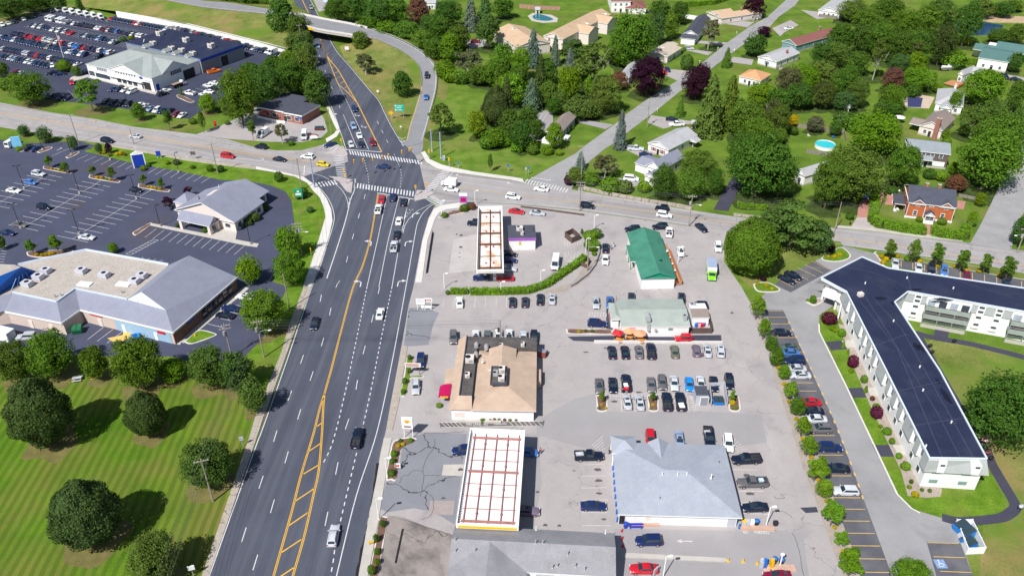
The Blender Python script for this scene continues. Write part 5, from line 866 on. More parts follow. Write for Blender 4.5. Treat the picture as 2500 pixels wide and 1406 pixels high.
def truck(label,x,y,head,cab,box,roof,L=7.2,H=3.3,name='box_truck',cat='truck',wd=2.3,stripe=None):
 p=P(x,y,1.2);p.z=0;t=thing(name,label,cat,p,dirang(x,y,*head));hw=wd/2
 b=MB();b.box((-.9,0,.75+(H-.75)/2),(L-2.2,wd,H-.75),0,0,1)
 if stripe:b.box((-.9,0,1.3),(L-2.18,wd+.02,.8),0,2)
 b.obj('cargo_box',[box,roof]+([stripe]if stripe else[]),t,world=False)
 x0=L/2-2.0;b=MB();S=[(x0,.6,2.25),(x0+.75,.6,2.25),(x0+1.2,.6,1.45),(x0+1.95,.6,1.2)];v=[]
 for q,za,zb in S:v+=[(q,-hw*.92,za),(q,hw*.92,za),(q,hw*.82,zb),(q,-hw*.82,zb)]
 b.add(v,[(i*4+k,(i+1)*4+k,(i+1)*4+(k+1)%4,i*4+(k+1)%4)for i in range(3)for k in range(4)]+[(3,2,1,0),(12,13,14,15)]);b.obj('cab',cab,t,world=False)
 b=MB();b.poly([(x0+1.22,-hw*.72,1.5),(x0+1.22,hw*.72,1.5),(x0+.8,hw*.72,2.2),(x0+.8,-hw*.72,2.2)]);b.obj('windshield',CARGL,t,world=False)
 for xx in(L/2-.9,-L/2+1.5):
  for sg in(-1,1):b=MB();b.tube((xx,sg*(hw-.25),.42),(xx,sg*hw*1.0,.42),.42,n=12);b.tube((xx,sg*hw,.42),(xx,sg*(hw+.02),.42),.25,n=10,mi=1);b.obj('wheel',[TYRE,RIM],t,world=False)
 for sg in(-1,1):b=MB();b.box((L/2-.05,sg*hw*.6,.95),(.1,.35,.2));b.obj('headlight',LAMPW,t,world=False)
 for sg in(-1,1):b=MB();b.box((x0+1.1,sg*(hw+.15),1.7),(.12,.25,.4));b.obj('mirror',CARBLK,t,world=False)
 return t
LIME=mat('lime_paint',(.2,.62,.02),.4,.04,1);TROOF=mat('truck_roof',(.3,.36,.5),.6,.06,1)
truck('lime green and white box truck parked beside the green-roofed shop',1737,662,(4,40),LIME,TRIM,TROOF,stripe=LIME)
truck('white postal delivery truck stopped at the right arm of the intersection',1097,446,(-100,-10),TRIM,TRIM,TRIM,5.2,2.7,'mail_truck','truck',2.0)
t=truck('white work truck with a dark stake bed beside the dealership',436,205,(34,-12),TRIM,DARKM,mat('load',(.3,.24,.18),.9,.3),6.5,1.7,'flatbed_truck','truck',2.1)
# == BUILDINGS
class House:
 """walls, roof and openings in a frame whose u axis runs along a photo edge A-B seen at height h"""
 def __init__(s,name,label,A,B,C,h,cat='house'):
  a,b,c=P(*A,h),P(*B,h),P(*C,h);s.ang=math.atan2(b.y-a.y,b.x-a.x);s.L=(b-a).length;v=Vector((-math.sin(s.ang),math.cos(s.ang),0));s.D=abs((c-b).dot(v));s.h=h
  s.t=thing(name,label,cat,(a.x,a.y,0),s.ang)
 def uv(s,x,y,z):q=s.t.matrix_basis.inverted()@P(x,y,z);return q.x,q.y
 def part(s,name,mb,m,parent=None,sm=False):return mb.obj(name,m,parent or s.t,sm=sm,world=False)
 def walls(s,m,o=.35,z0=0,z1=None,m2=None):
  b=MB();L,D,h=s.L,s.D,z1 or s.h;b.box((L/2,D/2,(z0+h)/2),(L-2*o,D-2*o,h-z0));s.o=o
  if m2:b.box((L/2,D/2,.3),(L-2*o+.04,D-2*o+.04,.6),0,1)
  s.wall=s.part('wall',b,[m,m2]if m2 else m);s.wm=m;return s
 def roof(s,kind,rise,m,u0=0,u1=None,v0=0,v1=None,h=None,fascia=TRIM,name='roof',gable=None,parent=None):
  u1=s.L if u1 is None else u1;v1=s.D if v1 is None else v1;h=h or s.h;b=MB();e=.12;gm=gable or getattr(s,'wm',WHITE)
  cu,cv=(u0+u1)/2,(v0+v1)/2;E=[(u0,v0,h),(u1,v0,h),(u1,v1,h),(u0,v1,h)];lo=[(x,y,h-e*1.6)for x,y,z in E];r=rise
  if kind=='gu':
   T=[(u0,cv,h+r),(u1,cv,h+r)];b.add(E+T,[(0,1,5,4),(2,3,4,5)],0);o=s.o if hasattr(s,'o')else .3
   for u in(u0+o,u1-o):b.add([(u,v0+o,h-.2),(u,v1-o,h-.2),(u,cv,h+r-.02)],[(0,1,2)],2)
   for u in(u0,u1):
    for v in(v0,v1):b.add([(u,v,h),(u,cv,h+r),(u,cv,h+r-.25),(u,v,h-.2)],[(0,1,2,3)],1)
  elif kind=='gv':
   T=[(cu,v0,h+r),(cu,v1,h+r)];b.add(E+T,[(1,2,5,4),(3,0,4,5)],0);o=s.o if hasattr(s,'o')else .3
   for v in(v0+o,v1-o):b.add([(u0+o,v,h-.2),(u1-o,v,h-.2),(cu,v,h+r-.02)],[(0,1,2)],2)
   for v in(v0,v1):
    for u in(u0,u1):b.add([(u,v,h),(cu,v,h+r),(cu,v,h+r-.25),(u,v,h-.2)],[(0,1,2,3)],1)
  elif kind=='hip':
   w=min(u1-u0,v1-v0)/2
   T=[(u0+w,cv,h+r),(u1-w,cv,h+r)]if u1-u0>=v1-v0 else[(cu,v0+w,h+r),(cu,v1-w,h+r)]
   b.add(E+T,[(0,1,5,4),(1,2,5),(2,3,4,5),(3,0,4)]if u1-u0>=v1-v0 else[(0,1,4),(1,2,5,4),(2,3,5),(3,0,4,5)],0)
  elif kind=='flat':b.box((cu,cv,h+r/2),(u1-u0,v1-v0,r),0,1,0)
  elif kind=='shed':b.add([(u0,v0,h),(u1,v0,h),(u1,v1,h+r),(u0,v1,h+r)],[(0,1,2,3)],0);b.add([(u1,v0,h-.1),(u1,v1,h-.1),(u1,v1,h+r),(u1,v0,h)],[(0,1,2,3)],2);b.add([(u0,v0,h-.1),(u0,v1,h-.1),(u0,v1,h+r),(u0,v0,h)],[(0,3,2,1)],2)
  if kind in('gu','gv','hip','shed'):
   b.add(E+lo,[(i,(i+1)%4,4+(i+1)%4,4+i)for i in range(4)],1);b.add(lo,[(3,2,1,0)],1)
  return s.part(name,b,[m,fascia,gm],parent)
 def win(s,side,p,z,w=1.1,hh=1.2,frame=TRIM,glass=PANE,name='window',d=.06,shutter=None):
  """side f front, b back, l left (u=0), r right; p metres along that side"""
  o=s.o;L,D=s.L,s.D
  c,rz={'f':((p,o-d/2-.002),0),'b':((p,D-o+d/2+.002),0),'l':((o-d/2-.002,p),math.pi/2),'r':((L-o+d/2+.002,p),math.pi/2)}[side]
  b=MB();b.box((c[0],c[1],z),(w+.24,d,hh+.24),rz);f=s.part(name+('_frame' if name=='door' else ''),b,frame)if name!='door' else s.part('door',b,frame)
  nx,ny={'f':(0,-1),'b':(0,1),'l':(-1,0),'r':(1,0)}[side];b=MB();b.box((c[0]+nx*(d/2),c[1]+ny*(d/2),z),(w,.03,hh),rz)
  if name=='window' and w<1.6:b.box((c[0]+nx*(d/2+.012),c[1]+ny*(d/2+.012),z),(w,.02,.06),rz,1)
  s.part('pane' if name!='door' else 'door_panel',b,[glass,frame],f)
  if shutter:
   for k in(-1,1):
    q=k*(w/2+.35);b=MB();b.box((c[0]+(q if side in 'fb' else 0)+nx*.02,c[1]+(q if side in 'lr' else 0)+ny*.02,z),(.35,.05,hh+.1),rz);s.part('shutter',b,shutter,f)
  return f
 def wins(s,side,n,z,w=1.1,hh=1.2,a=.1,b=.9,**k):
  T=s.L if side in 'fb' else s.D
  for i in range(n):s.win(side,T*(a+(b-a)*((i+.5)/n)),z,w,hh,**k)
  return s
 def chimney(s,u,v,z0,z1,m=BRICK,w=.8,d=.8):
  b=MB();b.box((u,v,(z0+z1)/2),(w,d,z1-z0));b.box((u,v,z1+.06),(w+.15,d+.15,.12),0,1);b.box((u,v,z1+.2),(w*.4,d*.4,.25),0,0);s.part('chimney',b,[m,CONC]);return s
 def vent(s,u,v,z,hgt=.8,r=.09,m=TRIM,nm='vent_pipe'):b=MB();b.tube((u,v,z),(u,v,z+hgt),r,n=8);b.tube((u,v,z),(u,v,z+.08),r*2.2,n=8);s.part(nm,b,m);return s
 def unit(s,u,v,z,d=(2.0,1.5,1.1),m=HVAC,nm='rooftop_unit',rz=0):
  b=MB();b.box((u,v,z+d[2]/2+.15),d,rz);b.box((u,v,z+.08),(d[0]*.9,d[1]*.9,.16),rz);o=s.part(nm,b,m);b=MB();b.tube((u-d[0]*.2,v,z+d[2]+.15),(u-d[0]*.2,v,z+d[2]+.22),min(d[0],d[1])*.32,n=12);s.part('fan',b,BLK,o);b=MB();b.box((u+d[0]*.15,v-d[1]/2-.01,z+.15+d[2]*.5),(d[0]*.5,.03,d[2]*.6),0);s.part('grille',b,METAL,o);return s
 def door(s,side,p,w=1.0,hh=2.1,m=TRIM,panel=DOORD):return s.win(side,p,hh/2,w,hh,m,panel,'door')
 # --- blue-grey shingled store
s=House('shingled_store','white store with a large blue-grey shingled hip roof and blue posts',(1509,1255),(1813,1264),(1768,1086),3.2,'store');s.walls(WHITE,.7)
s.roof('hip',2.1,RBLUE,fascia=TRIM);L,D=s.L,s.D
s.roof('gv',1.3,RBLUE,L*.32,L*.5,D*.6,D+.25,name='cross_gable');u,v=s.uv(1490,1063,3.4);u2,v2=s.uv(1557,1108,3.4);s.roof('hip',1.2,RBLUE,u,u2,min(v,v2),max(v,v2),3.4,name='porch_roof')
b=MB()
for q in(u+.3,u2-.3):
 for w in(min(v,v2)+.3,max(v,v2)-.3):b.box((q,w,1.7),(.25,.25,3.4))
s.part('porch_post',b,TRIM)
for x,y in((1618,1152),(1655.5,1152),(1678,1152),(1738,1156)):u,v=s.uv(x,y,5.8);s.vent(u,v,4.6,1.1,.1)
for x,y in((1754,1125),(1610,1214)):u,v=s.uv(x,y,4.4);s.vent(u,v,3.7,1.0,.09,METAL)
for i in range(9):b=MB();b.tube((.12,D*(.06+i*.1),0),(.12,D*(.06+i*.1),1.2),.17,n=10);s.part('bollard',b,BLUP)
for i in range(10):b=MB();b.tube((L-.1,D*(.02+i*.09),0),(L-.1,D*(.02+i*.09),1.2),.17,n=10);s.part('bollard',b,BLUP)
for z,w,m,v in((1.6,1.6,SHELLY,.3),(1.4,1.4,SIGNB,.21),(1.2,2.4,GREENB,.12)):b=MB();b.box((.66,D*v,z),(.08,w,1.6));s.part('poster_panel',b,m)
s.win('f',L*.25,1.7,.9,.9,glass=CREAM);s.door('f',L*.04,panel=CARBLK);s.door('f',L*.93,1.5,2.1,panel=GREYP);b=MB();b.box((L/2,.05,3.05),(L,.12,.16));s.part('gutter',b,TRIM)
# --- long low workshop at the bottom
s=House('repair_shop','long grey shingled workshop building at the bottom edge',(1095,1386),(1504,1408),(1500,1301),3.8,'workshop');s.walls(WHITE,.5);s.roof('gu',1.9,RGREY);L,D=s.L,s.D;s.roof('gv',1.85,RGREY,0,L*.47,-9,D/2,name='front_wing_roof')
b=MB();b.box((L*.235,-4,1.8),(L*.47-1,9,3.6));s.part('front_wing_wall',b,WHITE)
for x,y in((1112,1325),(1112,1345),(1160,1345),(1307,1332),(1325,1332),(1386,1354),(1405,1376),(1428,1383),(1349,1378),(1361,1376)):u,v=s.uv(x,y,5);s.vent(u,v,5.6-abs(v-D/2)/(D/2)*1.8,.95,.1,METAL)
for x,y in((1309,1289),(1478,1302)):u,v=s.uv(x,y,3.9);s.vent(u,D-.3,3.9,1.0,.07,TRIM)
for i in range(3):s.win('f',L*(.58+i*.14),1.6,3.0,2.6,glass=GREYP,name='garage_door')
# --- filling station canopies
def canopy(name,label,A,B_,C,h,beam,fasc,stripe,nu,nv,heavy):
 s=House(name,label,A,B_,C,h,'canopy');L,D=s.L,s.D
 b=MB();b.box((L/2,D/2,h-.75),(L-.3,D-.3,.12));s.part('deck',b,fasc)
 for k,(c,d)in enumerate((((L/2,.1,h-.45),(L,.2,1.0)),((L/2,D-.1,h-.45),(L,.2,1.0)),((.1,D/2,h-.45),(.2,D-.4,1.0)),((L-.1,D/2,h-.45),(.2,D-.4,1.0)))):
  b=MB();b.box(c,d);s.part('fascia',b,TRIM)
 if stripe:
  b=MB();b.box((L/2,-.03,h-.5),(L*.94,.06,.55));s.part('stripe',b,stripe);b=MB();b.box((-.03,D/2,h-.85),(.06,D,.16));s.part('stripe',b,REDP)
 for i in range(nu):b=MB();b.box((L*(.1+.8*i/(nu-1)),D/2,h-.5),(.17 if nu>3 else .22,D*.92,.3));s.part('beam',b,beam)
 for j in range(nv):b=MB();b.box((L/2,D*(.05+.86*j/(nv-1)),h-.42 if j in heavy else h-.56),(L*.86,.38 if j in heavy else .12,.3 if j in heavy else .12));s.part('cross_beam',b,beam)
 for j in range(4):
  for i in(.27,.66):b=MB();b.box((L*i,D*(.14+.24*j),(h-.8)/2),(.35,.35,h-.8));s.part('column',b,TRIM)
 for j in range(4):
  for i in((.3,.7)if nu>3 else(.34,.62)):
   b=MB();b.ball((L*i,D*(.12+.24*j),h-.35),(.2,.28,.22),8,5);s.part('drain_cap',b,RUST if nu>3 else REDP)
 b=MB();b.box((.35,0,h-.5),(.35,.04,.5));o=s.part('fascia_bracket',b,METAL);o.location.y=D*.02
 for k in range(1,40):c=o.copy();COL.objects.link(c);c.location.y=D*(.02+.024*k)
 return s
s=canopy('filling_station_canopy','big white filling station canopy with red-brown roof beams and yellow stripe',(1113,1279),(1266,1286),(1284,1050),5.6,RUST,mat('canopy_deck',(.8,.79,.8),.7,.04,.5),SHELLY,5,8,(0,4,7))
deck2=mat('stained_canopy_deck',(.75,.7,.66),.8,.05,.5);overlay_blotch(deck2,.35,.5,.66,(.55,.27,.12),.85,detail=5)
s2=canopy('kiosk_canopy','narrow rust-stained canopy with dark red beams beside the kiosk',(1163,660),(1230,659),(1234,503),5.4,RUSTD,deck2,None,3,6,(0,2,3,5));s2.part('fascia_lettering',(lambda b:([b.box((s2.L*(.46+.022*k),-.07,4.9),(.1,.04,.2))for k in range(13)],b)[1])(MB()),GREYP);s2.part('fascia_emblem',(lambda b:(b.ball((s2.L*.37,-.06,4.92),(.2,.05,.18)),b)[1])(MB()),SHELLY);s2.part('fascia_panel',(lambda b:(b.box((s2.L/2,-.03,4.9),(s2.L*.9,.05,.5)),b)[1])(MB()),CREAM)
for S_,k in((s,(.27,.66)),(s2,(.3,.66))):
 for j in range(4):
  for i in k:
   c=S_.t.matrix_basis@Vector((S_.L*i,S_.D*(.14+.24*j)-1.3,0));t=thing('fuel_pump','fuel pump under the %s canopy'%('red-beamed' if S_ is s else 'rust-stained kiosk'),'fuel pump',c,S_.ang,'fuel pumps');b=MB();b.box((0,0,.95),(.75,.6,1.9));b.obj('cabinet',TRIM,t,world=False);b=MB();b.box((0,-.31,1.45),(.5,.03,.4));b.obj('screen',GLASS,t,world=False);b=MB();b.tube((.4,0,.5),(.45,0,1.5),.03,n=6);b.obj('hose',BLK,t,world=False)
   # --- kiosk
s=House('kiosk','small grey-roofed kiosk with purple trim beside the canopy',(1241,585),(1309,584),(1307,552),3.5,'kiosk');s.walls(WHITE,.2);s.roof('flat',.4,RDKB,fascia=PURP);s.unit(s.L*.42,s.D*.6,3.9,(1.8,1.4,1.0));s.unit(s.L*.5,s.D*.25,3.9,(.8,.8,.9));b=MB();b.box((s.L*.78,s.D*.6,4.0),(2.2,2.2,.25));s.part('roof_hatch',b,RDKB)
b=MB();b.box((s.L/2,.16,3.3),(s.L,.08,.7));s.part('sign_band',b,PURP);b=MB();b.ball((s.L*.42,.12,2.0),(.45,.06,.35));s.part('wall_emblem',b,SHELLY);b=MB();b.box((s.L*.42,.14,2.5),(.5,.06,.25));s.part('wall_lettering',b,REDP);s.door('l',s.D*.5)
# --- tan-roofed restaurant
s=House('restaurant','restaurant with a tan shingled roof and black flat roof sections',(1095,1000),(1309,1004),(1298,832),3.2,'restaurant');s.walls(WHITE,.5);L,D=s.L,s.D;h=3.2
b=MB();uw=4.6;ub=1.9;vb=D*.17
b.add([(0,0,h),(uw+.2,0,h),(L,0,h),(L,D*.98,h),(0,D,h),(ub,3,h+1.3),(uw,3,h+1.3),(uw,D-vb,h+1.3),(ub,D,h+1.3)],[(0,1,6,5),(0,5,8,4)],0)
b.v=[b.v[0],b.v[1],b.v[4],b.v[5],b.v[6],b.v[8]];b.f=[(0,1,4,3),(0,3,5,2)];b.obj('mansard_roof',RTANR,s.t,world=False)
s.roof('hip',1.7,RTANR,uw,L,0,D-vb,name='main_roof',fascia=CREAM);s.roof('gv',1.1,RTANR,uw+(L-uw)*.2,uw+(L-uw)*.66,D*.5,D-vb-.2,h+.9,name='rear_gable_roof',gable=RTANR)
b=MB();b.box(((ub+uw)/2,(3+D)/2,h+.55),(uw-ub,D-3,.9));b.box(((uw+L)/2,D-vb/2,h+.5),(L-uw,vb,.9));b.obj('flat_roof',RBLK,s.t,world=False)
b=MB();b.box((ub+.1,(3+D)/2,h+1.15),(.22,D-3,.4));b.box(((ub+uw)/2,3.1,h+1.15),(uw-ub,.22,.4));b.obj('parapet',RDKB,s.t,world=False)
u,v=s.uv(1218,920,5.2);b=MB();b.box((u,v,h+2.15),(3.2,5.4,.5),0,0,1)
for q,d in(((u-1.65,v),(.15,5.6)),((u+1.65,v),(.15,5.6)),((u,v-2.75),(3.2,.15)),((u,v+2.75),(3.2,.15))):b.box((q[0],q[1],h+2.4),(d[0],d[1],.6))
b.obj('roof_well',[RDKB,RBLK],s.t,world=False);s.unit(u+.6,v+1.4,h+2.4,(1.3,1.5,.9));s.unit(u+.6,v-1.4,h+2.4,(1.3,1.5,.9));s.unit(u-.7,v+.3,h+2.4,(1.0,1.8,.5),METAL)
s.unit(3.3,D*.62,h+1.0,(1.8,1.9,1.1));s.unit(3.2,D*.4,h+1.0,(1.0,1.2,.7));b=MB()
for x,y in((1163,845),(1187,850),(1162,868)):u,v=s.uv(x,y,4.4);b.tube((u,v,h+.9),(u,v,h+1.9),.5,n=10);b.tube((u,v,h+1.9),(u,v,h+2.2),.35,n=10)
b.obj('exhaust_fan',METAL,s.t,world=False)
for x,y in((1224,848),(1276,844)):u,v=s.uv(x,y,4.2);s.unit(u,v,h+.95,(.8,.9,.8))
s.vent(uw+1.5,D*.6,h+1.2,.8,.12)
u,v=s.uv(1083,955,2.6);b=MB();N_=8
for i in range(N_):a0,a1=math.pi/2*i/N_,math.pi/2*(i+1)/N_;b.add([(-.1-2.6*math.sin(a1),v-1.6,2.3+1.1*math.cos(a1)),(-.1-2.6*math.sin(a0),v-1.6,2.3+1.1*math.cos(a0)),(-.1-2.6*math.sin(a0),v+1.6,2.3+1.1*math.cos(a0)),(-.1-2.6*math.sin(a1),v+1.6,2.3+1.1*math.cos(a1))],[(0,3,2,1)])
for q in(v-1.6,v+1.6):b.add([(-.1,q,2.3)]+[(-.1-2.6*math.sin(math.pi/2*i/N_),q,2.3+1.1*math.cos(math.pi/2*i/N_))for i in range(N_+1)],[tuple(range(N_+2))])
aw=b.obj('awning',MAGEN,s.t,world=False)
b=MB();[b.box((-2.15+.17*k+(.12 if k>2 else 0),v-1.63,2.5),(.12,.04,.3))for k in range(9)];b.box((-1.4,v-1.63,2.24),(1.6,.04,.08));b.obj('awning_lettering',SHELLY,s.t,world=False)
s.roof('shed',.5,RTANR,-1.8,.2,D*.35,D*.56,2.6,name='side_canopy_roof');b=MB();b.box((L+.55,D*.55,1.0),(.9,4,2.0));s.part('side_store_box',b,RTANR);b=MB();b.box((L*.35,-.25,.35),(L*.5,.5,.5));s.part('planter_base',b,CONC);s.door('l',v,1.2,2.1,panel=GLASS);s.win('f',L*.12,1.5,2,1.2,glass=CREAM)
# --- diner
s=House('diner','white roadside diner with a pale green-grey roof',(1517,797),(1686,797),(1682,730),3.2,'diner');s.walls(WHITE,.25);L,D=s.L,s.D;s.roof('gu',.9,RPALE);u,v=s.uv(1492,779,3.0);s.roof('hip',.5,RPALE,u,.4,v,v+D*.62,2.9,name='entrance_roof');b=MB();b.box((u/2,v+D*.33,1.3),(abs(u)-.3,D*.55,2.6));s.part('entrance_wall',b,WHITE);b=MB();b.box((u+.1,v+D*.33,1.2),(.06,3,.9));s.part('red_panel',b,REDP)
u,v=s.uv(1582,780,3.9);b=MB();b.box((u,v,4.2),(1.0,1.8,1.0));b.tube((u,v+1.1,3.6),(u,v+1.1,5.2),.35,n=10);b.box((u,.05,3.0),(.7,.3,1.8));s.part('kitchen_vent',b,METAL);u,v=s.uv(1672,778,3.8);s.unit(u,v,3.6,(.8,1.2,1.1),METAL)
for q in(.4,.5):b=MB();b.tube((L*q,.1,2.2),(L*q,-.25,2.2),.35,n=10);s.part('wall_fan',b,METAL)
s.win('f',L*.72,2.3,1.1,.6,glass=GREENB);s.win('l',D*.12,1.5,.9,1.5)
for i,(tx,z)in enumerate((('ICE',2.75),('CREAM',2.4))):text('wall_lettering',tx,.5,(L*.19,.23,z),(R(90),0,0),REDP,s.t)if False else None
b=MB();b.box((L*.17,.235,2.3),(1.4,.02,.9));pn=s.part('wall_menu_board',b,PINK)
s=House('storage_shed','white storage shed with a grey lean-to roof right of the diner',(1690,775),(1733,775),(1729,757),2.6,'shed');s.walls(WHITE,.15);s.roof('shed',.5,RBRN)
s=House('storage_container','white flat-topped cabin behind the shed right of the diner',(1688,758),(1727,757),(1725,741),2.6,'shed');s.walls(TRIM,.05);s.roof('flat',.15,TRIM,fascia=TRIM);s.unit(s.L*.2,s.D*.7,2.75,(1.3,.8,.4),METAL)
# --- green-roofed shop
s=House('green_roofed_shop','white shop with a green shingled roof and wooden side deck',(1565,680),(1652,678),(1631,566),3.5,'shop');s.walls(WHITE,.35);L,D=s.L,s.D;s.roof('gv',1.7,RGRN,gable=mat('green_gable',(.01,.24,.15),.7,.05,1),fascia=mat('green_trim',(.03,.3,.2),.6,.05));u,v=s.uv(1539,639,3.0);s.roof('shed',.4,RGRN,u,.2,v,v+D*.34,3.0,name='porch_roof');b=MB()
for q in(v+.2,v+D*.16,v+D*.33):b.box((u+.2,q,1.5),(.16,.16,3))
s.part('porch_post',b,GRNP:=mat('green_post',(.02,.16,.1),.7,.1));b=MB();b.box((u/2,v+D*.17,.2),(abs(u),D*.34,.4));s.part('porch_floor',b,CONC)
u,v=s.uv(1610,636,4.8);b=MB();b.tube((u,v,4.3),(u,v,5.3),.35,n=10);b.tube((u,v,5.3),(u,v,5.5),.55,.2,n=10);s.part('roof_vent',b,GRNP);s.vent(*s.uv(1628,612,4.3),4.0,.8)
b=MB();b.box((L+1.0,D*.5,.4),(2.0,D*.85,.3));b.box((L+2.0,D*.42,1.0),(.12,D*.7,1.0));b.box((L+1.0,D*.08,1.0),(2.0,.12,1.0));s.part('side_deck',b,STAIR)
s.win('l',D*.75,1.6,1.6,1.3)
for i in range(4):
 c=s.t.matrix_basis@Vector((L+1.0,D*(.3+.14*i),.55));t=thing('picnic_table','small white table on the deck of the green-roofed shop','table',c,s.ang,'tables on the shop deck');b=MB();b.box((0,0,.74),(.8,.8,.05));b.obj('tabletop',TRIM,t,world=False);b=MB();b.tube((0,0,0),(0,0,.72),.04,n=6);b.obj('leg',METAL,t,world=False)
 # --- bank
s=House('bank','cream bank with a lilac-grey hipped roof and drive-through',(424,512),(573,544),(646,492),3.4,'bank');s.walls(CREAM,.6);L,D=s.L,s.D;s.roof('gv',4.4,RLIL);u,v=s.uv(432,537,3.0);u2,v2=s.uv(513,553,3.0);s.roof('gu',2.0,RLIL,u,u2,v,.9,3.1,name='porch_roof',gable=CREAM)
for q in(u+.7,u2-.7):
 for w in(v+.7,-.2):b=MB();b.box((q,w,1.5),(.9,.9,3));s.part('porch_pillar',b,CREAM)
b=MB();b.box((L*.3,-.02+.55,4.8),(L*.42,.12,2.2));s.part('gable_panel',b,TRIM)if False else None
u,v=s.uv(540,468,7);b=MB();b.box((L*.40,D*.55,3.4+4.4*.8+.06),(2.2,3.4,.12));o=s.part('skylight',b,CREAM);o.rotation_euler=(0,-math.atan2(4.4,L/2),0);o.location=Vector((L*.40,D*.55,7.0))-(o.rotation_euler.to_matrix()@Vector((L*.40,D*.55,7.0)))
s.roof('gv',2.6,RLIL,L*.12,L*.88,D-.2,D+6,3.6,name='drive_through_roof');s.roof('hip',2.2,RLIL,-4,1.5,D*.3,D*.75,3.2,name='side_wing_roof');b=MB();b.box((-1.5,D*.525,1.6),(4.4,D*.4,3.2));s.part('side_wing_wall',b,CREAM);b=MB()
for q in(.2,.8):b.box((L*q,D+5.4,1.8),(.7,.7,3.6))
s.part('drive_through_pillar',b,CREAM);s.vent(L*.3,D*.3,6,1,.12,BLK);s.vent(L*.35,D*.85,6.4,.9,.1)
s.wins('r',5,1.6,1.6,1.5);s.door('f',L*.42,2,2.3,panel=GLASS);s.win('f',L*.85,1.6,1.8,1.2)
# --- strip mall
t=thing('strip_mall','strip mall with a gravel flat roof and steep slate-grey mansard roofs','strip mall',P(250,760));S_=lambda b,n,m,par=None:b.obj(n,m,par or t)
E_=[P(x,y,3.9)for x,y in((12,759),(150,787),(195,755),(422,810),(578,676))];T_=[P(x,y,6.3)for x,y in((32,714),(139,737),(184,705),(311,731))];up=lambda x,y,z:P(x,y,z)
fl=[T_[0],T_[1],T_[2],T_[3],up(412,647,6.3),up(210,611,6.3),up(45,647,6.3),up(-80,640,6.3),up(-150,760,6.3)]
b=MB();b.prism(fl,6.0,6.3,1,0);S_(b,'flat_roof',[RGRAV,TRIM]);rim=[fl[6],fl[5],fl[4]];b=MB()
for q,w in zip(rim,rim[1:]):d=w-q;b.box((q+w)/2+Vector((0,0,.15)),(d.length,.35,.5),math.atan2(d.y,d.x))
for q,w in zip(T_,T_[1:]):d=w-q;b.box((q+w)/2+Vector((0,0,.1)),(d.length,.3,.35),math.atan2(d.y,d.x))
S_(b,'coping',mat('pale_coping',(.55,.62,.72),.6,.05))
b=MB();b.add([tuple(v)for v in E_[:4]+T_],[(0,1,5,4),(1,2,6,5),(2,3,7,6)]);S_(b,'mansard_roof',RLIL);b=MB();b.add([tuple(E_[0]),tuple(T_[0]),tuple(up(-150,760,6.3)),tuple(up(-150,800,3.9))],[(3,0,1,2)]);S_(b,'side_mansard_roof',RLIL)
R1,R2=up(345,713,9.2),up(462,624,9.2);G1,G2=T_[3],up(405,757,6.6);E5=up(578,676,3.9);E6=up(520,662,5.5);bk=up(412,647,6.3)
b=MB();b.add([tuple(v)for v in(E_[2],E_[3],G2,G1)],[(0,1,2,3)]);b.add([tuple(v)for v in(E_[3],E5,R2,R1,G2)],[(0,1,2,3,4)]);b.add([tuple(v)for v in(R1,R2,bk,G1)],[(0,1,2,3)]);b.add([tuple(v)for v in(E5,E6,R2)],[(0,1,2)]);b.add([tuple(v)for v in(E6,bk,R2)],[(0,1,2)]);S_(b,'corner_hip_roof',RLIL)
b=MB();b.add([tuple(v)for v in(G1,G2,R1)],[(0,1,2)]);gb=S_(b,'glazed_gable',mat('pale_glazing',(.62,.7,.82),.3,.1,1.5));b=MB()
for f in(.25,.5,.75):b=MB();q0=G1.lerp(G2,f);q1=R1.lerp(q0,.45+abs(f-.5));d=q1-q0;b.tube(q0+Vector((.05,-.1,0)),q1+Vector((.05,-.1,0)),.1,n=4);S_(b,'glazing_bar',TRIM,gb)
cen=P(280,700);sh=lambda v,f:Vector((cen.x+(v.x-cen.x)*f,cen.y+(v.y-cen.y)*f,0));wp=[sh(v,.985)for v in(E_[0],E_[1],E_[2],E_[3],E5,bk,fl[5],fl[6],fl[8])]
b=MB();b.prism(wp,0,3.85,0);S_(b,'wall',BEIGE)
def wallpanel(q0,q1,f0,f1,z0,z1,m,nm,out=.06,par=None):
 a,c=sh(q0,.985),sh(q1,.985);p,q=a.lerp(c,f0),a.lerp(c,f1);d=q-p;nn=Vector((d.y,-d.x,0)).normalized()*out;b=MB();b.box((p+q)/2+nn*.5+Vector((0,0,(z0+z1)/2)),(d.length,out*1.6,z1-z0),math.atan2(d.y,d.x));return S_(b,nm,m,par)
wallpanel(E_[2],E_[3],.37,.97,0,3.3,BLUEW,'blue_wall_panel',.06);wallpanel(E_[2],E_[3],.44,.475,0,2.2,TRIM,'door',.14);wallpanel(E_[2],E_[3],.79,.825,0,2.2,TRIM,'door',.14);wallpanel(E_[2],E_[3],.1,.235,2.9,3.5,REDP,'red_sign_panel',.2);wallpanel(E_[2],E_[3],.17,.215,0,2.2,CREAM,'door',.1);wallpanel(E_[0],E_[1],.35,.42,0,2.2,CREAM,'door',.1);wallpanel(E_[0],E_[1],.72,.79,0,2.2,CREAM,'door',.1)
wallpanel(E_[2],E_[3],.84,.92,2.4,3.0,REDP,'round_red_sign',.2);wallpanel(E_[3],E5,0,1,0,3.6,mat('brown_brick',(.2,.1,.08),.9,.12,1,.15,8),'brick_front_wall',.1)
for i in range(6):wallpanel(E_[3],E5,.42+i*.085,.48+i*.085,.4,2.8,GLASS,'shop_window',.24)
wallpanel(E_[3],E5,.2,.3,2.6,3.3,SIGNB,'blue_sign_panel',.3)
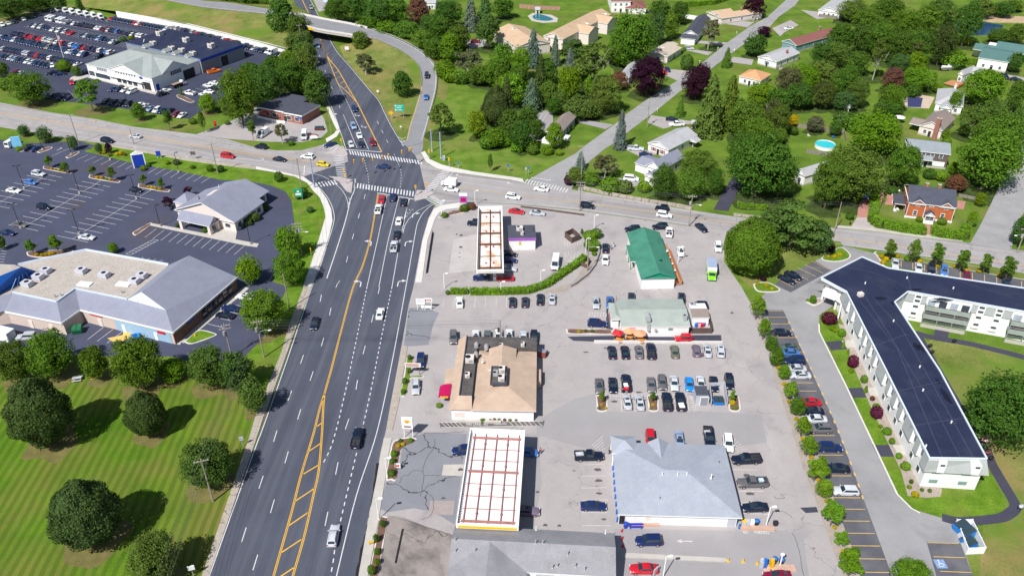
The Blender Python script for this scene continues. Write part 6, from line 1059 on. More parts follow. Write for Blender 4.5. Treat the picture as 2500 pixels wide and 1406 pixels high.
for a,c in((E_[0],E_[1]),(E_[1],E_[2]),(E_[2],E_[3]),(E_[3],E5)):d=c-a;b=MB();b.box((a+c)/2-Vector((0,0,.25)),(d.length,.3,.45),math.atan2(d.y,d.x));S_(b,'fascia',TRIM)
for x,y in((111,660),(93,675),(66,692),(198,660),(254,670),(328,685),(346,672)):
 p=P(x,y,7);b=MB();a=R(-16);b.box((p.x,p.y,7.0),(2.4,1.8,1.2),a);u_=S_(b,'rooftop_unit',mat('lilac_casing',(.5,.5,.56),.6,.05));b=MB();b.tube((p.x,p.y,7.6),(p.x,p.y,7.68),.55,n=12);S_(b,'fan',BLK,u_)
for x,y in((207,693),(301,693)):p=P(x,y,6.5);b=MB();b.box((p.x,p.y,6.45),(3.4,1.8,.3),R(-10));S_(b,'skylight',TRIM)
for x,y in((134,723),(148,720),(297,713)):p=P(x,y,6.6);b=MB();b.tube((p.x,p.y,6.3),(p.x,p.y,7.1),.2,n=8);S_(b,'vent_pipe',METAL)
tw=[up(-60,735,6.3),up(20,770,3.8),up(92,662,6.3),up(40,640,6.3),up(-60,650,6.3)];apx=up(52,652,10.5)
b=MB();ax=up(-40,690,10.5);b.add([tuple(v)for v in(up(-60,752,6.3),up(94,664,6.3),apx,ax)],[(0,1,2,3)]);b.add([tuple(v)for v in(up(94,664,6.3),up(20,640,6.3),apx)],[(0,1,2)]);S_(b,'blue_tower_roof',mat('blue_panel_roof',(.012,.1,.42),.5,.05,.4));b=MB();q=up(94,664,6.3);q0=up(20,715,6.3)
for f in(.1,.3,.5,.7,.9):p=q.lerp(q0,f);b.tube(p+Vector((0,0,.1)),p.lerp(apx,.5)+Vector((0,0,.15)),.09,n=4)
S_(b,'tower_roof_bar',mat('pale_blue_bar',(.25,.4,.7),.5))
# --- car dealership: front block with cross gables and flat-roofed workshop
s=House('car_dealership','white car dealership with a sage gabled roof and dark flat workshop roof',(208,157),(370,192),(489,146),5.6,'car dealership');s.walls(WHITE,.25);L,D=s.L,s.D
s.roof('hip',4.2,RSAGE);s.roof('gv',3.4,RSAGE,L*.34,L*.86,-.1,D*.5,name='front_gable_roof');s.roof('gu',3.6,RSAGE,L*.6,L+.1,D*.2,D*.72,name='side_gable_roof',gable=BLUEG if False else WHITE)
s.wins('f',4,1.7,2.2,1.9,.12,.34);s.wins('f',4,1.7,2.4,2.3,.44,.76);s.wins('f',6,4.6,.7,1.1,.16,.32);s.wins('f',8,5.2,.8,1.4,.44,.76);s.wins('f',2,1.9,1.8,2.0,.02,.1)
s.win('f',L*.9,1.7,4.0,3.2,glass=DOORD,name='garage_door');s.win('r',D*.72,1.9,6.2,3.8,glass=DOORD,name='garage_door');s.wins('r',5,4.6,1.0,1.8,.36,.58);s.door('r',D*.08,1.6,2.6,panel=SIGNB);s.door('f',L*.83)
text('wall_lettering','FLOOD',1.1,(L*.6,.12,7.0),(R(90),0,0),GREYP,s.t);b=MB();b.ball((L*.83,.15,4.6),(1.1,.08,.5));s.part('oval_emblem',b,SIGNB);b=MB();b.box((L*.6,-.35,3.1),(L*.5,1.3,.25));s.part('front_canopy',b,TRIM);b=MB();b.box((L*.92,.2,3.9),(3.4,.06,.4));s.part('garage_sign_panel',b,GREYP)
s2=House('dealership_workshop','long flat dark-roofed workshop wing behind the dealership',(306,106),(489,147),(586,108),6.0,'workshop');s2.walls(GREYW,.15);s2.roof('flat',.35,RNAVY,fascia=mat('blue_fascia',(.15,.25,.45),.6,.1));L2,D2=s2.L,s2.D
for x,y in((390,84),(455,100),(516,114)):u,v=s2.uv(x,y,7);s2.unit(u,v,6.35,(2.6,2.2,1.9))
for x,y in((374,106),(419,118),(444,123),(471,131)):
 u,v=s2.uv(x,y,7);s2.unit(u,v,6.35,(2.6,1.8,1.3));s2.roof('gv',1.3,RSAGE,u-1.4,u+1.0,-1.2,v-1.2,6.4,name='roof_cricket')
u,v=s2.uv(353,103,7);b=MB();b.tube((u,v,6.3),(u,v,7.2),.08,n=6);b.tube((u-.1,v-.1,7.4),(u-.25,v-.25,7.5),.9,.9,n=12);s2.part('satellite_dish',b,TRIM);s2.win('r',D2*.52,2.2,4.2,4.2,glass=DOORD,name='garage_door');b=MB();b.box((L2-.05,D2/2,5.5),(.3,D2,.9));s2.part('blue_band',b,SIGNB)
# --- brick office
s=House('brick_office','small brick office with two flat dark roofs and white ramp',(626,264),(692,276),(742,238),3.6,'office');s.walls(BRICK,.4);s.roof('flat',.5,RDKB);L,D=s.L,s.D
s.wins('f',2,1.9,2.0,1.4,.25,.75);s2=House('brick_office_annex','lower brick annex with flat dark roof and white trim',(688,277),(737,286),(768,257),3.2,'office');s2.walls(BRICK,.4);s2.roof('flat',.5,RDKB);s2.wins('f',2,1.7,1.8,1.4);s2.door('f',1.1,1.2,2.2);b=MB();b.box((L*.5,-1.2,.5),(L*.95,.1,1.0),R(-3));b.box((L*.95,-1.5,.5),(3,.1,1.0),R(20));s.part('ramp_railing',b,TRIM);b=MB();b.box((L*.5,-.5,.15),(L*.9,1.2,.3));s.part('ramp',b,CONC);s.roof('flat',.2,RDKB,-.2,L*.2,-1.4,.5,2.9,name='porch_roof');b=MB();b.box((L*.33,.3,2.5),(2.2,.06,.7));s.part('red_sign_panel',b,REDP);b=MB();b.box((s2.L*.85,.3,2.4),(2.2,.06,.5));s2.part('blue_sign_panel',b,BLUP)
# --- apartment block: two wings that meet at a flat-roofed entrance corner
t=thing('apartment_block','V-shaped white apartment block with dark flat roof and grey mansards','apartment building',P(2150,720));HZ=8.0
rf=[P(x,y,HZ)for x,y in((2005,679),(2105,628),(2168,655),(2500,704),(2640,725),(2640,792),(2500,761),(2217,712),(2184,738),(2294,905),(2409,1120),(2269,1118),(2160,898),(2066,712))]
b=MB();b.prism(rf,HZ-.5,HZ,1,0);S_(b,'flat_roof',[RNAVY,TRIM]);b=MB()
for a,c in zip(rf,rf[1:]+rf[:1]):d=c-a;b.box((a+c)/2+Vector((0,0,.08)),(d.length,.28,.26),math.atan2(d.y,d.x))
S_(b,'roof_edge',mat('bluish_trim',(.62,.68,.76),.6,.04));b=MB()
for pts in([(2060,700),(2110,720),(2180,830),(2290,1010),(2345,1118)],[(2100,735),(2190,850),(2300,1115)],[(2130,725),(2200,800),(2378,1119)],[(2060,650),(2130,665),(2190,690),(2230,710)],[(2212,657),(2225,712)],[(2320,680),(2500,735)],[(2120,850),(2215,815)],[(2170,960),(2300,930)],[(2220,1040),(2350,1020)]):b.ribbon(PL(pts,HZ),.09,HZ+.012)
S_(b,'roof_seam',mat('roof_seam',(.07,.08,.13),.8,.1));b=MB()
for x,y,w,hh in((2150,728,3,1.2),(2237,845,1.0,3),(2250,850,1,3.2),(2290,930,.9,1.6),(2308,965,1.1,5),(2310,730,6,.9),(2236,707,3.4,1.1),(2180,740,1,1.5)):
 p=P(x,y,HZ);b=MB();b.poly([(p.x+w*.55*math.cos(k)*random.uniform(.7,1.1),p.y+hh*.55*math.sin(k)*random.uniform(.7,1.1),HZ+.008)for k in[R(30*i)for i in range(12)]]);S_(b,'roof_stain',mat('dark_patch',(.008,.01,.025),.6,.2))
W0,W1,W2=P(2056,784),P(2245,1186),P(2379,1195);AX=(W1-W0).normalized();NO=Vector((AX.y,-AX.x,0));NO=NO if NO.x<0 else-NO;aa=math.atan2(AX.y,AX.x);UP4=Vector((0,0,4.5));TE=[rf[13],rf[12],rf[11],rf[10]]
EX0=(W2-W1).normalized();ME=[W0+NO*.7+UP4,None,W1+NO*.7-Vector((-EX0.y,EX0.x,0))*.7+UP4,W2-Vector((-EX0.y,EX0.x,0))*.7+EX0*1.0+UP4];PGS=roofmat('pale_grey_shingle',(.4,.42,.42),.06,.14)
def roof_at(p):
 k_=TE[0]if p.y>TE[1].y else TE[1];e_=(TE[1]-TE[0]if p.y>TE[1].y else TE[2]-TE[1]);e_=Vector((e_.x,e_.y,0)).normalized();m_=Vector((-e_.y,e_.x,0));q=p-NO*((Vector((k_.x-p.x,k_.y-p.y,0)).dot(m_))/(-NO).dot(m_));q.z=HZ;return q
b=MB();b.add([tuple(v)for v in(ME[2],ME[3],TE[3],TE[2])],[(0,1,2,3)]);S_(b,'end_mansard_roof',PGS);b=MB();b.add([tuple(rf[0]),tuple(rf[13]),tuple(ME[0]-AX*10),tuple(P(1990,690,4.6))],[(0,1,2,3)]);S_(b,'entrance_mansard_roof',PGS)
inn=Vector((*((rf[9]+rf[12])/2).xy,0));wl=[W0-AX*11,None,W1,W2];back=[Vector((*rf[i].xy,0))for i in(9,8)];back2=Vector((*rf[10].xy,0))
b=MB();b.prism([wl[0],wl[2],wl[3],back2+Vector((-.6,.3,0)),back[0],back[1]],0,HZ-.5);S_(b,'wall',WHITE)
front=[Vector((*rf[i].xy,0))for i in(7,6,5)];b=MB();b.prism([front[0]+Vector((0,.4,0)),front[1]+Vector((0,.4,0)),front[2]+Vector((0,.4,0)),Vector((*rf[4].xy,0))-Vector((0,.5,0)),Vector((*rf[3].xy,0))-Vector((0,.5,0)),Vector((*rf[2].xy,0))-Vector((0,.5,0)),Vector((*rf[1].xy,0)),Vector((*rf[0].xy,0))+Vector((2.5,.3,0)),Vector((*rf[13].xy,0))+Vector((1,0,0)),Vector((*rf[8].xy,0))],3.2,HZ-.5);b.prism([front[0]+Vector((0,.4,0)),front[1]+Vector((0,.4,0)),front[2]+Vector((0,.4,0)),Vector((*rf[4].xy,0)),Vector((*rf[2].xy,0)),Vector((*rf[1].xy,0))+Vector((4,-2,0)),Vector((*rf[13].xy,0))+Vector((4,1,0)),Vector((*rf[8].xy,0))],0,3.2);S_(b,'wall',WHITE)
us=[(P(x,y,5.5)-W0).dot(AX)for x,y in((2064,756),(2076,780),(2096,818),(2110,840),(2122,866),(2135,891),(2159,936),(2172,963),(2188,994),(2203,1024),(2230,1076),(2247,1110))];DW=.95;edges=[-10.5]+[u+k*DW for u in us for k in(-1,1)]+[(ME[2]-UP4-W0).dot(AX)]
for j in range(0,len(edges),2):
 a_,c_=ME[0]+AX*edges[j],ME[0]+AX*edges[j+1];qa,qc=roof_at(a_),roof_at(c_)
 if j+2>=len(edges):qc=Vector(TE[2])
 b=MB();b.add([tuple(v)for v in(a_,c_,qc,qa,a_-NO*.7,c_-NO*.7)],[(0,1,2,3),(4,5,1,0)]);S_(b,'mansard_panel',PGS)
for u in us:
 p=W0+AX*u+NO*.08;q=roof_at(p+NO*.6)-Vector((0,0,.05));w=AX*DW;z0,z1=Vector((0,0,4.2)),Vector((0,0,7.7));e_=Vector((0,0,.3))+NO*.6
 b=MB();b.add([tuple(v)for v in(p-w+z0,p+w+z0,p-w+z1,p+w+z1,q-w,q+w,p-w+z0+e_,p+w+z0+e_)],[(0,1,3,2),(1,7,5,3),(6,0,2,4),(2,3,5,4)]);dm=S_(b,'dormer',TRIM);b=MB();b.box(p+NO*.03+Vector((0,0,5.9)),(1.1,.06,1.3),aa);S_(b,'pane',PANE,dm)
 wq=p+AX*.3;b=MB();b.box(wq+Vector((0,0,2.3)),(1.2,.1,1.4),aa);fr=S_(b,'window',TRIM);b=MB();b.box(wq+NO*.06+Vector((0,0,2.3)),(.95,.06,1.15),aa);S_(b,'pane',PANE,fr)
EX=(ME[3]-ME[2]).normalized();ea=math.atan2(EX.y,EX.x);EN=Vector((EX.y,-EX.x,0));EN=EN if EN.y<0 else-EN
for f in(.25,.78):
 p=ME[2].lerp(ME[3],f);q=TE[2].lerp(TE[3],f);w=EX*.65;b=MB();b.add([tuple(v)for v in(p-w+EN*.06,p+w+EN*.06,p-w+EN*.06+Vector((0,0,2.4)),p+w+EN*.06+Vector((0,0,2.4)),q-w,q+w)],[(0,1,3,2),(1,5,3),(0,2,4),(2,3,5,4)]);dm=S_(b,'dormer',TRIM);b=MB();b.box(p+EN*.1+Vector((0,0,1.9)),(.8,.06,.4),ea);S_(b,'pane',PANE,dm)
 for z in(4.0,1.6):wq=wl[2].lerp(wl[3],f-.05);b=MB();b.box(wq+EN*.1+Vector((0,0,z)),(1.5,.08,.8),ea);S_(b,'window',mat('greenish_glass',(.2,.3,.28),.2,.1))
pc=P(2010,735);b=MB();q=[P(x,y,4.6)for x,y in((1990,690),(2050,701),(2030,755),(1972,715))];b.add([tuple(v)for v in(rf[0],rf[13],q[1],q[0])],[(0,1,2,3)])
for x,y in((2005,733),(2037,755)):p=P(x,y);b.box(p+Vector((0,0,2.2)),(.4,.4,4.4))
S_(b,'entrance_canopy',WHITE)
b=MB();p0,p1=P(2012,712,4.6),P(2041,722,4.6);b.box((p0+p1)/2,((p1-p0).length,.4,2.6),math.atan2((p1-p0).y,(p1-p0).x));S_(b,'entrance_gable',TRIM);p=P(2046,775);b=MB();b.box(p+Vector((0,0,1.6)),(.3,3.6,3.2),R(-25));S_(b,'lattice_porch',TRIM)
FA=[Vector((*v.xy,0))+Vector((0,.4,0))for v in(rf[7],rf[6],rf[5])];FX=(FA[1]-FA[0]).normalized();fa=math.atan2(FX.y,FX.x);FN=Vector((FX.y,-FX.x,0));FLn=(FA[2]-FA[0]).length;GLB=mat('balcony_rail_grey',(.28,.33,.3),.8,.1)
def fbox(u,z,w,hh,d,m,nm,out=0.0,par=None):p=FA[0]+FX*u+FN*(out+d/2)+Vector((0,0,z));b=MB();b.box(p,(w,d,hh),fa);return S_(b,nm,m,par)
fbox(FLn/2,6.3,FLn,2.0,.25,PGS,'upper_shingle_band')
def u_of(x,y,z=6):q=P(x,y,z);return(q-FA[0]).dot(FX)
for x in(2240,2390,2431):u=u_of(x,740);fbox(u,4.5,1.6,6.6,.3,TRIM,'stair_panel',.1);[fbox(u,z,1.1,.5,.1,PANE,'window',.42)for z in(7.2,6.0,4.4,2.4)]
for x0,x1 in((2262,2372),(2462,2580)):
 u0,u1=u_of(x0,745),u_of(x1,765);w=u1-u0;fbox((u0+u1)/2,6.3,w,2.2,.1,WHITE,'balcony_back_wall',.26)
 for k in range(4):fbox(u0+w*(k+.5)/4,6.1,w/6,1.7,.08,PANE if k%2 else mat('curtain_glass',(.35,.4,.45),.3,.2),'window',.38)
 for z in(5.0,2.7):
  fbox((u0+u1)/2,z-.1,w,.16,1.7,CONC,'balcony_floor',.3);fbox((u0+u1)/2,z+.45,w,.95,.07,GLB,'balcony_rail',1.95);[fbox(u0+.04+(w-.08)*k,z+.45,.07,.95,1.6,GLB,'balcony_rail',.35)for k in(0,1)]
  fbox((u0+u1)/2,z-.85,w*.96,1.2,.05,DOORD,'recess_window',.36)
 for k in range(4):fbox(u0+w*k/3,3.0,.14,6,.14,GLB,'balcony_post',1.85)
 fbox((u0+u1)/2,.45,w*.98,.9,.12,CONC,'terrace_wall',1.9)
for x,y in((2100,722),):p=P(x,y,HZ);b=MB();b.box(p+Vector((0,0,.4)),(1.2,1.0,.9),R(15));S_(b,'roof_hatch',CREAM)
for x,y in((2181,785),(2245,897),(2253,954),(2322,1032),(2327,705),(2214,680),(2260,1090),(2112,693)):p=P(x,y,HZ);b=MB();b.tube(p,p+Vector((0,0,.5)),.15,n=8);S_(b,'vent_pipe',TRIM)
s=House('storage_container','white storage container at the left edge below the strip mall',(-32,806),(14,817),(10,797),2.4,'container');s.walls(TRIM,.05);s.roof('flat',.12,TRIM);b=MB();b.box((s.L-.02,s.D/2,1.2),(.08,s.D*.85,2.1));s.part('door',b,GREYP)
# --- houses ---------------------------------------------------------
def house(name,label,A,B_,C,h,kind,rise,rm,wm,f=(3,1),r=(2,1),l=(0,0),ch=None,door=True,sh=None,o=.35,cat='house'):
 s=House(name,label,A,B_,C,h,cat);s.walls(wm,o,m2=CONC);s.roof(kind,rise,rm)
 for side,(n,fl)in(('f',f),('r',r),('l',l)):
  for k in range(fl):s.wins(side,n,1.6+2.7*k,1.0,1.2,shutter=sh if side=='f' else None)if n else None
 if door:s.door('f' if f[0]else 'r',(s.L if f[0]else s.D)*.5)
 if ch:s.chimney(s.L*ch[0],s.D*ch[1],h,h+rise+.7,ch[2]if len(ch)>2 else BRICK)
 return s
s=house('long_house','long white house with grey roof and red shutters',(1580,349),(1633,367),(1690,326),3.2,'gv',1.9,RSILV,WHITE,(2,1),(3,1),sh=REDP);s.roof('gv',.8,RSILV,s.L*.9,s.L+2.6,s.D*.72,s.D*.9,2.7,name='annex_roof')
s=house('corner_house','white corner house with slate-grey roof and garage wing',(1575,404),(1612,417),(1652,378),3.6,'gv',2.2,RLIL,WHITE,(2,1),(2,1));s.roof('gu',1.0,RLIL,-4.5,1.5,.5,s.D*.62,3.0,name='side_wing_roof');b=MB();b.box((-1.8,s.D*.3+.2,1.5),(5,s.D*.5,3));s.part('side_wing_wall',b,WHITE);s.roof('gv',1.0,RLIL,s.L*.55,s.L+1.5,-5,1.2,3.0,name='garage_roof');b=MB();b.box((s.L*.78+.5,-2.1,1.5),(s.L*.45+.8,5,3));s.part('garage_wall',b,WHITE)
s=house('grey_office','low grey-roofed office with dark siding and white deck',(1368,327),(1407,285),(1384,268),3.2,'gu',1.6,RBRN,GREYW,(4,1),(1,1),(2,1));b=MB();b.box((-1.6,s.D*.5,.7),(3,s.D*1.1,1.4));b.box((s.L*.2,-1.2,.5),(3,2,1));s.part('white_deck',b,TRIM)
s=house('maple_house','grey-roofed house half hidden behind the big purple tree',(1537,190),(1570,148),(1548,140),3.2,'gu',1.5,RSILV,WHITE,(3,1),(1,1),(2,1))
s=house('flat_roofed_house','low house with flat pale tan roof and white gable',(1631,139),(1666,117),(1622,106),3.2,'gu',.8,mat('tan_flat_roof',(.47,.4,.33),.95,.1,.5,.15,4),CREAM,(3,1),(1,1),(1,1));s.chimney(s.L*.3,s.D*.6,3.2,4.6);s.roof('gu',.6,MATS['tan_flat_roof'],s.L*.6,s.L+3.5,s.D*.35,s.D*.95,3.4,name='rear_roof')
s=house('navy_roofed_house','white split-level house with dark navy roof',(1667,83),(1704,87),(1752,47),3.6,'gv',2.0,RDKB,WHITE,(2,1),(3,1));s.roof('shed',.8,RDKB,-.4,s.L*.98,-4.5,.3,2.9,name='porch_roof');b=MB();b.box((s.L*.48,-2.2,1.4),(s.L*.9,4,2.8));s.part('porch_wall',b,WHITE)
s=house('tan_ranch_house','tan-roofed ranch house with a double gable near the top edge',(1742,38),(1762,46),(1812,12),3.2,'gv',1.6,RTAN,CREAM,(1,1),(3,1));s.roof('gv',1.4,RTAN,-7.5,.6,1,s.D*.5,3.0,name='wing_roof');b=MB();b.box((-3.6,s.D*.27,1.45),(7,s.D*.42,2.9));s.part('wing_wall',b,CREAM);s.chimney(s.L*.5,s.D*.55,4,5.8)
s=house('small_white_house','small white house with light grey roof and blue shutters',(1849,139),(1897,152),(1924,122),3.2,'gv',1.7,RSILV,WHITE,(1,1),(3,1),ch=(.75,.6),sh=BLUP);s.unit(s.L+2,1,0,(1.5,1,.8))
s=house('teal_house','teal-walled house with long brown-red roof',(1908,101),(1945,112),(2004,66),3.4,'gv',1.9,RRED,TEALW,(1,1),(4,1),ch=(.2,.75))
s=house('white_end_house','white gabled house with pale grey roof at the top edge',(1997,25),(2052,33),(2085,-12),3.2,'gv',2.0,RSILV,WHITE,(2,1),(2,1),ch=(.4,.7))
s=house('orange_roofed_house','house with orange-tan roof partly hidden by trees',(1803,186),(1858,198),(1878,180),3.2,'hip',2.2,RORG,WHITE,(2,1),(2,1))
s=house('sea_green_house','white house with sea-green cross-gabled roof at right',(2388,141),(2464,153),(2478,125),4.6,'gu',1.8,RTEAL,WHITE,(3,1),(1,1));s.roof('gu',2.2,RTEAL,s.L*.35,s.L+7,s.D*.8,s.D+9,4.8,name='rear_roof');s.roof('gu',1.4,RTEAL,-4,s.L*.5,s.D*.7,s.D+5,4.2,name='side_roof');b=MB();b.box((s.L*.55,s.D+3.4,2.4),(s.L*.95,8,4.8));b.box((-.5,s.D+1.6,2.0),(6,5,4));s.part('rear_wall',b,WHITE)
s=house('decked_house','light grey roofed house with an orange timber deck',(2352,184),(2382,172),(2392,159),3.6,'gu',1.8,RSILV,WHITE,(2,1),(1,1),(1,1));s.roof('gv',1.5,RSILV,s.L*.6,s.L+4,-1.5,s.D*.7,3.4,name='wing_roof');b=MB();b.box((-3.6,s.D*.3,.6),(6.5,6,.3));b.box((-3.6,s.D*.3-3,1.1),(6.5,.1,.9));s.part('timber_deck',b,STAIR)
s=house('pool_side_house','grey-roofed house beside the covered pool',(2283,252),(2352,262),(2370,228),3.4,'hip',2.6,RSILV,WHITE,(3,1),(2,1),(1,1),ch=(.6,.9,CREAM));s.roof('gv',1.6,RSILV,s.L*.2,s.L*.62,-3.5,2,3.2,name='front_wing_roof');b=MB();b.box((s.L*.41,-1.4,1.6),(s.L*.36,3.4,3.2));s.part('front_wing_wall',b,WHITE)
s=house('brown_roofed_house','grey-brown roofed house with a tall brick chimney',(2243,306),(2302,320),(2332,288),3.4,'gv',2.4,RBRN,CREAM,(2,1),(2,1),(1,1));s.chimney(s.L*.75,-.4,0,7.6,BRICK,1.5,1.0);s.roof('gu',1.2,RBRN,-3.5,1,.8,s.D*.5,3.0,name='side_wing_roof')
s=house('grey_shingled_house','dark shingled house with slate roof and white porch',(2215,366),(2322,378),(2330,350),5.4,'gu',1.8,mat('slate_roof',(.24,.27,.3),.9,.08,.5,.18,5),BROWNW,(4,2),(1,2));s.roof('shed',.9,MATS['slate_roof'],s.L*.4,s.L*.62,-1.6,.4,3.2,name='porch_roof');b=MB();b.box((s.L*.78,.28,1.6),(3.8,.1,1.6));s.part('bay_window',b,TRIM)
s=house('cedar_house','red cedar-shingled house with twin front gables and two chimneys',(2218,494),(2336,508),(2341,466),5.2,'gu',2.9,RDKB,REDSH,(0,0),(2,2),(2,2),o=.3)
L,D=s.L,s.D
for c in(.22,.8):s.roof('gv',1.5,RDKB,L*(c-.16),L*(c+.16),-.15,D*.35,5.0,name='front_gable_roof',gable=REDSH);s.win('f',L*c,4.9,.9,1.3);s.win('f',L*(c-.02 if c<.5 else c-.03),2.0,.9,1.4)
s.win('f',L*.5,4.7,.9,.5);s.chimney(L*.38,D*.52,7.6,9.0);s.chimney(L*.64,D*.52,7.6,9.0);s.roof('gv',1.1,RDKB,L*.38,L*.6,-2.0,.4,2.6,name='porch_roof',gable=TRIM);b=MB()
for q in(.4,.58):b.box((L*q,-1.7,1.3),(.2,.2,2.6))
b.box((L*.49,-.9,.15),(2.6,2.2,.3));s.part('porch_post',b,TRIM);s.door('f',L*.49,1.1,2.1);s.roof('shed',.5,RDKB,-2.8,.1,D*.3,D*.8,2.6,name='side_porch_roof');b=MB()
for q in(D*.35,D*.75):b.box((-2.5,q,1.3),(.18,.18,2.6))
s.part('side_porch_post',b,TRIM);b=MB();[b.box((u,.2,2.6),(.14,.12,5.2))for u in(.3,L*.38,L-.3)];b.box((L/2,.2,.5),(L,.1,.5));s.part('corner_board',b,TRIM)
pb=MB();pb.ribbon(PL([(2266,540),(2265,556),(2263,582)]),1.3,.06);struct(pb.obj('brick_path',BRICKP));sheet('brick_terrace',[(2166,476),(2196,478),(2190,503),(2160,500)],BRICKP,.05);sheet('side_brick_terrace',[(2338,490),(2358,492),(2352,512),(2336,510)],BRICKP,.05)
s=house('white_cottage','white cottage between the dark trees, only its right end visible',(1940,418),(1966,431),(1972,372),3.6,'gv',1.8,RSILV,WHITE,(1,1),(2,1));s.roof('flat',.2,TRIM,s.L,s.L+2.5,s.D*.3,s.D*.6,2.8,name='side_porch_roof')
s=house('townhouse','long tan-roofed townhouse row with stepped gables',(1375,97),(1492,36),(1330,86),5.6,'gu',2.2,RTAN,CREAM,(0,0),(1,2),(2,2),door=False);L,D=s.L,s.D
for a,c in((.3,.52),(.7,.92)):
 s.roof('gv',2.1,RTAN,L*a,L*c,-5.5,D*.5,5.2,name='front_gable_roof');b=MB();b.box((L*(a+c)/2,-2.4,2.6),(L*(c-a)-.6,5.6,5.2));s.part('front_gable_wall',b,CREAM)
 b=MB();b.box((L*c+.4,D*.3,6.4),(.2,D*.5,.5));s.part('parapet',b,TRIM)
for k in range(2):s.wins('f',8,1.6+2.6*k,1.0,1.3,.02,.98)
s=house('tan_house','tan-roofed cream house left of the townhouse row',(1202,76),(1262,116),(1304,79),4.8,'gu',2.4,RTAN,CREAM,(4,2),(2,1),door=False);s.chimney(s.L*.3,s.D*.4,5,8,WHITE)
s=house('brown_roofed_white_house','tall white house with a brown roofed garage at the top edge',(1492,4),(1542,4),(1548,-22),6.0,'gu',1.5,RRED,WHITE,(3,2),(1,2));s.roof('hip',1.6,RRED,s.L*.7,s.L+8,-2.5,s.D*.6,2.9,name='garage_roof');b=MB();b.box((s.L+3,-.3,1.4),(9,4,2.8));s.part('garage_wall',b,WHITE)
s=house('distant_white_house','white house with pale deck at the top edge behind the trees',(1032,8),(1064,8),(1066,-8),3.6,'gu',1.4,RSILV,WHITE,(2,1),(1,1));s=house('green_garden_shed','small shed by the rear of the long white house',(1680,342),(1694,346),(1700,338),2.2,'gu',.7,RSILV,WHITE,(1,1),(1,1),cat='shed')
for lab,A,B_,C,rm in(('small grey garden shed left of the round pool',(1872,326),(1890,330),(1896,322),RLIL),('small pale shed at the wood edge above the round pool',(2060,262),(2076,264),(2086,256),RSILV),('white pool shed beside the kidney-shaped pool',(1306,24),(1319,24),(1319,18),RSILV),('narrow white shed by the dark car on the driveway',(1690,302),(1702,302),(1704,294),RSILV),('dark garden shed above the round pool fence',(2046,285),(2056,287),(2060,282),RLIL)):s=house('garden_shed',lab,A,B_,C,2.4,'gu',.8,rm,WHITE,(1,1),(0,0),cat='shed')
# --- pools and yard things -------------------------------------------
def fence(name,pts,h,m,label,cat='fence',z=0,th=.12,posts=True):
 b=MB();PP=[];v=PL(pts)
 for a,c in zip(v,v[1:]):
  d=c-a;k=max(1,round(d.length/2.4))
  for i in range(k):q,w=a.lerp(c,(i+.03)/k),a.lerp(c,(i+.97)/k);b.box((q+w)/2+Vector((0,0,h/2)),((w-q).length,th,h),math.atan2(d.y,d.x))
  PP+=[a.lerp(c,i/k)for i in range(k)]
 t=thing(name,label,cat,v[0]);b.obj('panel',m,t);globals()['posts'](t,PP+[v[-1]],h+.12,m)if posts else None;return t
for x,y,r,lab in((2015,352,3.4,'round above-ground pool with bright turquoise water'),):
 p=P(x,y,1.2);t=thing('above_ground_pool',lab,'swimming pool',(p.x,p.y,0));b=MB();b.tube((p.x,p.y,0),(p.x,p.y,1.25),r,r,24,cap=False);b.tube((p.x,p.y,1.2),(p.x,p.y,1.3),r+.12,r+.12,24,cap=False);b.obj('pool_wall',TRIM,t);b=MB();b.tube((p.x,p.y,.3),(p.x,p.y,1.05),r-.06,n=24);b.obj('water',WATERP,t);b=MB();b.box((p.x+2.6,p.y+2.6,.9),(1.4,2.2,.1),R(30));b.box((p.x+3.0,p.y+2.9,.45),(.1,1.8,.9),R(30));b.obj('pool_steps',PW,t)
fence('pool_fence',[(1945,310),(1990,318),(2060,326),(2064,345)],1.3,FENCEG,'weathered grey fence behind the round pool');fence('pool_fence',[(1968,374),(2010,380),(2028,383)],1.4,FENCEG,'weathered grey fence in front of the round pool');fence('garden_fence',[(2340,480),(2380,488)],1.0,FENCEG,'grey split fence right of the cedar house');fence('board_fence',[(1998,42),(2042,48)],1.6,FENCEG,'grey board fence below the white house at the top edge');fence('white_fence',[(1668,44),(1702,50)],2.0,TRIM,'white panel fence beside the navy-roofed house');fence('brick_wall',[(1268,20),(1305,24),(1322,24),(1368,26)],2.0,mat('terracotta_wall',(.36,.21,.16),.9,.1),'long terracotta garden wall above the kidney-shaped pool','wall',posts=False);fence('garden_fence',[(2195,455),(2178,440),(2180,452)],1.6,FENCEG,'grey fence corner at the back of the cedar house terrace')
fence('kiosk_guard_rail',[(1056,570),(1041,668)],.9,DARKM,'dark railing along the left edge of the kiosk forecourt','railing');fence('road_guard_rail',[(1272,507),(1330,514),(1425,527)],.6,WOODB,'low dark timber rail beside the pale road','railing');b=MB()
fence('stone_wall',[(1425,462),(1475,474),(1530,484),(1585,494),(1650,504),(1690,512)],.9,STONE,'low dry-stone wall along the pale road','wall',th=.7,posts=False);fence('stone_wall',[(1790,526),(1850,533),(1890,538)],.7,STONE,'short dry-stone wall right of the dark driveway','wall',th=.6,posts=False);fence('block_wall',[(1462,598),(1462,622),(1452,650),(1435,672),(1405,695),(1392,702)],.8,mat('grey_block',(.3,.29,.29),.9,.2,2),'curved grey block wall beside the kiosk bed','wall',th=.4,posts=False)
def encl(name,label,pts,h,m,th=.12):return fence(name,pts+[pts[0]],h,m,label,'enclosure',th=th)
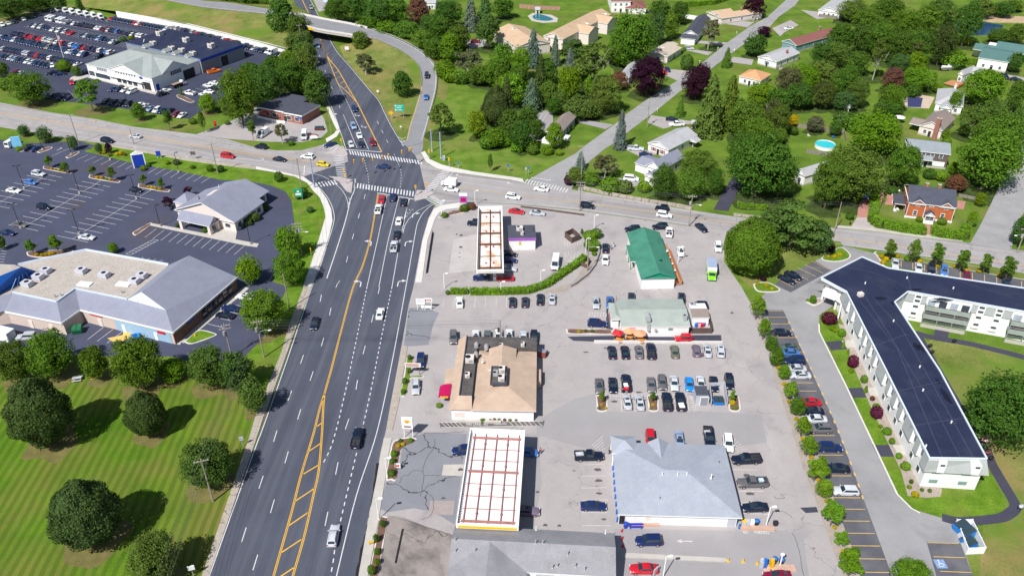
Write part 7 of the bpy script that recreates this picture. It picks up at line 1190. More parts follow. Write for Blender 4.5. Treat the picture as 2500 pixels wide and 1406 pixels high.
encl('bin_enclosure','dark timber bin enclosure right of the kiosk',[(1379,580),(1396,594),(1415,586),(1398,571)],1.8,WOODB);encl('planter_enclosure','reddish timber enclosure at the end of the long hedge',[(1416,648),(1432,655),(1440,642),(1428,633)],1.2,WOODB)
encl('bin_enclosure','white panel enclosure with blue bins at lower right',[(2330,1282),(2368,1282),(2400,1350),(2358,1352)],1.6,TRIM)
def dumpster(label,x,y,a,m,lid,L=2.0,W=1.6,h=1.3,two=True):
 p=P(x,y);t=thing('dumpster',label,'dumpster',p,a);b=MB();v=[(-L/2,-W/2+.2,.15),(L/2,-W/2+.2,.15),(L/2,W/2,.15),(-L/2,W/2,.15),(-L/2,-W/2,h*.75),(L/2,-W/2,h*.75),(L/2,W/2,h),(-L/2,W/2,h)]
 b.add(v,[(0,1,5,4),(1,2,6,5),(2,3,7,6),(3,0,4,7),(3,2,1,0)]);b.box((0,-W/2-.05,h*.6),(L+.1,.1,.12));b.obj('bin_body',m,t,world=False)
 for k in(-1,1):b=MB();b.add([(k*L/4-L*.23,-W/2,h*.75+.04),(k*L/4+L*.23,-W/2,h*.75+.04),(k*L/4+L*.23,W/2,h+.05),(k*L/4-L*.23,W/2,h+.05)],[(0,1,2,3)]);b.add([(k*L/4-L*.23,-W/2,h*.75+.0),(k*L/4+L*.23,-W/2,h*.75+.0),(k*L/4+L*.23,W/2,h+.01),(k*L/4-L*.23,W/2,h+.01)],[(3,2,1,0)]);b.obj('lid',lid,t,world=False)
 for k in(-1,1):b=MB();b.box((k*(L/2+.06),0,.6),(.1,.9,.12));b.obj('lifting_pocket',m,t,world=False)
 return t
BBIN=mat('bin_blue',(.015,.2,.6),.5,.1,1);BLID=mat('bin_lid',(.03,.05,.06),.5,.1,1)
dumpster('big blue bin with dark lids inside the white enclosure, rear one',2349,1302,R(-70),BBIN,BLID,3.0,2.2,2.0);dumpster('smaller blue bin inside the white enclosure, front one',2361,1330,R(-72),BBIN,BLID,2.2,1.8,1.5);dumpster('green dumpster by the strip-mall wall',191,812,R(15),GREENB,GREENB,2.2,1.9,1.8);dumpster('small blue dumpster at the yellow-stained bay of the strip mall',333,826,R(15),BBIN,BBIN,2.0,1.4,1.0);dumpster('red-brown dumpster right of the tan-roofed restaurant',1324,868,R(160),BROWND,mat('grey_lid',(.3,.3,.36),.5),2.0,1.8,1.6);dumpster('red-brown open skip on the brick office lot',780,318,R(2),BROWND,BLID,3.2,1.8,1.2);dumpster('blue dumpster in the grey walled pen of the back lot',1753,985,R(-3),BBIN,BLID,2.0,1.7,1.4)
sheet('yellow_stain',[(262,826),(300,818),(302,808),(330,812),(345,818),(330,822),(300,832),(275,834)],PYF,.056)
s=House('utility_shed','grey block shed beside the bin pen of the back lot',(1700,967),(1731,967),(1725,943),2.6,'shed');s.walls(GREYP,.08);s.roof('flat',.2,RDKB,fascia=GREYP);s.door('f',s.L*.7,1.6,2.2,panel=GREYW);fence('bin_pen',[(1735,992),(1731,950),(1767,948),(1774,992)],1.8,GREYP,'grey panel pen around the blue dumpster of the back lot','enclosure')
fence('diner_yard_fence',[(1682,814),(1737,814),(1733,792)],1.6,WOODB,'dark timber yard fence at the right end of the diner','fence')
rr=random.Random(3)
for i in range(7):
 p=P(1700+rr.uniform(0,28),790+rr.uniform(0,9));m=[REDP,BLUP,BLUP,PINK,TRIM,DARKM,REDP][i];t=thing('storage_tub','%s storage tub in the diner yard'%['red','blue','blue','pink','white','dark','red'][i],'tub',p,rr.uniform(0,3),'tubs in the diner yard');b=MB();b.box((0,0,.45),(.9,.6,.9));b.obj('tub',m,t,world=False);b=MB();b.box((0,0,.95),(.96,.66,.1));b.obj('lid',m,t,world=False)
for x,y,m,lab,nn in((1507,823,REDP,'red square parasol over a picnic table, left of the orange ones',4),(1533,817,ORNG,'orange parasol over a picnic table, middle of the three',8),(1560,824,ORNG,'orange parasol over a picnic table, rightmost of the three',8)):
 p=P(x,y+6);t=thing('parasol',lab,'parasol',p,.3);b=MB();b.tube((0,0,0),(0,0,2.5),.04,n=6);b.obj('pole',METAL,t,world=False);b=MB();b.tube((0,0,2.05),(0,0,2.65),1.55,.05,nn,cap=False);b.tube((0,0,1.9),(0,0,2.05),1.55,1.55,nn,cap=False);b.obj('canopy',m,t,world=False)
 t=thing('picnic_table','round orange timber picnic table under the '+{0:'red parasol',1:'middle orange parasol',2:'rightmost parasol'}[(x>1520)+(x>1550)],'picnic table',p+Vector((.35,-.55,0)),.2);b=MB();b.tube((0,0,.7),(0,0,.76),.8,n=12);b.obj('tabletop',WOODO,t,world=False)
 for k in range(4):a=k*math.pi/2;b=MB();b.box((1.05*math.cos(a),1.05*math.sin(a),.45),(.3,.9,.05),a);b.box((1.05*math.cos(a),1.05*math.sin(a),.22),(.08,.08,.44),a);b.obj('bench',WOODO,t,world=False)
 b=MB();b.tube((0,0,0),(0,0,.7),.1,n=8);b.obj('leg',WOODO,t,world=False)
def parasol(label,x,y,m,h=2.4,r=1.4):p=P(x,y);t=thing('parasol',label,'parasol',p);b=MB();b.tube((0,0,0),(0,0,h),.04,n=6);b.obj('pole',METAL,t,world=False);b=MB();b.tube((0,0,h-.4),(0,0,h+.1),r,.05,10,cap=False);b.obj('canopy',m,t,world=False)
parasol('white garden parasol beside the brown-roofed house',2193,300,TRIM,2.6,2.0);parasol('pink parasol at the far side of the apartment wing',2398,1085,PINK);parasol('closed white parasol on the cedar house terrace',2191,482,TRIM,2.6,.3)
p=P(2317,172);t=thing('motor_boat','white motor boat on a trailer on the lawn','boat',p,R(4));b=MB();S=[(-4,1.0,.8,1.7),(-1,1.25,.7,1.75),(2,1.1,.8,1.85),(3.6,.5,1.1,2.0),(4.4,.05,1.6,2.1)];v=[]
for x,w,za,zb in S:v+=[(x,-w,zb),(x,-w*.7,za+.3),(x,0,za),(x,w*.7,za+.3),(x,w,zb)]
b.add(v,[(i*5+k,i*5+k+1,(i+1)*5+k+1,(i+1)*5+k)for i in range(4)for k in range(4)]+[(i*5,(i+1)*5,(i+1)*5+4,i*5+4)for i in range(4)]+[(0,4,3,2,1)]);b.obj('hull',TRIM,t,world=False);b=MB();b.box((-.3,0,2.2),(1.4,1.0,.9));b.obj('console',TRIM,t,world=False);b=MB();b.box((-4.2,0,1.5),(.5,.5,1.2));b.obj('outboard_motor',BLK,t,world=False);b=MB();b.box((0,0,.55),(7,1.4,.15));b.box((5.5,0,.5),(2.5,.12,.12));b.obj('trailer',METAL,t,world=False)
for sg in(-1,1):b=MB();b.tube((-1,sg*.9,.35),(-1,sg*1.1,.35),.35,n=12);b.obj('wheel',TYRE,t,world=False)
for lab,x,y,m in(('white garden chair on the cedar house lawn, left one',2184,518,TRIM),('white garden chair on the cedar house lawn, right one',2191,515,TRIM),('white lounger near the round pool',1974,334,TRIM),('white chair on the cedar house terrace',2180,480,TRIM),('red bench behind the white corner house',1664,366,REDP),('blue lounger by the round pool',2034,338,BLUP)):
 t=thing('garden_chair',lab,'garden chair',P(x,y),rr.uniform(0,3));b=MB();b.box((0,0,.42),(.7,.7,.08));b.obj('seat',m,t,world=False);b=MB();b.box((0,.36,.75),(.7,.08,.7));b.obj('backrest',m,t,world=False)
 for a in(-1,1):
  for c in(-1,1):b=MB();b.box((a*.3,c*.3,.2),(.07,.07,.4));b.obj('leg',m,t,world=False)
t=thing('picnic_bench','grey picnic bench in the shade at the lawn edge','picnic table',P(190,928),.2);b=MB();b.box((0,0,.74),(1.9,.75,.06));b.obj('tabletop',GREYP,t,world=False)
for k in(-1,1):b=MB();b.box((0,k*.75,.45),(1.9,.3,.05));b.obj('bench',GREYP,t,world=False);b=MB();b.box((k*.7,0,.37),(.1,1.5,.08));b.box((k*.7,.2,.37),(.1,.1,.74));b.obj('leg',GREYP,t,world=False)
for x,y in((2248,803),):pass
for lab,x,y,m in(('black grill on the path at the end of the apartment wing',2416,1125,BLK),('brown grill at the far end of the apartment wing',2408,1112,BROWND),('black grill beside the courtyard path',2327,838,BLK),('dark grill in the courtyard by the wing',2268,850,DARKM),('second dark grill in the courtyard, nearer one',2273,865,DARKM),('grey grill on the lawn right of the curving path',2489,1244,GREYP)):
 t=thing('barbecue_grill',lab,'grill',P(x,y),.5);b=MB();b.ball((0,0,.95),(.5,.38,.32),10,6);b.obj('lid',m,t,world=False);b=MB();[b.tube((a*.35,c*.25,0),(a*.35,c*.25,.9),.04,n=5)for a in(-1,1)for c in(-1,1)];b.obj('legs',DARKM,t,world=False);b=MB();b.box((.65,0,.85),(.35,.45,.04));b.obj('side_shelf',m,t,world=False)
 # == POLES, SIGNS, SIGNALS, WIRES, PEOPLE
UPV=Vector((0,0,1))
def pole(label,x,y,h,ang=0.0,arms=1,lamp=0,trans=0,m=WOODP,lean=(0,0)):
 t=thing('utility_pole',label,'utility pole',P(x,y),ang);L_=Vector((lean[0],lean[1],0))*h;b=MB();b.tube((0,0,0),Vector((0,0,h))+L_,.17,.11,8);b.obj('pole',m,t,world=False)
 for i in range(arms):
  z=h-.5-.9*i;b=MB();b.box((L_.x*z/h,L_.y*z/h-.14,z),(2.6,.12,.14));a=b.obj('crossarm',m,t,world=False)
  for k in(-1.15,-.5,.5,1.15):b=MB();b.tube((k,-.14,z+.05),(k,-.14,z+.3),.06,.04,n=6);b.obj('insulator',TRIM,a,world=False)
 for i in range(trans):b=MB();b.tube((.4*(1 if i%2 else-1),-.2,h-3.0),(.4*(1 if i%2 else-1),-.2,h-2.0),.26,n=10);b.obj('transformer',METAL,t,world=False)
 if lamp:b=MB();b.tube((0,0,h*.68),(1.2*lamp,-.5,h*.74),.05,n=6);b.tube((1.2*lamp,-.5,h*.74),(2.2*lamp,-.7,h*.74),.05,n=6);b.obj('lamp_arm',METAL,t,world=False);b=MB();b.ball((2.4*lamp,-.75,h*.73),(.45,.2,.14),8,5);b.obj('lamp_head',TRIM,t,world=False)
 return t
UP=[('wooden utility pole on the striped lawn',521,1224,11,.3,1,0,0),('pale utility pole at the strip-mall drive corner',566,872,9.5,.3,2,0,1),('utility pole with lamp beside the left kerb of the main road',645,872,10.5,.3,1,1,1),('utility pole among the bright trees on the grass strip',707,755,10.5,.3,0,0,0),('utility pole with three crossarms and lamp beside the bright trees',737,625,10.5,.2,3,1,2),('leaning pole at the shrub bed near the green sign',737,464,11,.2,1,0,0),('wooden pole on the strip beside the red minivan',532,425,11,.1,1,0,0),('tall leaning pole at the strip-mall entrance',192,350,11,.1,1,0,0),('utility pole in front of the dealership lawn by the silver sedan',327,352,6,.1,0,0,0),('utility pole with transformer at the timber rail',1415,516,10,-.1,2,0,2),('utility pole at the corner of the side street',1418,455,14,-.1,1,0,0),('utility pole with lamp across from the dark driveway',1681,553,10.2,-.1,1,1,1),('utility pole beside the side street driveway',1580,311,10,-.6,0,0,1),('pale utility pole at the bed of the kiosk lot',1434,661,10.5,0,0,1,0),('utility pole beside the far street by the purple trees',1836,84,9,-.5,1,0,1),('pale utility pole with lamp at the right edge',2482,618,8,-.1,1,-1,1),('utility pole at the pine grove roadside',2038,562,9,-.1,0,0,0),('utility pole with transformers behind the restaurant',1222,860,9,0,0,0,3),('grey pole among bushes near the overpass',737,110,9.5,.3,1,0,0),('grey pole with lamp beside the copse',769,194,10,.3,1,1,0),('pole with lamp at the brick office corner',809,326,10,.3,0,1,0),('utility pole behind the far tree beyond the overpass',716,30,11,.3,0,0,0)]
PO={}
for q in UP:PO[(q[1],q[2])]=pole(*q)
def wire(label,a,c,za,zc,offs,sag=.6):
 A,C=P(*a),P(*c);b=MB()
 for o in offs:
  pts=[];d=(C-A).normalized();nn=Vector((-d.y,d.x,0))*o
  for i in range(13):f=i/12;pts.append(A.lerp(C,f)+nn+UPV*(za+(zc-za)*f-sag*4*f*(1-f)))
  for u,v in zip(pts,pts[1:]):b.tube(u,v,.022,n=3,cap=False)
 tag(b.obj('power_line',mat('wire',(.12,.12,.13),.6)),label,'power line')
wire('power lines along the striped lawn from the near pole',(521,1224),(375,1700),10.6,10.6,(-1.1,-.4,.5,1.1));wire('power lines from the striped lawn pole to the lamp pole',(521,1224),(645,872),10.6,10,(-1.1,-.4,.5,1.1));wire('power lines above the trees on the grass strip',(645,872),(737,625),10,10,(-1.1,0,1.1));wire('power lines crossing the main road to the restaurant pole',(645,872),(1222,860),9.8,8.4,(-.5,0,.6,1.2));wire('second wires crossing the main road from the strip-mall pole',(566,872),(1222,860),8.6,7.8,(-.2,.7));wire('power lines over the near lot from the kiosk pole',(1222,860),(1434,661),8.5,10,(0,.5));wire('power lines from the grass strip to the corner pole',(737,625),(737,464),10,10.4,(-1.1,0,1.1));wire('power lines along the pale road to the timber rail',(737,464),(1415,516),10.4,9.6,(-1,0,1));wire('power lines along the stone wall',(1415,516),(1681,553),9.6,9.7,(-1,-.3,.4,1));wire('power lines through the pine grove',(1681,553),(2038,562),9.7,8.6,(-1,0,1));wire('power lines past the cedar house',(2038,562),(2482,618),8.6,7.6,(-1,0,1));wire('power lines along the left pale road',(532,425),(192,350),10.5,10.5,(-.8,.8));wire('power lines from the red minivan pole to the corner pole',(532,425),(737,464),10.5,10.4,(-.8,.8));wire('power lines beside the copse',(737,110),(769,194),9,9.5,(-.8,0,.8));wire('power lines from the copse to the brick office',(769,194),(809,326),9.5,9,(-.8,0,.8));wire('power lines from the brick office to the steel mast',(809,326),(768,458),9,8.5,(-.3,.3))
def lamp(label,x,y,h,m,rz=0,head=1,base=True,double=False,name='lamp_post'):
 t=thing(name,label,'lamp post',P(x,y),rz);b=MB();b.tube((0,0,.5 if base else 0),(0,0,h),.1,.08,8);b.obj('pole',m,t,world=False)
 if base:b=MB();b.tube((0,0,0),(0,0,.75),.32,n=12);b.obj('footing',CONC,t,world=False)
 for k in((-1,1)if double else(1,)):b=MB();b.box((k*.35,0,h),(.4,.07,.07));b.box((k*.75,0,h-.02),(.75,.42,.16));b.obj('lamp_head',m,t,world=False)
 return t
for x,y in((334,485),(195,473),(60,461),(51,557),(194,572)):lamp('dark twin-headed lamp post between stalls of the strip-mall car park',x,y,8,DARKM,.3,double=True)
for x,y,l in((270,391,'dark lamp post at the grass strip left of the blue pylon'),(437,421,'dark lamp post at the grass strip right of the blue pylon'),(392,553,'dark lamp post on the bank walk, left end'),(612,597,'dark lamp post on the bank walk, right end'),(175,379,'dark lamp post on the entrance island'),(105,367,'dark lamp post on the far entrance island'),(313,262,'thin lamp post on the dealership lawn edge')):lamp(l,x,y,7,DARKM,.3)
for x,y,h,l in((946,1166,5.2,'white lamp post at the upper filling-station bed'),(925,1268,5.4,'white lamp post at the lower filling-station bed'),(1619,1408,5.2,'white lamp post at the bottom edge by the red sedan'),(1870,1283,4.8,'white lamp post at the loaded brick plinth'),(1085,704,4.5,'white lamp post at the left end of the long hedge'),(1320,692,4,'white lamp post at the bend of the long hedge'),(1430,618,4.6,'white lamp post by the kiosk stalls'),(1450,560,4.6,'white lamp post behind the round kiosk shrub'),(1160,502,5,'white lamp post at the kiosk sign bed'),(1079,531,5.5,'white lamp post at the left tip of the kiosk bed'),(1655,642,5,'white lamp post beside the deck of the green-roofed shop'),(1223,716,3.5,'short white lamp post on the long hedge')):lamp(l,x,y,h,TRIM,.2,base=False)
t=thing('flagpole','tall white flagpole above the dealership car rows','flagpole',P(157,146));b=MB();b.tube((0,0,0),(0,0,12.5),.14,.07,8);b.obj('pole',TRIM,t,world=False);b=MB();b.ball((0,0,12.6),.14);b.obj('finial',SHELLY,t,world=False);b=MB()
for i in range(6):b.add([(.1+i*.12,-.02*(i%2),10.6),(.22+i*.12,-.02*((i+1)%2),10.55),(.22+i*.12,-.02*((i+1)%2),9.0),(.1+i*.12,-.02*(i%2),9.05)],[(0,1,2,3)],i%2);b.add([(.1+i*.12,.03,10.6),(.22+i*.12,.03,10.55),(.22+i*.12,.03,9.0),(.1+i*.12,.03,9.05)],[(3,2,1,0)],i%2)
b.obj('flag',[REDP,TRIM],t,world=False)
def mast(label,x,y,h):t=thing('signal_mast',label,'signal mast',P(x,y));b=MB();b.tube((0,0,0),(0,0,h),.24,.16,10);b.obj('mast',STEELB,t,world=False);b=MB();b.tube((0,0,0),(0,0,.3),.4,n=10);b.obj('footing',CONC,t,world=False);return t
m1=mast('tall blue-grey steel signal mast at the left corner of the intersection',768,459,10);m2=mast('tall blue-grey steel signal mast on the corner lawn',1077,387,9.5);mast('thin steel mast on the corner lawn beside the taller one',1055,370,8);wire('span wire carrying the signals across the intersection',(768,459),(1077,387),7.2,7.2,(0,.15),.5)
A,C=P(768,459),P(1077,387)
def head(label,loc,rz,n=3,group=None):
 t=thing('traffic_signal',label,'traffic light',loc,rz,group);b=MB();b.box((0,0,0),(.42,.3,1.2));b.obj('housing',YEL,t,world=False)
 for k,m in((.36,REDP),(0,mat('amber_lens',(.5,.3,.02),.4)),(-.36,mat('green_lens',(.02,.3,.12),.4))):b=MB();b.tube((0,-.15,k),(0,-.19,k),.13,n=10);b.obj('lens',m,t,world=False);b=MB();b.tube((0,-.15,k+.02),(0,-.42,k-.01),.15,n=8,cap=False);b.obj('visor',YEL,t,world=False)
for i,(x,y)in enumerate(((864,394),(886,392),(910,389),(934,384),(948,380),(981,371),(999,366),(1004,363))):
 head('yellow traffic signal hanging on the span wire over the intersection',P(x,y,6.2),.2,group='yellow signals on the span wire')
for x,y,l in((835,362,'yellow pedestrian signal on the upper left red island'),(842,437,'yellow signal post on the lower left red island, left one'),(846,450,'yellow signal post on the lower left red island, front one'),(1016,478,'yellow signal post on the right red island, left one'),(1043,472,'yellow signal post on the right red island, right one'),(1048,390,'yellow signal post on the corner lawn walk'),(1097,410,'yellow signal post beside the right-hand crosswalk')):
 p=P(x,y);t=thing('signal_post',l,'traffic light',p);b=MB();b.tube((0,0,0),(0,0,3.0),.09,n=8);b.obj('post',METAL,t,world=False);b=MB();b.box((0,0,3.1),(.5,.4,.9));b.obj('housing',YEL,t,world=False);b=MB();b.tube((0,-.2,3.25),(0,-.24,3.25),.14,n=10);b.obj('lens',REDP,t,world=False)
def sign(label,x,y,h,w,ph,m,posts=2,rz=0.0,lines=(),tm=TRIM,pm=METAL,name='sign',cat='sign',d=.15,ts=.35,diamond=False):
 t=thing(name,label,cat,P(x,y),rz);b=MB()
 if diamond:b.prism([(-w/2,-d/2),(w/2,-d/2),(w/2,d/2),(-w/2,d/2)],-w/2,w/2);b.v=[(X*.707-Z*.707,Y,h+X*.707+Z*.707)for X,Y,Z in b.v]
 else:b.box((0,0,h),(w,d,ph))
 b.obj('panel',m,t,world=False)
 for k in([-.38,.38]if posts==2 else[0]):b=MB();b.box((k*w,.06,(h-ph*.4)/2),(.12,.1,h-ph*.4));b.obj('post',pm,t,world=False)
 for i,s_ in enumerate(lines):text('lettering',s_,ts,(0,-d/2-.012,h+((len(lines)-1)/2-i)*ts*1.25),(R(90),0,0),tm,t)
 return t
t=sign('green highway guide sign with white lettering on the ramp island',977,290,4.2,3.6,2.6,mat('guide_green',(.01,.38,.28),.4),2,-.1);b=MB();[b.box((-1.5+.23*k+x0,-.1,z),(.15,.03,.26))for z,n,x0 in((4.95,8,.9),(4.25,9,.3),(3.4,8,.9))for k in range(n)];[b.box((-1.35,-.1,z),(.5,.03,.45))for z in(5.0,3.4)];b.obj('lettering',TRIM,t,world=False);sign('yellow diamond warning sign on the ramp island',956,292,2.6,1.3,1.3,YEL,1,diamond=True);sign('small white sign on the island near the overpass',848,130,2.2,1.8,1.4,TRIM);sign('low white marker on the ramp island',923,232,1.5,.8,.8,TRIM,1);sign('white keep-right post at the island tip',979,318,1.3,.6,.5,TRIM,1)
for x,y,z in((1028,112,3.6),(1061,145,2.6),(1074,176,1.6)):t=sign('small yellow chevron sign on the outside of the ramp bend',x,y,1.6+z,.8,.9,YEL,1)
t=sign('tall blue pylon sign with a white frame at the strip-mall entrance',343,409,2.6,3.4,4.2,SIGNB,2,.35,pm=TRIM,name='pylon_sign',d=.6);b=MB();b.prism([(-1.9,-.4),(1.9,-.4),(1.9,.4),(-1.9,.4)],4.7,4.9);b.box((-1.85,0,2.4),(.3,.7,4.8));b.box((1.85,0,2.4),(.3,.7,4.8));b.add([(-2,-.35,4.9),(2,-.35,4.9),(0,-.35,5.9),(-2,.35,4.9),(2,.35,4.9),(0,.35,5.9)],[(0,1,2),(5,4,3),(0,2,5,3),(1,4,5,2)]);b.obj('frame',TRIM,t,world=False)
t=sign('pale blue entrance pylon near the white van at left',45,362,2.4,3.0,3.6,mat('pale_sign_blue',(.2,.5,.75),.5),2,.3,pm=TRIM,name='pylon_sign',d=.6);t=sign('green and white sign in the bed at the drive corner',731,490,2.6,2.5,2.6,SIGNG,2,.15,('SUN','TRUST')if False else(),name='sign',d=.4);b=MB();b.box((0,-.23,3.2),(.7,.03,.5));b.box((0,-.23,2.3),(1.7,.03,.7));b.obj('emblem_blocks',TRIM,t,world=False)
sign('small blue and white sign on the grass strip',389,386,1.6,1.5,1.8,SIGNB,2,.1,pm=TRIM);sign('back of a brown sign beside the pale road',474,389,2.2,1.6,1.2,BROWNW,2,.1);sign('blue bus stop sign on the corner lawn',1241,421,2.4,.6,1.0,BLUP,1);sign('small blue sign beside the corner sidewalk',1119,412,2.0,.5,.8,BLUP,1);sign('pair of street signs at the side street corner, left post',1284,430,2.6,.5,.8,GREYP,1);sign('pair of street signs at the side street corner, right post',1290,428,2.6,.5,.8,BLUP,1)
t=sign('purple and white price sign in the kiosk bed',1132,508,3.0,2.2,2.2,PURP,2,-.05,pm=PURP,name='price_sign',d=.4);b=MB();b.box((0,0,4.5),(2.4,.5,.8));b.obj('top_panel',TRIM,t,world=False);b=MB();b.box((0,-.22,2.9),(1.5,.04,1.3));b.obj('price_panel',MAGEN,t,world=False)
t=sign('white twin board signs at the main road lot entrance',1028,757,2.6,2.2,1.6,TRIM,2,-.05,('FRESH','SEAFOOD')if False else(),name='sign',pm=TRIM);t2=sign('white sign with red lettering beside the twin boards',1047,756,2.9,2.0,1.0,TRIM,2,-.05,('ELWOOD',)if False else('EXXON',)if False else('EATERY',)if False else(),REDP,pm=TRIM);b=MB();[b.box((-.62+.41*k,-.09,2.9),(.28,.03,.42))for k in range(4)];b.obj('red_letter_blocks',REDP,t2,world=False);b=MB();[b.box((0,-.09,3.1-.32*k),(1.7,.03,.12))for k in range(3)];b.obj('grey_text_lines',GREYP,t,world=False)
sign('low white board between the two sign posts',1041,756,.9,2.6,.8,TRIM,2,-.05,pm=TRIM);t=sign('long cream menu board sign in the restaurant bed',1010,915,2.8,3.6,1.1,CREAM,2,-.05,pm=BROWNW);b=MB();[b.box((-.1,-.09,3.05-.36*k),(2.8,.03,.16),0,k)for k in range(2)];b.obj('text_lines',[REDP,BROWNW],t,world=False)
t=sign('white filling-station price sign with a yellow emblem',998,1068,4.0,2.2,2.8,TRIM,2,-.08,name='price_sign',pm=TRIM,d=.45);b=MB()
fan=[(0,-.45)]+[(.62*math.sin(a)*(1 if abs(a)<1.2 else .9),-.1+.55*math.cos(a))for a in[R(-100+20*i)for i in range(11)]];b.add([(x,-.25,4.55+y)for x,y in fan],[tuple(range(len(fan)))[::-1]]);b.add([(x,-.22,4.55+y)for x,y in fan],[tuple(range(len(fan)))]);b.obj('yellow_shell_emblem',SHELLY,t,world=False);b=MB();[b.tube((0,-.26,4.15),(.5*math.sin(a),-.26,4.45+.48*math.cos(a)),.02,n=4)for a in(-1.2,-.6,0,.6,1.2)];b.obj('emblem_rib',REDP,t,world=False);b=MB();b.box((0,-.24,3.2),(1.4,.03,.35));b.obj('price_panel',BROWND,t,world=False)
t=sign('small white price board with red digits in the filling-station bed',972,1146,1.1,1.1,1.1,TRIM,1,-.1,('FREE','AIR')if False else(),REDP,ts=.3);b=MB();b.box((0,-.09,1.35),(.8,.03,.18));b.box((0,-.09,1.0),(.6,.03,.28));b.obj('red_text_lines',REDP,t,world=False)
sign('back of a white traffic sign at the striped lawn kerb',594,1090,2.2,.8,.9,GREYP,1,.3);sign('white sign on the lawn at the bottom edge beside the kerb',474,1408,2.4,1.1,1.0,TRIM,1,.3);t=sign('white arched sign with a red frame on the brick office lot',767,343,1.3,2.8,1.2,TRIM,2,.1,pm=BROWND);b=MB();[b.box((1.5*math.cos(a),0,1.9+.6*math.sin(a)-.2),(.5,.3,.25))for a in[R(20*i)for i in range(10)]];b.obj('red_frame',BROWND,t,world=False)
sign('tall red and white sign at the copse driveway',527,312,1.6,.9,2.0,REDP,2,.2);sign('tilted white board at the bottom beside the red sedan',1600,1402,1.0,1.2,1.4,GREYP,1,.8);sign('white board beside the clinic road beyond the overpass',796,12,2.2,2.4,1.6,mat('pale_board',(.6,.7,.85),.6),2);sign('yellow hazard marker at the kerb of the grass strip',760,622,1.6,.3,1.2,YEL,1);sign('green street name sign at the right corner',1075,372,3.2,1.2,.3,SIGNG,1)
t=sign('yellow fire hydrant guard sign on the sidewalk bed',907,1330,.8,.9,.5,YEL,2,.2)
def mailbox(label,x,y):t=thing('mailbox',label,'mailbox',P(x,y),rr.uniform(0,3));b=MB();b.box((0,0,.5),(.1,.1,1.0));b.obj('post',TRIM,t,world=False);b=MB();b.box((0,0,1.1),(.25,.5,.25));b.tube((0,-.25,1.22),(0,.25,1.22),.125,n=8);b.obj('box',TRIM,t,world=False)
for x,y,l in((1848,52,'by the purple tree on the far street'),(1798,85,'on the lawn of the navy-roofed house'),(1752,123,'below the silver SUV driveway'),(1708,156,'by the flat tan-roofed house lawn'),(1605,272,'opposite the big purple tree'),(1792,128,'beside the small conical evergreen')):mailbox('white mailbox '+l,x,y)
for x,y,m,l in((2075,548,BLK,'dark fire hydrant at the pink driveway'),(232,298,YEL,'yellow fire hydrant on the dealership lawn'),(477,822,YEL,'yellow fire hydrant on the strip-mall corner grass'),(224,924,YEL,'yellow fire hydrant under the trees at the lawn edge')):
 t=thing('fire_hydrant',l,'fire hydrant',P(x,y));b=MB();b.tube((0,0,0),(0,0,.65),.16,n=10);b.ball((0,0,.7),.17);b.tube((-.28,0,.45),(.28,0,.45),.08,n=8);b.tube((0,0,0),(0,0,.08),.24,n=10);b.obj('body',m,t,world=False);b=MB();b.tube((0,0,.82),(0,0,.92),.06,n=6);b.obj('cap',m,t,world=False)
for x,y,l in((1777,1369,'left'),(1814,1371,'middle'),(1849,1376,'right')):
 t=thing('traffic_cone','yellow traffic cone on the rope line, %s one'%l,'traffic cone',P(x,y));b=MB();b.tube((0,0,.05),(0,0,.85),.2,.05,10);b.obj('cone',YEL,t,world=False);b=MB();b.box((0,0,.03),(.5,.5,.06));b.obj('base',YEL,t,world=False)
for x,y,l in((1518,1297,'nearest the store corner'),(1519,1315,'middle'),(1520,1334,'in the building shadow')):
 t=thing('traffic_cone','orange-red cone beside the workshop, %s'%l,'traffic cone',P(x,y));b=MB();b.tube((0,0,.05),(0,0,.8),.18,.05,10);b.obj('cone',REDP,t,world=False);b=MB();b.box((0,0,.03),(.42,.42,.06));b.obj('base',REDP,t,world=False)
t=thing('outdoor_bench','navy bench against the white store wall','bench',P(1552,1289));b=MB();b.box((0,0,.45),(2.4,.5,.08));b.obj('seat',SIGNB,t,world=False);b=MB();b.box((0,.28,.8),(2.4,.08,.5));b.obj('backrest',SIGNB,t,world=False)
for k in(-1,1):b=MB();b.box((k,0,.22),(.1,.5,.44));b.obj('leg',SIGNB,t,world=False)
t=thing('ladder','orange ladder lying along the white store wall','ladder',P(1575,1284));b=MB();[b.box((0,k*.22,.5),(5.0,.07,.09))for k in(-1,1)];b.obj('rail',ORNG,t,world=False);b=MB();[b.box((-2.3+.31*i,0,.5),(.05,.4,.05))for i in range(16)];b.obj('rung',ORNG,t,world=False)
def bin_(label,x,y,m,lid,r=.32,h=1.0):t=thing('litter_bin',label,'litter bin',P(x,y));b=MB();b.tube((0,0,0),(0,0,h*.8),r*.85,r,12);b.obj('bin_body',m,t,world=False);b=MB();b.ball((0,0,h*.82),(r*1.05,r*1.05,r*.7),12,6);b.obj('lid',lid,t,world=False)
bin_('navy litter bin at the left end of the store wall',1527,1287,SIGNB,SIGNB,.42,1.3);bin_('blue-lidded bin on the brick plinth',1846,1280,DARKM,BLUP,.45,1.3);bin_('blue-lidded bin at the vacuum stand, left one',1890,1372,DARKM,BLUP,.45,1.3);bin_('blue-lidded bin at the vacuum stand, right one',1907,1374,DARKM,BLUP,.45,1.3)
b=MB();A,C=P(1806,1290),P(1890,1291);b.box((A+C)/2+Vector((0,0,.2)),((C-A).length,.9,.4),math.atan2((C-A).y,(C-A).x));tag(b.obj('brick_plinth',mat('brick_plinth',(.5,.33,.25),.9,.15)),'long brick plinth carrying crates beside the store corner','plinth')
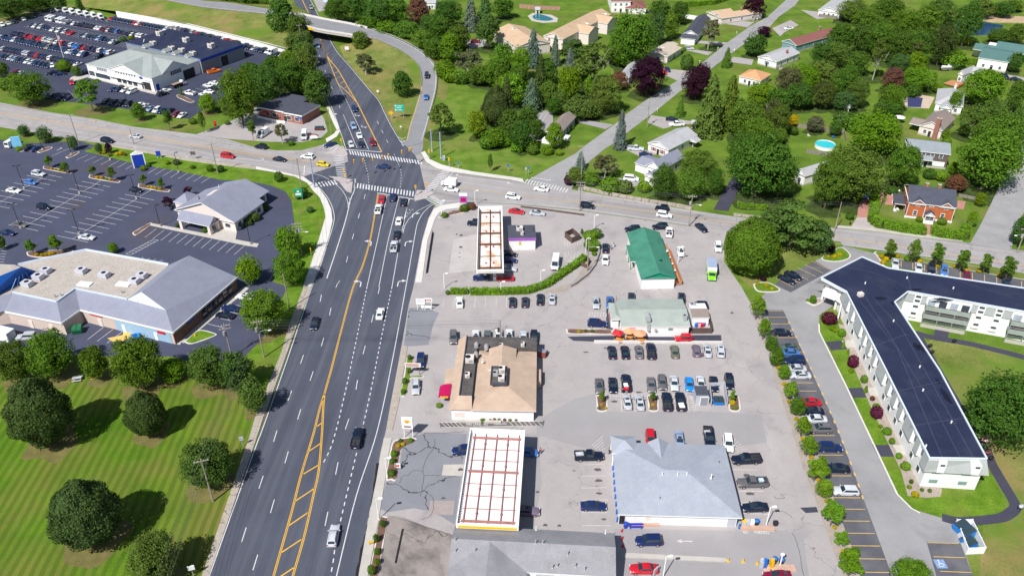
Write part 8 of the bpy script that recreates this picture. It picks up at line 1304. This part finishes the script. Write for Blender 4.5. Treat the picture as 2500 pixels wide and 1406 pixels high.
for x,y,m,l in((1815,1284,SHELLY,'yellow-topped'),(1826,1284,GREYP,'grey'),(1835,1284,TRIM,'white'),(1893,1283,DARKM,'dark')):t=thing('crate','%s crate on the brick plinth'%l,'crate',P(x,y)+Vector((0,.2,.4 if x<1890 else 0)));b=MB();b.box((0,0,.4),(.75,.6,.8));b.obj('crate_body',GREYP if m is SHELLY else m,t,world=False);b=MB();b.box((0,0,.85),(.8,.65,.1));b.obj('lid',m,t,world=False)
t=thing('vacuum_stand','car vacuum station with blue and yellow machines on a brick base','vacuum station',P(1880,1388));b=MB();b.box((1.5,0,.15),(5.5,1.4,.3));b.obj('base',MATS['brick_plinth'],t,world=False)
for k,m in((-1.0,BLUP),(.2,YEL),(-1.6,GREYP)):b=MB();b.box((k,.2,1.1),(.6,.6,1.6));b.tube((k,.2,1.9),(k,.2,2.3),.3,n=10);b.obj('machine',m,t,world=False)
b=MB();b.tube((1.8,.6,.3),(1.8,.6,3.0),.12,n=8);b.ball((1.8,.6,3.0),(.4,.3,.3));b.obj('hose_post',TRIM,t,world=False)
t=thing('power_box','green utility cabinet near the corner lawn masts','utility cabinet',P(1084,392));b=MB();b.box((0,0,.8),(.9,.6,1.6));b.obj('cabinet',GREYP,t,world=False);b=MB();b.box((0,-.32,.85),(.7,.04,1.2));b.obj('door',STEELB,t,world=False)
def skin_mesh(name,V,E,Rd,m):
 me=bpy.data.meshes.new(name);me.from_pydata(V,E,[]);o=bpy.data.objects.new(name,me);COL.objects.link(o);md=o.modifiers.new('skin','SKIN');md.use_smooth_shade=True;su=o.modifiers.new('sub','SUBSURF');su.levels=su.render_levels=1
 if not me.skin_vertices:return None
 for i,r in enumerate(Rd):me.skin_vertices[0].data[i].radius=(r,r*.85)
 me.skin_vertices[0].data[0].use_root=True;bpy.context.view_layer.update();n=bpy.data.meshes.new_from_object(o.evaluated_get(bpy.context.evaluated_depsgraph_get()));n.name=name;bpy.data.objects.remove(o);n.materials.clear();n.materials.append(m);return n
SK=mat('skin',(.5,.3,.22),.7,.05);HAIRM=mat('brown_hair',(.05,.03,.02),.8,.2)
def person(label,x,y,rz,shirt,pants,hair=HAIRM,stride=.18,arm=.15,bend=0.0):
 st=stride;bx=bend
 V=[(0,0,.95),(bx*.3,0,1.2),(bx*.8,0,1.42),(bx,0,1.52),(bx*1.1,0,1.63),(bx*1.15,0,1.74),(bx*.8,.19,1.40),(arm*.5,.25,1.14),(arm,.26,.92),(arm+.04,.26,.82),(bx*.8,-.19,1.40),(-arm*.4,-.25,1.14),(-arm*.3,-.27,.92),(-arm*.25,-.27,.82),(.02,.09,.88),(st*.6,.1,.5),(st,.1,.09),(st+.14,.11,.04),(.02,-.09,.88),(-st*.2,-.1,.5),(-st,-.1,.1),(-st+.14,-.11,.04)]
 E=[(0,1),(1,2),(2,3),(3,4),(4,5),(2,6),(6,7),(7,8),(8,9),(2,10),(10,11),(11,12),(12,13),(0,14),(14,15),(15,16),(16,17),(0,18),(18,19),(19,20),(20,21)]
 Rd=[.14,.13,.14,.055,.095,.085,.06,.047,.036,.04,.06,.047,.036,.04,.09,.06,.042,.04,.09,.06,.042,.04];t=thing('person',label,'person',P(x,y),rz)
 me=skin_mesh('body',V,E,Rd,SK)
 if me is None:return
 o=bpy.data.objects.new('body',me);COL.objects.link(o);o.parent=t;k=1.22
 for nm,idx,m in(('shirt',(1,0,2,6,7,10,11),shirt),('trousers',(0,14,15,16,18,19,20),pants)):
  mp={q:i for i,q in enumerate(idx)};Vn=[V[q]for q in idx];En=[(mp[a],mp[b_])for a,b_ in E if a in mp and b_ in mp];me=skin_mesh(nm,Vn,En,[Rd[q]*k for q in idx],m);o=bpy.data.objects.new(nm,me);COL.objects.link(o);o.parent=t
 b=MB();b.ball((bx*1.13-.02,0,1.71),(.115,.1,.11),8,6);b.obj('hair',hair,t,sm=True,world=False)
DEN=mat('denim',(.05,.08,.2),.8,.1);KHA=mat('khaki',(.3,.25,.18),.8,.1);BLKC=mat('black_cloth',(.02,.02,.025),.9,.1);WHC=mat('white_cloth',(.7,.7,.72),.9,.05)
person('person in a red shirt walking right of the filling-station canopy',1319,1108,2.2,REDP,DEN);person('person in blue standing by the black sedan left of the green-roofed shop',1491,610,1.2,BLUP,KHA);person('person in black and white near the black sedan and the person in blue',1498,604,.4,BLKC,WHC);person('person in a pink top leaning beside the blue sedan by the diner',1505,737,3.0,PINK,DEN,bend=.2);person('person in dark clothes walking between cars below the diner',1713,872,4.4,BLKC,DEN);person('person in a maroon top by the tailgate of the loaded black pickup',1519,960,5.0,MAGEN,BLKC,bend=.15);person('person in dark clothes at the porch of the blue-grey shingled store',1487,1108,.2,BLKC,BLKC)
for lab,x,y,z,m,d in(('white load in the bed of the loaded black pickup',1528,941,1.25,TRIM,(.9,1.2,.3)),('red and white load in the bed of the loaded black pickup',1529,949,1.25,REDP,(.9,.7,.35)),('white bags in the bed of the black pickup of the lower row',1664,990,1.25,TRIM,(1.1,1.4,.3)),('white load in the bed of the pickup behind the store',1728,1058,1.25,GREYP,(1.2,1.6,.25)),('pale load in the bed of the black pickup left of the store',1415,1108,1.25,GREYP,(1.5,.9,.25)),('pale blue cooler in the bed of the grey pickup',1858,1172,1.3,mat('cooler',(.45,.6,.75),.6),(.9,.7,.4))):
 p=P(x,y,z);t=thing('pickup_load',lab,'load',p);b=MB();b.box((0,0,.1),d,.1);b.obj('load_base',m,t,world=False);b=MB();b.ball((.1,0,.25),(d[0]*.4,d[1]*.35,.2),8,5);b.obj('load_top',m,t,world=False)
finish_labels()
print('OBJECTS',len(bpy.data.objects))
